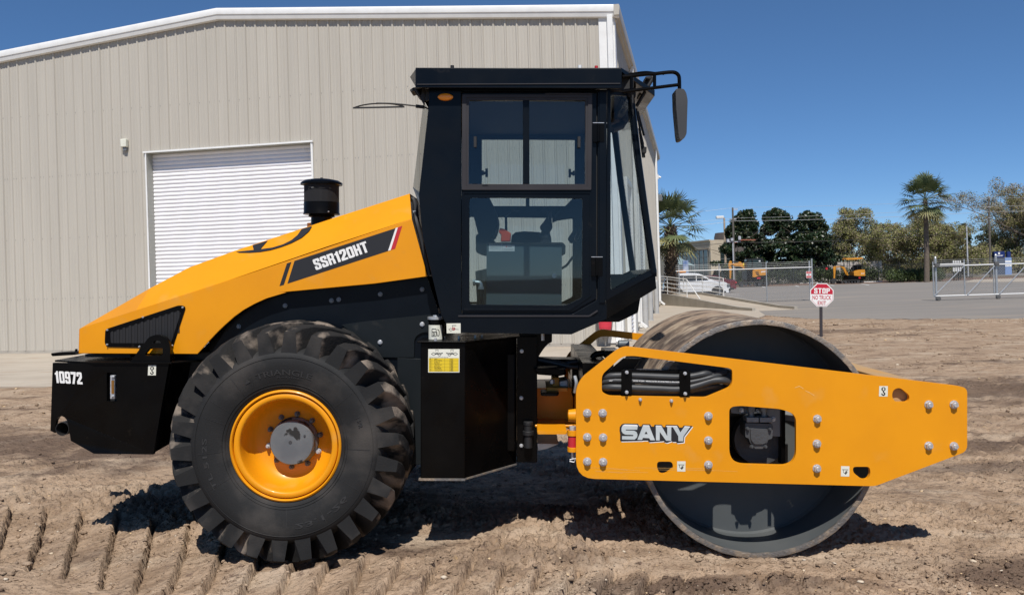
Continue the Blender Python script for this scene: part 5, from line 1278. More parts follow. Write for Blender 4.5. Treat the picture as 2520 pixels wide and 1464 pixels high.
# ---- mirror and its frame
mb=MB(); ya=.10
mb.tube(smooth([RP(ZP(540,303),ya),RP(ZP(700,287),ya),RP(ZP(880,268),ya),RP(ZP(1000,262),ya),RP(ZP(1200,240),ya),RP(ZP(1290,242),ya),RP(ZP(1340,275),ya),RP(ZP(1358,330),ya),RP(ZP(1362,490),ya)]),.0125,10)
mb.tube([RP(ZP(545,522),ya),RP(ZP(700,500),ya),RP(ZP(1352,418),ya)],.0115,10)
mb.tube([RP(ZP(670,292),ya),RP(ZP(670,502),ya)],.0115,10); mb.tube([RP(ZP(1003,270),ya),RP(ZP(1003,450),ya)],.0115,10)
mb.tube(smooth([RP(ZP(630,265),ya),RP(ZP(830,234),ya),RP(ZP(960,238),ya),RP(ZP(1140,270),ya)]),.005,6)
arm=part('mirror_arm',mb,M['black'])
mb=MB(); mp=rp(P2([ZP(1287,500),ZP(1405,500),ZP(1440,560),ZP(1459,660),ZP(1445,1140),ZP(1410,1210),ZP(1345,1226),ZP(1330,1150),ZP(1295,760)],.08),.012)
mb.prism(mp,.03,.17); M['mirror']=mat('mirror_shell',(.035,.037,.04),.55,col2=(.045,.046,.048)); mh=obj('mirror_housing',mb,M['mirror'],arm,bevel=.018,seg=3)
# amber side lamp
mb=MB(); a=RP(ZQ(1603,703),YC); rx=130/4.307/1.598/2100*5.6; rz_=62/4.307/1.598/2100*5.6
pr=[(1.0,0),(1.0,-.010),(.86,-.018),(.5,-.023),(.001,-.025)]
vs_=[]; n=36
for s_,h in pr:
    for k in range(n): t=2*math.pi*k/n; vs_.append((a.x+rx*s_*math.cos(t),YC+h,a.z+rz_*s_*math.sin(t)))
mb.add(vs_,[(i*n+k,i*n+(k+1)%n,(i+1)*n+(k+1)%n,(i+1)*n+k) for i in range(4) for k in range(n)]); obj('amber_side_lamp',mb,M['amber'],cab)
# rear window and rear wiper
gl=[RP(ZD(221,270),.42),RP(ZD(170,693),.42)]
mb=MB(); mb.add([(gl[0].x,.30,gl[0].z),(gl[1].x,.30,gl[1].z),(gl[1].x,1.55,gl[1].z),(gl[0].x,1.55,gl[0].z)],[(0,1,2,3)]); rw=obj('rear_window',mb,M['glass2'],cab,recalc=False)
mb=MB(); A=gl[0]; B=gl[1]; C_=RP(ZD(196,780),.3)
mb.add([(B.x,.28,B.z),(B.x,1.57,B.z),(C_.x,1.6,C_.z),(C_.x,.25,C_.z)],[(0,1,2,3)]); 
for y_ in (1.58,): mb.tube([(A.x+.02,y_,A.z),(B.x+.02,y_,B.z)],.012,8)
obj('rear_sill',mb,M['galv'],cab,recalc=False)
mb=MB(); yw=.62
mb.tube(smooth([RP(ZQ(1330,908),yw),RP(ZQ(1240,872),yw),RP(ZQ(1040,845),yw),RP(ZQ(720,812),yw),RP(ZQ(430,805),yw)]),.0055,8); mb.beam(RP(ZQ(1245,872),yw),RP(ZQ(1100,855),yw),.02,.022)
mb.beam(RP(ZQ(36,885),yw),RP(ZQ(905,866),yw),.008,.011); mb.tube(smooth([RP(ZQ(60,878),yw),RP(ZQ(200,838),yw),RP(ZQ(400,812),yw),RP(ZQ(640,812),yw),RP(ZQ(820,838),yw),RP(ZQ(890,858),yw)]),.005,6)
obj('rear_wiper',mb,M['seal'],rw)
# manual decal
mb,q=sticker('x',[ZV(710,270),ZV(1000,266),ZV(1002,470),ZV(715,472)],YC-.006,cab)
line(mb,q,[(.15,.6),(.3,.5),(.45,.62),(.3,.78),(.15,.6)],.002,YC-.0082,1); line(mb,q,[(.4,.22),(.68,.22)],.003,YC-.0082,1); line(mb,q,[(.42,.25),(.42,.5),(.66,.6),(.85,.62)],.002,YC-.0082,1)
line(mb,q,[(.5+.1*math.cos(t),.55+.13*math.sin(t)) for t in [i*math.pi/5 for i in range(11)]],.003,YC-.0084,2); line(mb,q,[(.44,.48),(.58,.66),(.6,.45),(.46,.66)],.002,YC-.0084,2)
obj('maintenance_label',mb,[M['cream'],M['ink'],M['red']],cab,recalc=False)

# ---- inside the cab
yi=.55
mb=MB(); mb.prism(rp(P2([ZL(392,632),ZL(1258,640),ZL(1256,1346),ZL(386,1346)],yi),.008),yi,1.05)
con=obj('console_box',mb,M['teal'],cab,bevel=.01)
mb=MB(); mb.prism(rp(P2([ZL(395,625),ZL(1268,625),ZL(1300,660),ZL(1298,760),ZL(1262,765),ZL(1262,650),ZL(395,640)],yi-.01),.006),yi-.012,1.0); obj('console_lid',mb,M['seal'],con,bevel=.004)
mb,q=sticker('x',[ZL(418,630),ZL(576,638),ZL(577,728),ZL(416,728)],yi,con); 
for v in (.2,.45,.6,.75): line(mb,q,[(.08,v),(.9,v)],.0012,yi-.0018,1)
q4=P2([ZL(580,652),ZL(714,655),ZL(713,727),ZL(579,727)],yi); mb.add([(a,yi-.0012,b) for a,b in q4],[(0,1,2,3)],0)
polyface(mb,[uv(q4,.22,.38),uv(q4,.36,.38),uv(q4,.29,.08)],yi-.0018,2); line(mb,q4,[(.42,.3),(.75,.3)],.0025,yi-.0018,1); line(mb,q4,[(.08,.65),(.9,.65)],.0012,yi-.0018,1); line(mb,q4,[(.08,.82),(.9,.82)],.0012,yi-.0018,1)
obj('warning_label',mb,[M['white'],M['ink'],M['red']],con,recalc=False)
mb=MB(); a=RP(ZL(1170,1008),yi); mb.cyl((a.x,yi,a.z),(a.x,yi-.012,a.z),.017,n=24); mb.cyl((a.x,yi-.012,a.z),(a.x,yi-.02,a.z),.008,n=12); obj('console_lock',mb,M['steel'],con)
mb=MB(); mb.prism(P2([ZL(670,627),ZL(680,545),ZL(725,507),ZL(830,496),ZL(1000,507),ZL(1135,565),ZL(1140,627)],.75),.75,1.1); 
for v,w in ((530,60),(560,68),(590,62),(615,70)): c=RP(ZL(1068,v),.7); mb.lathe([(w/2.928/1.598/2100*6.2,c.z-.012),(w*.8/2.928/1.598/2100*6.2,c.z+.02)],(c.x,.7,0),'z',20)
dash=obj('dashboard',mb,M['seat'],cab,bevel=.012)
mb=MB(); mb.prism(rp(P2([ZL(1085,335),ZL(1145,400),ZL(1150,460),ZL(1120,510),ZL(1040,510),ZL(1008,470),ZL(1004,440),ZL(1040,400)],.68),.01),.66,.72); mb.tube([RP(ZL(1118,270),.69),RP(ZL(1125,440),.69)],.012,8); mb.cyl(RP(ZL(1080,510),.69),RP(ZL(1080,560),.69),.02,.03)
obj('joystick',mb,M['seal'],cab,bevel=.006)
mb=MB(); mb.prism(P2([ZL(545,462),ZL(592,470),ZL(672,520),ZL(665,615),ZL(555,617),ZL(560,540),ZL(530,508)],.66),.64,.74); obj('orange_cover',mb,M['orange'],cab,bevel=.006)
mb=MB(); sb=rp(P2([ZL(262,105),ZL(425,105),ZL(480,230),ZL(530,360),ZL(520,480),ZL(470,600),ZL(330,600),ZL(240,260)],.95),.05); mb.prism(sb,.72,1.2); mb.prism(rp(P2([ZL(290,540),ZL(420,560),ZL(520,640),ZL(520,800),ZL(290,760)],.95),.03),.70,1.2)
mb.prism(P2([ZL(280,960),ZL(400,930),ZL(400,1340),ZL(300,1340)],.9),.7,1.3); obj('operator_seat',mb,M['seat'],cab,bevel=.03)
mb=MB(); mb.prism(P2([ZL(1500,100),ZL(1400,100),ZL(1300,205),ZL(1150,330),ZL(1148,400),ZL(1200,372),ZL(1385,345),ZL(1400,470),ZL(1325,580),ZL(1365,640),ZL(1500,560)],1.25),1.22,1.32); obj('steering_column',mb,M['seat'],cab,bevel=.01)
mb=MB(); c=RP(ZL(1520,330),.95); 
ring=[(c.x+.19*math.cos(t)*.35-.1*math.sin(t)*.0,.95+.19*math.sin(t),c.z+.17*math.cos(t)) for t in [i*math.pi/12 for i in range(24)]]; mb.tube(ring,.014,8,closed=True); obj('steering_wheel',mb,M['seal'],cab)
mb=MB(); mb.prism(P2([ZL(600,330),ZL(628,330),ZL(630,505),ZL(602,505)],1.3),1.3,1.33); mb.tube([RP(ZL(540,325),1.28),RP(ZL(610,315),1.28),RP(ZL(640,288),1.28),RP(ZL(700,252),1.28)],.009,6); mb.prism(P2([ZL(690,258),ZL(705,245),ZL(780,260),ZL(740,270)],1.28),1.27,1.29); obj('lamp_stalk',mb,M['seal'],cab)
mb=MB(); mb.tube(smooth([RP(ZL(1255,925),1.3),RP(ZL(1310,890),1.3),RP(ZL(1350,840),1.3),RP(ZL(1385,790),1.3)]),.010,8); obj('cable',mb,M['seal'],cab)
mb=MB(); mb.tube(smooth([RP(ZL(232,1086),.45),RP(ZL(290,1086),.45),RP(ZL(320,1100),.45),RP(ZL(326,1165),.45)]),.016,12); mb.cyl(RP(ZL(235,1086),.45),RP(ZL(262,1086),.45),.023,n=6); mb.cyl(RP(ZL(324,1135),.45),RP(ZL(324,1165),.45),.022,n=6); 
obj('pipe_elbow',mb,M['galv'],cab)
mb=MB(); mb.tube(smooth([RP(ZL(324,1165),.45),RP(ZL(322,1250),.46),RP(ZL(310,1330),.48)]),.015,10); mb.tube(smooth([RP(ZL(350,1170),.47),RP(ZL(352,1250),.47),RP(ZL(375,1330),.48)]),.008,8); obj('cab_hose',mb,M['hose'],cab)
# ------------------------------------------------------------------ background
M['bark']=mat('grey_brown_bark',(.11,.085,.065),.95,col2=(.16,.13,.10),vs=8,bump=.4,bs=20)
M['leafd1']=mat('dark_glossy_leaf',(.022,.045,.014),.40,col2=(.014,.026,.010),vs=.9); M['leafd2']=mat('bronze_leaf',(.085,.085,.035),.5,col2=(.05,.055,.02),vs=1)
M['leafo1']=mat('olive_spring_leaf',(.24,.235,.075),.85,col2=(.17,.18,.055),vs=.5); M['leafo2']=mat('brown_twig',(.24,.19,.125),.9,col2=(.28,.235,.165),vs=.5)
M['leafg1']=mat('hedge_leaf',(.055,.085,.020),.6,col2=(.09,.12,.03),vs=1.2); M['leafg2']=mat('dark_hedge_leaf',(.025,.04,.012),.6)
M['pine']=mat('far_pine_leaf',(.040,.060,.028),.8,col2=(.055,.075,.035),vs=.3)
def leaves(rng, clumps, n, size, mats_w=(.7,.3), aspect=.6, shell=.45, drop=0):
    """n leaf quads spread through ellipsoid clumps: returns V,F,mi"""
    c=np.array([q[0] for q in clumps]); r=np.array([q[1] for q in clumps]); w=np.prod(r,1)**.75; w/=w.sum()
    k=rng.choice(len(clumps),n,p=w); d=rng.normal(size=(n,3)); d/=np.linalg.norm(d,axis=1)[:,None]
    rad=rng.uniform(0,1,n)**shell; P=c[k]+d*rad[:,None]*r[k]
    a=rng.normal(size=(n,3)); a/=np.linalg.norm(a,axis=1)[:,None]; b=np.cross(a,rng.normal(size=(n,3))); b/=np.linalg.norm(b,axis=1)[:,None]
    s=size*rng.uniform(.5,1.4,n)[:,None]
    V=np.stack([P-a*s,P+b*s*aspect,P+a*s,P-b*s*aspect],1).reshape(-1,3); F=np.arange(n*4).reshape(n,4)
    mi=(rng.uniform(0,1,n)>mats_w[0]).astype(int); return V,F,mi
def limbs(mb,rng,base,h,r,n=7,spread=.5,depth=2):
    def br(p,d,l,r_,k):
        pts=[Vector(p)]; q=Vector(p); dd=Vector(d)
        for i in range(3):
            dd=(dd+Vector(rng.normal(size=3))*.16).normalized(); q=q+dd*l/3; pts.append(q.copy())
        mb.tube(pts,[r_,r_*.8,r_*.62,r_*.4],5); tips.append(q.copy())
        if k>0:
            for j in range(3):
                nd=(dd+Vector(rng.normal(size=3))*.62).normalized(); nd.z=abs(nd.z)*.7+.1; br(pts[1+j%3],nd.normalized(),l*.62,r_*.5,k-1)
    tips=[]; b=Vector(base); t=b+Vector((rng.normal()*.1,0,h*.28)); mb.tube([b,b.lerp(t,.5)+Vector((.03,0,0)),t],[r*1.25,r,r*.85],8)
    for i in range(n):
        a=6.28*i/n+rng.uniform(-.4,.4); el=rng.uniform(.25,1.3); d=Vector((math.cos(a)*spread,math.sin(a)*spread,el)).normalized(); br(t,d,h*rng.uniform(.35,.5),r*.5,depth)
    return tips
def tree(name,px,d,top,hw,label,seed,kind='olive',n=5000,bottom=None,clumps=None,size=None,group='trees beyond the yard',z0=-.1):
    rng=np.random.default_rng(seed); g=at(px,700,d); X,Y=g.x,d
    H=at(px,top,d).z-z0; R_=hw/FPX*d
    root=empty(name,(X,Y,z0),0,label=label,cat='tree',group=group)
    mb=MB(); tips=limbs(mb,rng,(0,0,0),H*.92,.05*H*.35,7,.9 if kind!='magnolia' else .35,2 if kind!='magnolia' else 1)
    obj('trunk',mb,M['bark'],root,ang=60)
    cl=[]
    if kind=='magnolia':
        for i in range(110):
            t=rng.uniform(.0,1)**1.0; rr=R_*(1.15*(1-t)**.55+.05)*rng.uniform(.8,1.12); a=rng.uniform(0,6.28); q=rng.uniform(.35,1)
            cl.append(((rr*q*math.cos(a),rr*q*math.sin(a),H*(.10+.86*t)),(R_*.20*rng.uniform(.5,1.5),R_*.20,R_*.15*rng.uniform(.6,1.5))))
        cl.append(((0,0,H*.96),(R_*.16,R_*.16,H*.05)))
        sz=.15; ml=[M['leafd1'],M['leafd2']]; w=(.86,)
    elif kind=='olive':
        for t in tips: cl.append(((t.x,t.y,t.z+.2),tuple(R_*.20*rng.uniform(.5,1.35,3))))
        for i in range(60):
            a=rng.uniform(0,6.28); t=rng.uniform(-.1,1); q=R_*math.sqrt(rng.uniform(.1,1))*(1-.55*max(t,0)**2); cl.append(((q*math.cos(a),q*math.sin(a),H*(.18+.75*t)),(R_*.22,R_*.22,R_*.15)))
        s=max(abs(t[0][0]) for t in cl); cl=[((c[0]*R_/max(s,R_*.9),c[1],min(c[2],H*.97)),r) for c,r in cl]
        sz=.105; ml=[M['leafo1'],M['leafo2']]; w=(.62,)
    elif kind=='bare':
        for t in tips: cl.append(((t.x,t.y,t.z),tuple(R_*.20*rng.uniform(.5,1.2,3))))
        sz=.095; ml=[M['leafo2'],M['leafo1']]; w=(.7,)
    else:
        for i in range(20):
            a=rng.uniform(0,6.28); t=rng.uniform(0,1); q=R_*rng.uniform(.2,1)*(1-.6*t); cl.append(((q*math.cos(a),q*math.sin(a),H*(.25+.7*t)),(R_*.3,R_*.3,H*.10)))
        sz=.28; ml=[M['pine'],M['pine']]; w=(.8,)
    V,F,mi=leaves(rng,cl,n,size or sz,w+(.2,),shell=.5)
    V[:,2]=np.maximum(V[:,2],.1)
    meshnp('crown',V,F,ml,root,midx=mi); return root
tree('magnolia_tree',1838,104,522,72,'dark glossy magnolia nearest the utility pole, left of its two neighbours',31,'magnolia',38000,group='dark magnolias')
tree('magnolia_tree',1914,107,516,70,'tallest and middle dark magnolia of the row of three',32,'magnolia',38000,group='dark magnolias')
tree('magnolia_tree',1994,102,523,70,'right dark magnolia of the row of three, beside the olive trees',37,'magnolia',38000,group='dark magnolias')
for (px,d,top,hw,lab,sd_,kd,n) in [
  (2108,124,506,80,'tall olive green spring tree right of the dark magnolias, above the small excavator',41,'olive',42000),
  (2190,138,545,62,'lower brownish olive tree between the two broad olive ones',42,'olive',24000),
  (2282,130,515,84,'broad rounded brown and olive tree behind the tall palm trunk',43,'olive',42000),
  (2050,136,560,50,'pale thin treetop showing behind the right magnolia',44,'bare',4000),
  (2378,128,604,60,'low olive scrubby tree left of the right utility pole',45,'olive',20000),
  (2560,142,372,116,'tallest half bare tree at the right edge of the picture',46,'bare',48000),
  (2508,148,468,62,'grey green tree standing under the tallest half bare one',47,'olive',26000),
  (2470,150,575,56,'low brown olive tree directly above the blue sign',48,'olive',20000)]:
    tree('spring_tree',px,d,top,hw,lab,sd_,kd,n,group='olive spring trees beyond the street')
for (px,d,top,hw,lab,sd_) in [(2424,215,548,46,'broad dark far tree behind the right utility pole',51),(2372,220,553,28,'small dark far treetop right of the broad brown tree',52),(2345,225,562,30,'distant dark tree half hidden by the broad brown tree',53),(2165,220,552,36,'distant dark treetop between two olive trees',54)]:
    tree('far_tree',px,d,top,hw,lab,sd_,'pine',2600,group='distant dark trees')
# thicket closing the view
rng=np.random.default_rng(9); cl=[]
for i in range(150):
    px=1960+rng.uniform(0,620); d=142+rng.uniform(-6,14); h=rng.uniform(1.6,4.6); p=at(px,700,d); cl.append(((p.x,d,h*.55),(1.9,1.6,h*.55)))
V,F,mi=leaves(rng,cl,60000,.12,(.4,.6)); V[:,2]=np.maximum(V[:,2],-.1)
tag(meshnp('thicket',V,F,[M['leafo2'],M['leafo1']],midx=mi),'brown green undergrowth filling the gap under the trees',kind='stuff')
def hedge(name,pa,pb,d0,d1,h,label,seed,n,ml):
    rng=np.random.default_rng(seed); a=at(pa,700,d0); b=at(pb,700,d1); cl=[]
    m=int(abs(b.x-a.x)*1.6)+2
    for i in range(m):
        t=(i+rng.uniform(0,1))/m; cl.append(((a.x+(b.x-a.x)*t,d0+(d1-d0)*t+rng.uniform(-.6,.6),h*.5),(.8,.8,h*.52)))
    V,F,mi=leaves(rng,cl,n,.075,(.7,.3)); V[:,2]=np.maximum(V[:,2],.03); o=meshnp(name,V,F,ml,midx=mi); tag(o,label,'hedge'); return o
hedge('hedge',2198,2312,88,88.5,1.45,'bright green clipped hedge at the foot of the tall palm',61,9000,[M['leafg1'],M['leafg2']])
hedge('shrub_row',1800,2190,97,97,1.75,'dark green shrub row behind the black iron fence',62,20000,[M['leafg2'],M['leafg1']])

# ---- palms
M['frond']=mat('palm_frond',(.125,.15,.06),.5,col2=(.07,.095,.04),vs=1.5,spec=.6); M['frondy']=mat('yellow_palm_frond',(.24,.22,.09),.6,col2=(.14,.145,.06),vs=2)
M['boot']=mat('palm_boot',(.16,.115,.08),.9,col2=(.07,.05,.035),vs=9,bump=.6,bs=20)
def palm(name,px,d,top,base_r,rad,trunk_top,label,seed,nf,boots,z0=0):
    rng=np.random.default_rng(seed); g=at(px,700,d); root=empty(name,(g.x,d,z0),0,label=label,cat='palm tree',group='cabbage palms')
    H=at(px,trunk_top,d).z-z0; mb=MB(); 
    pts=[Vector((math.sin(t*2.1)*.10,0,H*t)) for t in np.linspace(0,1,12)]; mb.tube(pts,[base_r*(1.12-.28*t) for t in np.linspace(0,1,12)],16)
    if boots:
        for i in range(190):
            t=.02+.98*(i/190); a=i*2.4; z=H*t; r=base_r*(1.05-.15*t); dx,dy=math.cos(a),math.sin(a); c=Vector((math.sin(t*2.1)*.1,0,z))
            tx=Vector((-dy,dx,0))*.075; p0=c+Vector((dx*r,dy*r,0)); p1=c+Vector((dx*(r+.13),dy*(r+.13),.20)); th=Vector((dx,dy,0))*.05
            mb.hexa([p0-tx*1.3,p0+tx*1.3,p0+tx*1.3-th,p0-tx*1.3-th,p1-tx*.5,p1+tx*.5,p1+tx*.5-th,p1-tx*.5-th])
    obj('trunk',mb,M['boot'] if boots else M['bark'],root,ang=50)
    V=[];F=[];mi=[]
    def quad(a,b,c,e,m): 
        k=len(V); V.extend([a,b,c,e]); F.append((k,k+1,k+2,k+3)); mi.append(m)
    ctr=Vector((math.sin(2.1)*.1,0,H+.1))
    for i in range(nf):
        t=(i+.5)/nf; el=math.radians(82-142*t+rng.uniform(-9,9)); az=i*2.39996+rng.uniform(-.2,.2)
        d_=Vector((math.cos(az)*math.cos(el),math.sin(az)*math.cos(el),math.sin(el))); L_=rad*rng.uniform(.5,.62)
        hub=ctr+d_*L_; hub.z-=.04*L_*(math.cos(el)); side=d_.cross(Vector((0,0,1))); 
        if side.length<.1: side=Vector((1,0,0))
        side.normalize(); upv=side.cross(d_).normalized()
        w=side*.02; quad(tuple(ctr-w),tuple(ctr+w),tuple(hub+w),tuple(hub-w),0)
        w=upv*.02; quad(tuple(ctr-w),tuple(ctr+w),tuple(hub+w),tuple(hub-w),0)
        nl=20; m=1 if (t>.80 or rng.uniform()<.07) else 0
        for j in range(nl):
            an=math.radians(-118+236*j/(nl-1)); f=math.cos(an*.62); l=rad*.46*(.62+.38*f)*rng.uniform(.88,1.08)
            ld=(d_*math.cos(an)+side*math.sin(an)+upv*(.10+.10*math.cos(an*2))).normalized(); cr=ld.cross(upv).normalized()*rad*.019
            p1=hub+ld*l*.55; p1.z-=l*.05; p2=hub+ld*l*.98; p2.z-=l*(.10+.28*rng.uniform())
            quad(tuple(hub-cr*.3),tuple(hub+cr*.3),tuple(p1+cr),tuple(p1-cr),m); quad(tuple(p1-cr),tuple(p1+cr),tuple(p2+cr*.12),tuple(p2-cr*.12),m)
    meshnp('crown',V,F,[M['frond'],M['frondy']],root,midx=mi); return root
palm('palm_tree',1650,50,458,.33,2.45,560,'squat near palm with rough booted trunk beside the white downspout',71,34,True)
palm('palm_tree',2281,86,420,.24,3.05,492,'tall slender palm with a round crown above the clipped hedge',72,46,False)

# ---- black iron fence with curved tops
def iron_fence():
    root=empty('iron_fence',(0,0,0),label='black iron picket fence with outward curved tops behind the parked machines',cat='fence')
    pts=[at(1795,700,93),at(2310,700,94.5),at(2394,700,91)]
    mb=MB(); rail=MB(); posts=[]
    for a,b in zip(pts[:-1],pts[1:]):
        a=Vector((a.x,a.y,0)); b=Vector((b.x,b.y,0)); L_=(b-a).length; n=int(L_/.17); u=(b-a).normalized(); o=Vector((u.y,-u.x,0))
        for i in range(n+1):
            p=a+u*(L_*i/n); 
            if i%14==0: posts.append(p)
            mb.beam(p+Vector((0,0,.1)),p+Vector((0,0,2.05)),.028,.028,up=(0,1,0)); mb.beam(p+Vector((0,0,2.05)),p+o*.10+Vector((0,0,2.28)),.026,.026,up=(0,1,0)); mb.beam(p+o*.10+Vector((0,0,2.28)),p+o*.28+Vector((0,0,2.44)),.024,.024,up=(0,1,0))
        for z in (.3,1.85): rail.beam(a+Vector((0,.0,z)),b+Vector((0,.0,z)),.05,.05)
    obj('pickets',mb,M['iron'],root,recalc=False); obj('rails',rail,M['iron'],root)
    for p in posts: q=MB(); q.box(-.04,.04,-.04,.04,0,2.2); o=obj('post',q,M['iron'],root); o.location=p
iron_fence()
# ---- chain link
def mesh_wires(mb,a,b,z0,z1,sp,r,y):
    L_=b-a; h=z1-z0
    for s in (1,-1):
        k=-h
        while k<L_+h:
            x0,zz0=k,(z0 if s>0 else z1); x1,zz1=k+h,(z1 if s>0 else z0)
            if x0<0: t=-x0/h; x0=0; zz0=zz0+(zz1-zz0)*t
            if x1>L_: t=(L_-x0)/(x1-x0) if x1!=x0 else 0; zz1=zz0+(zz1-zz0)*t; x1=L_
            if x1>x0+.01: mb.beam((a+x0,y,zz0),(a+x1,y,zz1),r,r,up=(0,1,0))
            k+=sp
def chain_fence():
    root=empty('chain_link_fence',(0,0,0),label='galvanised chain link fence section with top rail left of the stop sign',cat='fence')
    D=47.6; xa=at(1664,700,D).x; xb=at(1998,700,D).x
    mb=MB(); mb.tube([(xa,D,1.86),(xb,D,1.86)],.028,8); obj('top_rail',mb,M['rail'],root)
    mb=MB(); mesh_wires(mb,xa,xb,.06,1.84,.105,.0055,D); obj('wire_mesh',mb,M['wire'],root,recalc=False)
    for z in (1.98,2.08,2.18):
        mb=MB(); mb.tube([(xa,D,z),(xb,D,z)],.006,5); obj('barbed_wire',mb,M['wire'],root)
    for px in (1672,1771,1887,1993.5,1999.5):
        x=at(px,700,D).x; mb=MB(); mb.cyl((x,D+.03,0),(x,D+.03,2.22 if px<1995 else 2.34),.032 if px<1990 else .042,n=12); obj('post',mb,M['galv'],root)
    return D
Dch=chain_fence()
def sign_plate(px,y_,w,h,D): c=at(px,y_,D); return c
c=at(1990.3,676,47.4); sg=empty('fence_sign',(c.x,c.y,c.z),label='small red and white notice with an arrow hanging on the chain link fence',cat='sign')
mb=MB(); mb.prism(rp([(-.145,-.19),(.145,-.19),(.145,.19),(-.145,.19)],.03),-.004,.004); obj('plate',mb,M['white'],sg)
mb=MB(); mb.prism(rp([(-.13,.05),(.13,.05),(.13,.175),(-.13,.175)],.02),-.006,-.0045); mb.prism(rp([(-.13,-.175),(.13,-.175),(.13,-.06),(-.13,-.06)],.02),-.006,-.0045); obj('red_band',mb,M['red'],sg)
mb=MB(); polyface(mb,[(-.06,0),(.0,.03),(.0,.012),(.06,.012),(.06,-.012),(0,-.012),(0,-.03)],-.0062); obj('arrow',mb,M['ink'],sg,recalc=False)
mb=MB(); text_on(mb,'NO',(-.05,-.0075,.12),(.10,0,0),(0,0,.04)); text_on(mb,'PARKING',(-.10,-.0075,.07),(.20,0,0),(0,0,.035)); text_on(mb,'TOW ZONE',(-.10,-.0075,-.14),(.20,0,0),(0,0,.04)); obj('lettering',mb,M['white'],sg,recalc=False)
mb=MB(); mb.cyl((0,0,.19),(0,0,.30),.012); obj('hanger',mb,M['galv'],sg)
c=at(2034.5,661,92.4); mb=MB(); mb.prism([(.13*math.cos(math.pi/8+i*math.pi/4),.13*math.sin(math.pi/8+i*math.pi/4)) for i in range(8)],0,.01); o=obj('fence_notice',mb,M['red']); o.location=c; tag(o,'tiny red octagonal notice on the black iron fence','sign')
# ---- sliding gate
def gate():
    D=42.4; root=empty('sliding_gate',(0,0,0),label='galvanised chain link sliding gate with diagonal braces and rubber wheels',cat='gate')
    X=lambda px: at(px,700,D).x
    xa,xb=X(2297),X(2700); 
    for nm,z in (('top_rail',1.72),('bottom_rail',.235)):
        mb=MB(); mb.tube([(xa,D,z),(xb,D,z)],.034,10); obj(nm,mb,M['rail'],root)
    mb=MB(); mb.tube([(X(2312),D-.1,1.80),(X(2372),D-.1,1.80)],.028,8); obj('guide_rail',mb,M['rail'],root)
    mb=MB(); mesh_wires(mb,xa,xb,.25,1.72,.13,.006,D+.03); obj('wire_mesh',mb,M['wire'],root,recalc=False)
    for z in (1.84,1.93,2.02):
        mb=MB(); mb.tube([(xa,D,z),(xb,D,z)],.006,5); obj('barbed_wire',mb,M['wire'],root)
    for px,r,h in ((2297,.028,1.95),(2305,.055,2.13),(2374,.032,2.02),(2446,.028,1.78),(2454,.055,2.17),(2524,.032,2.05)):
        mb=MB(); mb.cyl((X(px),D+.06*(r>.05),.2 if r<.05 else .02),(X(px),D+.06*(r>.05),h),r,n=14)
        if r>.05: mb.lathe([(r,h-.02),(r+.012,h),(r*.7,h+.06),(.001,h+.09)],(X(px),D+.06,0),'z',14)
        obj('gate_post',mb,M['galv'],root)
    for a,b in ((2298,2373),(2379,2450),(2458,2529)):
        mb=MB(); mb.tube([(X(a),D-.05,.27),(X(b),D-.05,1.70)],.026,8); obj('brace',mb,M['galv'],root)
    for px in (2307,2453.5):
        mb=MB(); mb.lathe([(.001,-.05),(.085,-.05),(.105,-.035),(.105,.035),(.085,.05),(.001,.05)],(X(px),D-.08,.11),'y',24); obj('wheel',mb,M['seal2'],root)
    for px in (2306,2453):
        mb=MB(); mb.box(X(px)-.12,X(px)+.10,D-.12,D+.0,1.66,1.86); obj('roller_guide',mb,M['seal2'],root,bevel=.03)
M['seal2']=mat('worn_grey_rubber',(.09,.09,.09),.8)
gate()
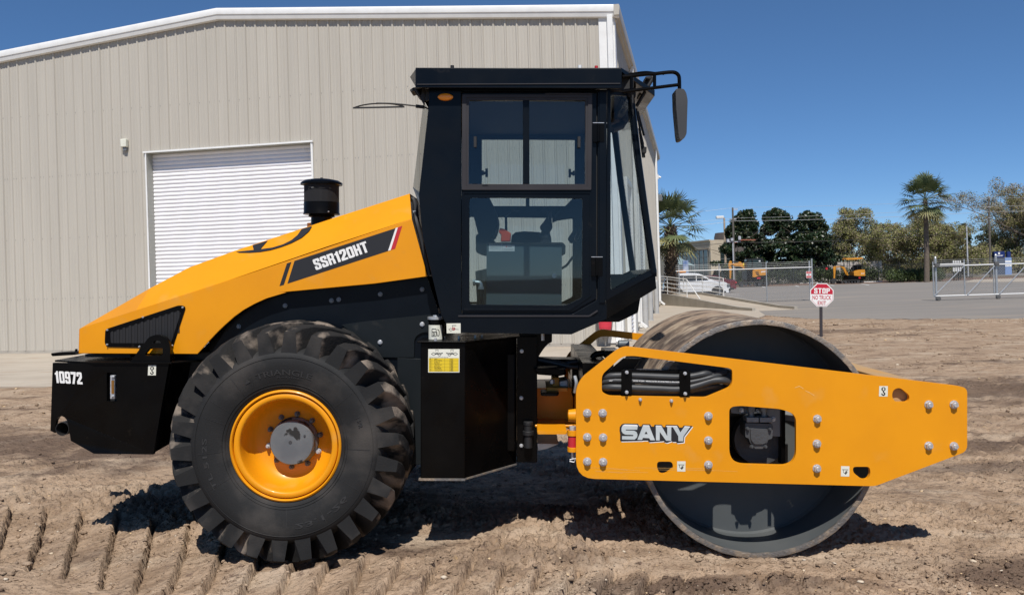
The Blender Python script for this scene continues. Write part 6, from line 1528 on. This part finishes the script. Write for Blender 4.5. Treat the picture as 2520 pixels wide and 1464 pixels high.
# ---- stop sign in the yard
def stop_sign():
    D=22.6; c=at(2022.4,725.8,D); k=D/FPX; R_=28.8*k/math.cos(math.pi/8); tilt=.045
    root=empty('stop_sign',(c.x,D,0),label='red and white octagonal stop no truck exit sign on a dark post behind the drum',cat='sign')
    z=c.z; rot=lambda p: (p[0]*math.cos(tilt)+p[1]*math.sin(tilt), p[1]*math.cos(tilt)-p[0]*math.sin(tilt)+z)
    oc=lambda r,off=0: [rot((r*math.cos(math.pi/8+i*math.pi/4),r*math.sin(math.pi/8+i*math.pi/4)+off)) for i in range(8)]
    mb=MB(); mb.prism(oc(R_),-.003,.003); obj('plate',mb,M['white'],root)
    r2=R_*.93; pts=[(r2*math.cos(math.pi/8+i*math.pi/4),r2*math.sin(math.pi/8+i*math.pi/4)) for i in range(8)]; h=r2*math.cos(math.pi/8); zc=.06*R_
    mb=MB(); polyface(mb,[rot(p) for p in [(-h,zc),(h,zc),(h,pts[0][1]),pts[1],pts[2],(-h,pts[3][1])]],-.0045); obj('red_field',mb,M['signred'],root,recalc=False)
    ex=Vector((math.cos(tilt),0,-math.sin(tilt))); ez=Vector((math.sin(tilt),0,math.cos(tilt))); O=Vector((0,-.0062,z))
    mb=MB(); block_text(mb,'STOP',O-ex*R_*.62+ez*R_*.12,ex*R_*1.24,ez*R_*.42,gap=.9); obj('stop_letters',mb,M['white'],root,recalc=False)
    mb=MB(); text_on(mb,'NO TRUCK',O-ex*R_*.74-ez*R_*.37,ex*R_*1.48,ez*R_*.33,offset=.012); text_on(mb,'EXIT',O-ex*R_*.32-ez*R_*.77,ex*R_*.66,ez*R_*.29,offset=.012)
    rr=R_*.93; 
    for i in range(4,9):
        a0=math.pi/8+i*math.pi/4; p=Vector((rr*math.cos(a0),rr*math.sin(a0))); q=Vector((rr*math.cos(a0+math.pi/4),rr*math.sin(a0+math.pi/4)))
        if i==8: q=Vector((rr*math.cos(math.pi/8),zc))
        if i in(4,5,6,7): 
            n_=(p+q).normalized()*.006; polyface(mb,[rot(tuple(p)),rot(tuple(q)),rot(tuple(q-n_)),rot(tuple(p-n_))],-.0046)
    obj('sign_lettering',mb,M['signred'],root,recalc=False)
    mb=MB(); lean=-.02*0-.045*0; 
    zt=z+R_*1.08; mb.hexa([(-.07,.012,-.05),(-.005,.012,-.05),(-.005,.045,-.05),(-.07,.045,-.05),(-.035,.012,zt),(.03,.012,zt),(.03,.045,zt),(-.035,.045,zt)]); 
    mb.hexa([(-.078,.005,-.05),(-.070,.005,-.05),(-.070,.045,-.05),(-.078,.045,-.05),(-.043,.005,zt),(-.035,.005,zt),(-.035,.045,zt),(-.043,.045,zt)]); obj('post',mb,M['postdark'],root)
    mb=MB(); mb.cyl((.0,-.012,z+R_*.98),(.0,.0,z+R_*.98),.012,n=8); obj('sign_bolt',mb,M['steel'],root)
M['signred']=mat('sign_red',(.48,.012,.035),.5); M['postdark']=mat('dark_sign_post',(.035,.03,.035),.6)
stop_sign()
# ---- wheel stops
ws0=None
for i,((px,py),l_,t) in enumerate([(ZY(1647,1130),1.75,'leftmost white concrete wheel stop, right of the larger excavator'),(ZX(400,663),2.1,'second white wheel stop, just above the stop sign'),(ZX(876,655),1.0,'short exposed white wheel stop under the small excavator boom'),(ZX(1630,640),2.0,'rightmost white wheel stop, right of the small excavator')]):
    p=gnd(px,py); 
    if ws0 is None:
        mb=MB(); mb.prism([(-1,0),(1,0),(1,.10),(.94,.14),(-.94,.14),(-1,.10)],-.08,.08); ws0=obj('wheel_stop',mb,M['paint'],bevel=.012); o=ws0
    else: o=ws0.copy(); sc.collection.objects.link(o)
    o.location=(p.x,p.y,0); o.scale=(l_/2,1,1); tag(o,t,'wheel stop','white wheel stops')
# ---- ramp with two white railings
def ramp():
    P=lambda zx,zy,z=0: gnd(*ZJ(zx,zy),z)
    a=P(-200,795); b=P(1400,890,.03); 
    n0=Vector((a.x,a.y,0)); n1=Vector((b.x,b.y,0)); u=(n1-n0).normalized(); w=Vector((-u.y,u.x,0))*-1
    if w.y<0: w=-w
    L_=(n1-n0).length; W=1.9
    def q(s,t,z): p=n0+u*s+w*t; return (p.x,p.y,z)
    hz=lambda s: .02+.52*np.clip((L_*.93-s)/(L_*.60),0,1)
    r=empty('entrance_ramp',(0,0,0),label='pale concrete access ramp with kerbs running beside the white railings',cat='ramp')
    mb=MB(); S=np.linspace(-3,L_,14)
    for s0,s1 in zip(S[:-1],S[1:]): mb.hexa([q(s0,0,-.1),q(s1,0,-.1),q(s1,W,-.1),q(s0,W,-.1),q(s0,0,hz(s0)),q(s1,0,hz(s1)),q(s1,W,hz(s1)),q(s0,W,hz(s0))])
    obj('ramp_slope',mb,M['concrete'],r,recalc=False)
    for t0 in (-.16,W):
        mb=MB()
        for s0,s1 in zip(S[:-1],S[1:]): mb.hexa([q(s0,t0,-.1),q(s1,t0,-.1),q(s1,t0+.16,-.1),q(s0,t0+.16,-.1),q(s0,t0,hz(s0)+.12),q(s1,t0,hz(s1)+.12),q(s1,t0+.16,hz(s1)+.12),q(s0,t0+.16,hz(s0)+.12)])
        obj('ramp_kerb',mb,M['kerb2'],r,recalc=False)
    for k,(t0,lab,grp) in enumerate(((-.08,'near white tube railing on the front kerb of the ramp','ramp railings'),(W+.08,'rear white tube railing behind the near one, on the back kerb of the ramp','ramp railings'))):
        g=empty('ramp_railing',(0,0,0),label=lab,cat='railing',group=grp); s_end=L_*.52
        SS=np.linspace(-3,s_end,16)
        for j,h in enumerate((.14,.36,.58,.80,.92)):
            mb=MB(); pts=[Vector(q(s,t0,hz(s)+.12+h)) for s in SS]
            if j==4: pts+= [Vector(q(s_end+1.5,t0,hz(s_end+1.5)+.15))] if k==0 else []
            mb.tube(pts,.019 if j<4 else .024,8); obj('rail',mb,M['rail'],g)
        for s in np.arange(s_end,-3,-2.45): mb=MB(); mb.tube([Vector(q(s,t0,hz(s)+.1)),Vector(q(s,t0,hz(s)+1.04))],.024,8); obj('rail_post',mb,M['rail'],g)
M['kerb2']=mat('ramp_kerb_concrete',(.36,.33,.28),.9,col2=(.31,.285,.24),vs=2)
ramp()
mb=MB(); 
for i in range(60):
    t=i/60; p=gnd(*ZJ(140+t*900,800+t*58)); mb.box(p.x-.12,p.x+.12,p.y-.25,p.y+.1,.0,.05+.03*random.random())
o=obj('mulch_strip',mb,M['bed'],bevel=.02); tag(o,'thin strip of reddish mulch along the ramp kerb',kind='stuff')

# ---- cars
M['carwhite']=mat('white_car_paint',(.74,.75,.76),.25,coat=.6); M['carred']=mat('dark_red_car_paint',(.13,.008,.015),.25,coat=.8); M['tint']=mat('tinted_glass',(.012,.014,.016),.08,spec=.7); M['plast']=mat('black_plastic',(.015,.015,.016),.6)
def car(name,loc,rz,prof,win,wheels,cm,label,W=1.84,group=None,lights=(),cat='car'):
    root=empty(name,loc,rz,label=label,cat=cat,group=group)
    zs=max(p[1] for p in prof); 
    ins=lambda x,z: (.16*max(0,(z-.95)/(zs-.95))) if z>.95 else 0
    arch=[]
    mb=MB(); n=len(prof)
    y0=lambda x,z: -W/2+ins(x,z)+ (.10*max(0,(abs(x-2.25)-1.75)/.5)); y1=lambda x,z: -y0(x,z)
    mb.prism(prof,y0,y1); body=obj('body',mb,cm,root,bevel=.04,ang=50)
    for s in (-1,1):
        for w in win:
            mb=MB(); f=[(x,(y0(x,z)-.006)*(1 if s<0 else -1),z) for x,z in w]; mb.add(f,[tuple(range(len(f)))]); obj('window',mb,M['tint'],root)
        for wx in wheels:
            mb=MB(); mb.lathe([(.20,-.10),(.33,-.11),(.36,-.08),(.36,.08),(.33,.11),(.2,.1)],(wx,s*(W/2-.12),.36),'y',28); t=obj('wheel',mb,M['seal'],root)
            mb=MB(); mb.lathe([(.21,-.105 if s<0 else .105),(.18,-.085 if s<0 else .085),(.001,-.09 if s<0 else .09)],(wx,s*(W/2-.12),.36),'y',20)
            for j in range(5): a=j*1.2566; mb.beam((wx,s*(W/2-.02),.36),(wx+.19*math.cos(a),s*(W/2-.02),.36+.19*math.sin(a)),.05,.02,up=(0,1,0))
            obj('rim',mb,M['grey'],t)
            mb=MB(); an=[math.pi*k/10 for k in range(11)]; pp=[(wx+.43*math.cos(a),.33+.43*math.sin(a)) for a in an]+[(wx-.43,.25),(wx+.43,.25)]; polyface(mb,[(p[0],p[1]) for p in pp],0); 
            mb.v=[(v[0],s*(W/2+.004),v[2]) for v in mb.v]; obj('wheel_arch',mb,M['plast'],root,recalc=False)
    mb=MB(); mb.box(.25,4.2,-W/2-.008,W/2+.008,.26,.40); obj('sill',mb,M['plast'],root,bevel=.02)
    for (x0,x1,z0,z1,m,nm) in lights:
        for s in (-1,1): mb=MB(); mb.box(x0,x1,min(s*W/2*.62,s*(W/2-.0)),max(s*W/2*.62,s*(W/2-.0)),z0,z1); obj(nm,mb,m,root,bevel=.03)
    return root,body
suvp=rp([(.02,.30),(0,.62),(.06,1.02),(.30,1.50),(.55,1.66),(1.6,1.72),(2.45,1.66),(3.30,1.16),(4.15,1.03),(4.42,.84),(4.50,.60),(4.46,.28)],[.05,.1,.1,.15,.2,.3,.3,.3,.3,.15,.1,.05],3)
p=gnd(*ZJ(1005,700)); a=at(1790,700,59.5)
car('parked_suv',(a.x-4.35,60.2,0),math.radians(-5),suvp,[[(.42,1.18),(.62,1.50),(1.30,1.56),(1.30,1.18)],[(1.36,1.18),(1.36,1.56),(2.18,1.56),(2.18,1.18)],[(2.24,1.18),(2.24,1.55),(2.50,1.52),(3.05,1.18)]],(.85,3.62),M['carwhite'],'white suv parked behind the ramp railing with dark windows',lights=[(4.28,4.47,.74,.88,M['grey'],'headlight'),(4.40,4.52,.40,.56,M['plast'],'grille')])
a=at(1806,700,69)
sed=rp([(.02,.30),(0,.70),(.10,1.02),(.90,1.10),(1.55,1.42),(2.2,1.46),(2.9,1.36),(3.6,1.0),(4.4,.85),(4.6,.6),(4.58,.28)],[.05,.1,.1,.2,.3,.3,.3,.3,.3,.1,.05],3)
car('parked_sedan',(a.x+.05,69.5,0),math.pi+math.radians(6),sed,[[(1.15,1.10),(1.60,1.36),(2.2,1.40),(2.2,1.08)],[(2.26,1.08),(2.26,1.40),(2.85,1.32),(3.35,1.04)]],(.9,3.7),M['carred'],'dark red sedan with sloping rear behind the white suv',W=1.8,lights=[(-.02,.12,.74,.86,M['red'],'tail_light')])
c=at(*ZJ(330,372),62); mb=MB(); mb.box(-.75,.75,-.12,.12,-.10,.10); lb=obj('beacon_bar',mb,M['amber'],bevel=.05); lb.location=c; tag(lb,'orange warning light bar showing above the suv roof','light bar')
mb=MB(); mb.box(-.3,.3,-.05,.05,-c.z+1.68,-.10); mb.box(-.05,.05,-.05,.05,-c.z+1.60,-.1); obj('mount',mb,M['plast'],lb)

# ---- excavators
def exc_tracks(root,X0,X1,y0,y1,h,label='track'):
    r=h/2; mb=MB(); pts=[(X0+r+ -r*math.sin(a),r-r*math.cos(a)) for a in np.linspace(0,math.pi,9)]; pts=[(X0+r-r*math.sin(a),r-r*math.cos(a)) for a in np.linspace(0,math.pi,9)]+[(X1-r+r*math.sin(a),r+r*math.cos(a)) for a in np.linspace(0,math.pi,9)]
    mb.prism(pts,y0,y1,[[(p[0]*.0+ (X0+X1)/2+(p[0]-(X0+X1)/2)*.9, r+(p[1]-r)*.62) for p in pts]])
    L_=(X1-X0-h); 
    for i in range(int(L_/.16)):
        x=X0+r+.16*i; mb.box(x,x+.06,y0-.01,y1+.01,h,h+.025); 
    t=obj('track',mb,M['seal2d'],root,bevel=.01)
    mb=MB()
    for i in range(5): x=X0+r+(X1-X0-h)*i/4; mb.cyl((x,y0+.03,r*.9),(x,y1-.03,r*.9),r*(.62 if i in(0,4) else .4),n=18)
    obj('track_roller',mb,M['motor'],t); return t
M['seal2d']=mat('dusty_black_track',(.025,.025,.025),.8,col2=(.045,.042,.04),vs=5)
c=gnd(*ZX(1240,662)); e2=empty('mini_excavator',(c.x,c.y,0),0,label='small yellow excavator with an open post canopy parked by the black fence',cat='excavator')
s=.00516; T2=lambda x,y: ((x-1240)*s,(664-y)*s)
exc_tracks(e2,T2(1005,0)[0],T2(1325,0)[0],-.80,-.50,.40); exc_tracks(e2,T2(1290,0)[0],T2(1480,0)[0]+.1,.45,.75,.40)
mb=MB(); mb.prism(rp([T2(1095,490),T2(1230,500),T2(1320,510),T2(1450,515),T2(1455,575),T2(1390,600),T2(1100,590)],.05),-.62,.62); mb.prism([T2(1130,590),T2(1330,590),T2(1330,640),T2(1130,640)],-.5,.5); mb.prism([T2(1270,300),T2(1400,300),T2(1410,385),T2(1230,385)],-.3,.35); bd=obj('chassis_body',mb,M['black'],e2,bevel=.03)
mb=MB(); mb.prism(rp([T2(1220,430),T2(1260,400),T2(1325,385),T2(1445,382),T2(1448,510),T2(1325,510),T2(1222,505)],.04),-.60,.60); eb=obj('engine_cover',mb,M['yellow_far'],e2,bevel=.03)
a=T2(1365,470); mb=MB(); text_on(mb,'SANY',(a[0],-.604,a[1]),(.36,0,0),(0,0,.10),offset=.03); obj('brand_lettering',mb,M['white'],eb,recalc=False)
mb=MB(); a=T2(1325,548); mb.box(a[0]-.07,a[0]+.12,-.64,-.60,a[1]-.06,a[1]+.08); obj('rear_reflector',mb,M['red'],eb)
mb=MB(); mb.prism([T2(1072,152),T2(1105,140),T2(1275,146),T2(1290,138),T2(1415,138),T2(1420,166),T2(1290,178),T2(1080,178)],-.55,.55); obj('canopy_roof',mb,M['yellow_far'],e2,bevel=.02)
for x in (1108,1222,1300,1408):
    for y_ in (-.5,.5):
        mb=MB(); mb.beam((T2(x,0)[0],y_,T2(0,175)[1]),(T2(x,0)[0],y_,T2(0,470)[1]),.05 if x in (1108,1408) else .03,.05,up=(0,1,0)); obj('canopy_post',mb,M['iron'],e2)
mb=MB(); mb.prism(rp([T2(1270,290),T2(1400,270),T2(1405,380),T2(1290,380)],.05),-.28,.28); mb.prism(rp([T2(1230,330),T2(1290,330),T2(1290,385),T2(1225,385)],.03),-.28,.28); obj('seat',mb,M['seat'],e2,bevel=.03)
mb=MB(); mb.prism([T2(1150,500),T2(1100,480),T2(1040,350),T2(1000,318),T2(880,318),T2(870,300),T2(1010,295),T2(1075,320),T2(1150,470)],-.09,.09); obj('boom',mb,M['yellow_far'],e2,bevel=.02)
mb=MB(); mb.prism([T2(905,318),T2(870,295),T2(845,330),T2(850,460),T2(843,560),T2(872,560),T2(890,400)],-.07,.07); obj('stick',mb,M['yellow_far'],e2,bevel=.02)
mb=MB(); mb.tube([(*(lambda p:(p[0],-.12,p[1]))(T2(930,270)),),(*(lambda p:(p[0],-.12,p[1]))(T2(1050,295)),)],.035,8); mb.tube([(T2(840,350)[0],0,T2(0,350)[1]),(T2(832,480)[0],0,T2(0,480)[1])],.03,8); obj('hydraulic_cylinder',mb,M['iron'],e2)
mb=MB(); mb.prism(rp([T2(845,540),T2(885,550),T2(885,600),T2(850,655),T2(800,650),T2(790,600)],.04),-.25,.25); obj('bucket',mb,M['seal2d'],e2,bevel=.02)
mb=MB(); mb.box(T2(955,0)[0],T2(985,0)[0],-.7,.7,.05,.32); mb.beam((T2(975,0)[0],0,.2),(T2(1100,0)[0],0,.35),.2,.1); obj('dozer_blade',mb,M['seal2d'],e2)

c=gnd(*ZY(700,1205)); e1=empty('tracked_excavator',(c.x,c.y,0),0,label='larger yellow excavator with dark cab behind the chain link fence',cat='excavator')
s1=.0033; T1=lambda x,y: ((x-700)*s1,(1208-y)*s1)
exc_tracks(e1,T1(310,0)[0],T1(1030,0)[0],-1.0,-.62,.56); exc_tracks(e1,T1(960,0)[0],T1(1400,0)[0],.55,.95,.56)
mb=MB(); mb.prism(rp([T1(560,700),T1(760,700),T1(740,900),T1(870,870),T1(1190,850),T1(1190,960),T1(1000,1010),T1(560,1000)],.05),-.9,.9); mb.prism([T1(560,990),T1(1000,990),T1(980,1060),T1(600,1060)],-.5,.5); mb.prism([T1(1180,630),T1(1240,700),T1(1240,900),T1(1180,900)],-.7,.7); obj('chassis_body',mb,M['black'],e1,bevel=.04)
mb=MB(); mb.prism(rp([T1(750,690),T1(830,650),T1(970,640),T1(1170,632),T1(1205,670),T1(1190,850),T1(930,862),T1(820,905),T1(735,895)],.05),-.93,.93); eb=obj('engine_cover',mb,M['yellow_far'],e1,bevel=.04)
mb=MB()
for y_ in (735,778,818): a=T1(820,y_); b=T1(925+(y_-735)*.3,y_+25); mb.prism([(a[0]+(y_-735)*.0015,a[1]),(b[0],a[1]),(b[0]+.03,b[1]),(a[0]+.08+(y_-735)*.0015,b[1])],-.945,-.935)
obj('vent_slots',mb,M['seal'],eb)
a=T1(1000,768); mb=MB(); text_on(mb,'SANY',(a[0],-.936,a[1]),(.55,0,.03),(.02,0,.17),offset=.03); obj('brand_lettering',mb,M['white'],eb,recalc=False)
mb=MB(); a=T1(925,935); mb.box(a[0]-.17,a[0]+.2,-.96,-.9,a[1]-.08,a[1]+.08); obj('rear_reflector',mb,M['red'],eb)
cabp=rp([T1(560,640),T1(555,420),T1(620,325),T1(1050,305),T1(1090,340),T1(1140,640)],.06)
mb=MB(); mb.prism(cabp,-.9,.1,[rp([T1(600,600),T1(600,440),T1(650,360),T1(740,355),T1(740,600)],.04),rp([T1(770,600),T1(770,355),T1(1030,345),T1(1080,600)],.04)]); cb=obj('cab',mb,M['iron'],e1,bevel=.02)
M['cabtint']=mat('green_tint_glass',(.006,.014,.014),.06,spec=.8)
mb=MB(); mb.box(T1(575,0)[0],T1(1100,0)[0],-.80,.0,T1(0,630)[1],T1(0,345)[1]); obj('cab_glass',mb,M['cabtint'],cb)
mb=MB(); a=T1(975,402); mb.box(a[0]-.09,a[0]+.09,-.93,-.905,a[1]-.06,a[1]+.06); obj('cab_label',mb,M['white'],cb)
mb=MB(); mb.prism([T1(560,690),T1(545,640),T1(490,580),T1(400,545),T1(250,540),T1(180,480),T1(60,560),T1(60,470),T1(110,360),T1(160,375),T1(170,450),T1(370,440),T1(380,400),T1(450,405),T1(480,450),T1(550,450)],-.14,.14); obj('boom',mb,M['yellow_far'],e1,bevel=.02)
mb=MB(); mb.prism([T1(60,540),T1(150,540),T1(155,620),T1(125,950),T1(80,950),T1(85,700)],-.10,.10); obj('stick',mb,M['yellow_far'],e1,bevel=.02)
mb=MB(); mb.tube([(T1(170,400)[0],-.1,T1(0,395)[1]),(T1(380,400)[0],-.1,T1(0,405)[1])],.06,8); obj('hydraulic_cylinder',mb,M['iron'],e1)
mb=MB(); mb.prism(rp([T1(20,930),T1(150,930),T1(160,1100),T1(60,1180),T1(0,1100)],.06),-.3,.3); obj('bucket',mb,M['seal2d'],e1,bevel=.02)
mb=MB(); a=T1(530,490); mb.box(a[0]-.06,a[0]+.06,-.20,-.14,a[1]-.15,a[1]+.15); obj('boom_lamp',mb,M['lab_yellow'],e1)

# ---- beige office with glass front
M['stucco']=mat('tan_stucco',(.58,.49,.36),.85,col2=(.53,.45,.33),vs=1); M['glassdk']=mat('office_glass',(.02,.035,.035),.1,spec=.8,col2=(.035,.05,.05),vs=.4); M['brown']=mat('brown_fascia',(.085,.07,.06),.6)
of=empty('office_building',(0,0,0),label='tan stucco office with dark glass front behind the near palm',cat='building')
A=at(1560,700,166); B=at(1751,700,130); C=at(1803,700,133); zt=6.5
def wallseg(mb,p,q,z0,z1,t=.3,m=0):
    p=Vector((p.x,p.y,0)); q=Vector((q.x,q.y,0)); n=Vector((-(q-p).y,(q-p).x,0)).normalized()*t
    if n.y<0: n=-n
    mb.hexa([(p.x,p.y,z0),(q.x,q.y,z0),(q.x+n.x,q.y+n.y,z0),(p.x+n.x,p.y+n.y,z0),(p.x,p.y,z1),(q.x,q.y,z1),(q.x+n.x,q.y+n.y,z1),(p.x+n.x,p.y+n.y,z1)],m)
mb=MB(); q=[A,B,C,Vector((C.x+6,C.y+30,0)),Vector((A.x,A.y+30,0))]; n=len(q); mb.add([(p.x,p.y,-.1) for p in q]+[(p.x,p.y,zt) for p in q],[tuple(range(n)),tuple(range(n,2*n))]+[(i,(i+1)%n,n+(i+1)%n,n+i) for i in range(n)])
obj('wall',mb,M['stucco'],of)
def on(p,q,t,off=.0): 
    d=Vector((q.x-p.x,q.y-p.y,0)); n=Vector((d.y,-d.x,0)).normalized(); n=n if n.y<0 else -n
    return Vector((p.x,p.y,0))+d*t+n*off
mb=MB(); a=on(A,B,.60,.06); b=on(A,B,.975,.06); wallseg(mb,a,b,.4,5.0,.05); w=obj('window',mb,M['glassdk'],of)
mb=MB()
for t in np.linspace(.60,.975,9): a=on(A,B,t,.12); mb.box(a.x-.05,a.x+.05,a.y-.03,a.y+.03,.4,5.0)
for z in (.4,1.7,3.0,3.9,5.0): wallseg(mb,on(A,B,.60,.11),on(A,B,.975,.11),z-.05,z+.05,.03)
obj('frame',mb,M['grey'],w)
mb=MB(); a=on(B,C,.45,.06); b=on(B,C,.98,.06); wallseg(mb,a,b,.4,5.0,.05); w=obj('window',mb,M['glassdk'],of)
mb=MB(); wallseg(mb,on(B,C,.45,.11),on(B,C,.98,.11),2.0,2.1,.03); wallseg(mb,on(B,C,.45,.11),on(B,C,.98,.11),3.5,3.6,.03); obj('frame',mb,M['grey'],w)
mb=MB(); wallseg(mb,on(A,B,0,.15),on(A,B,1.0,.15),5.15,5.3,.1); wallseg(mb,on(A,B,0,.15),on(A,B,1,.15),6.35,6.55,.12); obj('cornice',mb,M['stucco'],of)
c=at(1797,700,150); mb=MB(); mb.lathe([(3.7,0),(3.7,7.6),(3.5,8.35),(.01,8.5)],(c.x+1.2,c.y,0),'z',32); obj('rotunda',mb,M['brown'],of)
c=at(*ZJ(415,245),120); mb=MB(); mb.add([(-1.9,0,-.1),(1.9,0,-.55),(0,2,-.4),(-1.0,.2,1.1)],[(0,1,3),(1,2,3),(2,0,3)]); M['tent']=mat('pale_blue_awning',(.25,.34,.36),.7); o=obj('awning',mb,M['tent']); o.location=c; tag(o,'pale blue pointed awning in front of the tan office','awning')
mb=MB();
for x,y in ((-1.8,0),(1.8,0),(0,1.9)): mb.cyl((x,y,-c.z),(x,y,-.2),.04,n=6)
obj('awning_pole',mb,M['galv'],o)
c=at(*ZJ(463,320),118); mb=MB(); mb.box(-.36,.36,-.2,.2,-c.z,1.05-.0); o=obj('banner_stand',mb,mat('blue_banner',(.10,.17,.35),.6,col2=(.45,.5,.6),vs=.9)); o.location=c; tag(o,'blue and white upright banner by the tan office','banner')
# long low pale wall behind the magnolias
a=at(1870,700,118); b=at(2172,700,121); mb=MB(); wallseg(mb,a,b,-.1,2.45,.3); o=obj('low_wall',mb,mat('pale_pink_wall',(.50,.45,.40),.8)); tag(o,'long low pale wall glimpsed under the dark magnolias','wall')

# ---- poles, lamps and wires
def pole(px,d,top,r,label,low=None,mat_='wood'):
    p=at(px,700,d); z1=at(px,top,d).z; o=empty('utility_pole',(p.x,d,0),label=label,cat='utility pole',group='wooden utility poles')
    mb=MB(); mb.cyl((0,0,-.1),(0,0,z1),r*1.15,r*.8,n=10); obj('pole_shaft',mb,M[mat_],o)
    if low: mb=MB(); mb.cyl((-r*1.0,-r*.9,0),(-r*.9,-r*.8,low),r*.55,n=8); obj('conduit',mb,M['polewhite'],o)
    return o,z1
o,z1=pole(1808.5,92,511,.12,'wooden utility pole with transformers in front of the left magnolia',low=5.0)
k=92/FPX
for dx,dz,w,h in ((-12,92.5,7,8),(-4,90,6,7),(11,87,7,9)):
    mb=MB(); z=z1-(dz-0)*k+.5; mb.cyl((dx*k*1.25,-.2,z-h*k/2),(dx*k*1.25,-.2,z+h*k/2),.16,n=12); obj('transformer',mb,M['polewhite'],o,bevel=.02)
mb=MB(); zz=z1-95*k+.5; mb.box(-.75,.75,-.06,.06,zz-.06,zz+.02); mb.box(-.1,.55,-.05,.05,z1-.25,z1-.15); mb.box(-.35,.35,-.05,.05,z1-1.3,z1-1.2); obj('cross_arm',mb,M['polewhite'],o)
zrd=at(1808,597,92).z; mb=MB(); mb.tube([(-.3,0,zrd),(.2,0,zrd),(.9,0,zrd+.25),(2.3,-.2,zrd+.2)],.06,6); obj('cable_guard',mb,mat('rusty_guard',(.30,.10,.06),.7),o)
o2,z2=pole(2438.8,100,484,.12,'tall bare wooden pole left of the blue sign'); mb=MB(); k=100/FPX
for zz in (z2-.1,z2-26*k,z2-52*k): mb.box(-.16,.16,-.14,.14,zz-.03,zz+.03)
obj('bracket',mb,M['polewhite'],o2)
o3,z3=pole(2383,120,556,.10,'shorter pale pole standing right of the tall palm',mat_='polewhite')
p=at(1787,700,122); z4=at(1787,536,122).z; o=empty('street_lamp',(p.x,122,0),label='tall tan street lamp with a flat white head behind the office corner',cat='street lamp'); mb=MB(); mb.cyl((0,0,0),(0,0,z4),.17,.13,n=10); obj('lamp_pole',mb,mat('tan_lamp_pole',(.38,.30,.22),.6),o)
mb=MB(); mb.box(-1.15,-.1,-.25,.25,z4-.1,z4+.28); obj('lamp_head',mb,M['rail'],o,bevel=.05)
def wire(pts,r,label,m='wirel'):
    P=[at(px,py,d) for px,py,d in pts]; Q=[]
    for a,b in zip(P[:-1],P[1:]):
        for j in range(8): t=j/8; q=a.lerp(b,t); q.z-=.012*(b-a).length*4*t*(1-t)*.5; Q.append(q)
    Q.append(P[-1]); mb=MB(); mb.tube(Q,r,5); o=obj('overhead_wire',mb,M[m]); tag(o,label,'wire','overhead wires')
M['wirel']=mat('bright_wire',(.55,.56,.56),.4,metal=.3); M['wired']=mat('dark_cable',(.035,.035,.03),.6)
wire([(1560,536,90),(1809,511,92),(2439,489,100),(2640,480,102)],.012,'topmost pale wire, from the top of the pole in front of the magnolias')
wire([(1560,556,90),(1809,537,92),(2439,508,100),(2640,500,102)],.012,'second highest pale wire, ending at the upper bracket of the right pole')
wire([(1560,569,90),(1809,544,92),(2439,521,100),(2640,515,102)],.018,'brightest pale wire, crossing in front of the tops of the magnolias')
wire([(1560,612,90),(1809,597,92),(2064,592,93),(2439,565,100),(2640,561,102)],.028,'lowest thick dark cable, crossing the tree crowns',m='wired')
wire([(1809,572,92),(2170,566,96)],.014,'short dark wire running right from the transformers',m='wired')
# ---- blue sign tower
c=at(2459,700,126); k=126/FPX; o=empty('sign_tower',(c.x,126,0),label='blue and white street sign tower beyond the sliding gate',cat='sign')
zb=0; ztop=at(2459,619,126).z; zm=at(2459,634,126).z; M['signblue']=mat('sign_blue',(.006,.022,.13),.5); M['lblue']=mat('light_blue_panel',(.20,.31,.55),.6,col2=(.17,.27,.50)); M['dblue']=mat('shaded_blue_panel',(.07,.09,.13),.7)
mb=MB(); mb.box(-13*k,13*k,-.3,.3,zm,ztop); h=obj('sign_head',mb,M['signblue'],o,bevel=.03)
mb=MB(); text_on(mb,'JOURNEY',(-10*k,-.305,zm+2.2*k),(19*k,0,0),(0,0,4.2*k),offset=.03); mb.lathe([(.001,0),(2.6*k,0)],(-1*k,-.306,ztop-4.4*k),'y',14); obj('sign_emblem',mb,M['white'],h,recalc=False)
mb=MB(); mb.box(-13*k,13*k,-.2,.3,-.1,zm); obj('left_panel',mb,M['dblue'],o)  # shade on the left column put into its darker colour
mb=MB(); mb.box(13*k+.01,29.5*k,-.28,.3,-.1,zm-.02); lp=obj('right_panel',mb,M['lblue'],o)
for z0,z1_ in ((641.5,646),(651.5,656)):
    mb=MB(); mb.box(13*k+.02,29.4*k,-.30,-.285,at(2480,z1_,126).z,at(2480,z0,126).z); obj('white_band',mb,M['white'],lp)
mb=MB(); mb.box(20.5*k,28.5*k,-.2,.2,zm-.02,ztop-.05); obj('rear_head',mb,M['signblue'],o,bevel=.02)
for i,(px,py) in enumerate([(2346,677),(2352,676),(2358,675.5),(2364,675)]):
    pass
# white topped marker posts in front of the fence end
for i,px in enumerate((2348,2353.5,2359,2364.5)):
    p=at(px,700,89+i*.6); mb=MB(); mb.cyl((0,0,0),(0,0,2.05),.05,n=8,mi=0); mb.cyl((0,0,1.86),(0,0,2.10),.085,n=8,mi=1); mb.cyl((0,0,.95),(0,0,1.40),.085,n=8,mi=1); m_=obj('marker_post',mb,[M['iron'],M['white']]); m_.location=(p.x,p.y,0)
    tag(m_,'%s black marker post with white sleeves beyond the gate'%('leftmost','second from left','third from left','rightmost')[i],'post','white sleeved marker posts')
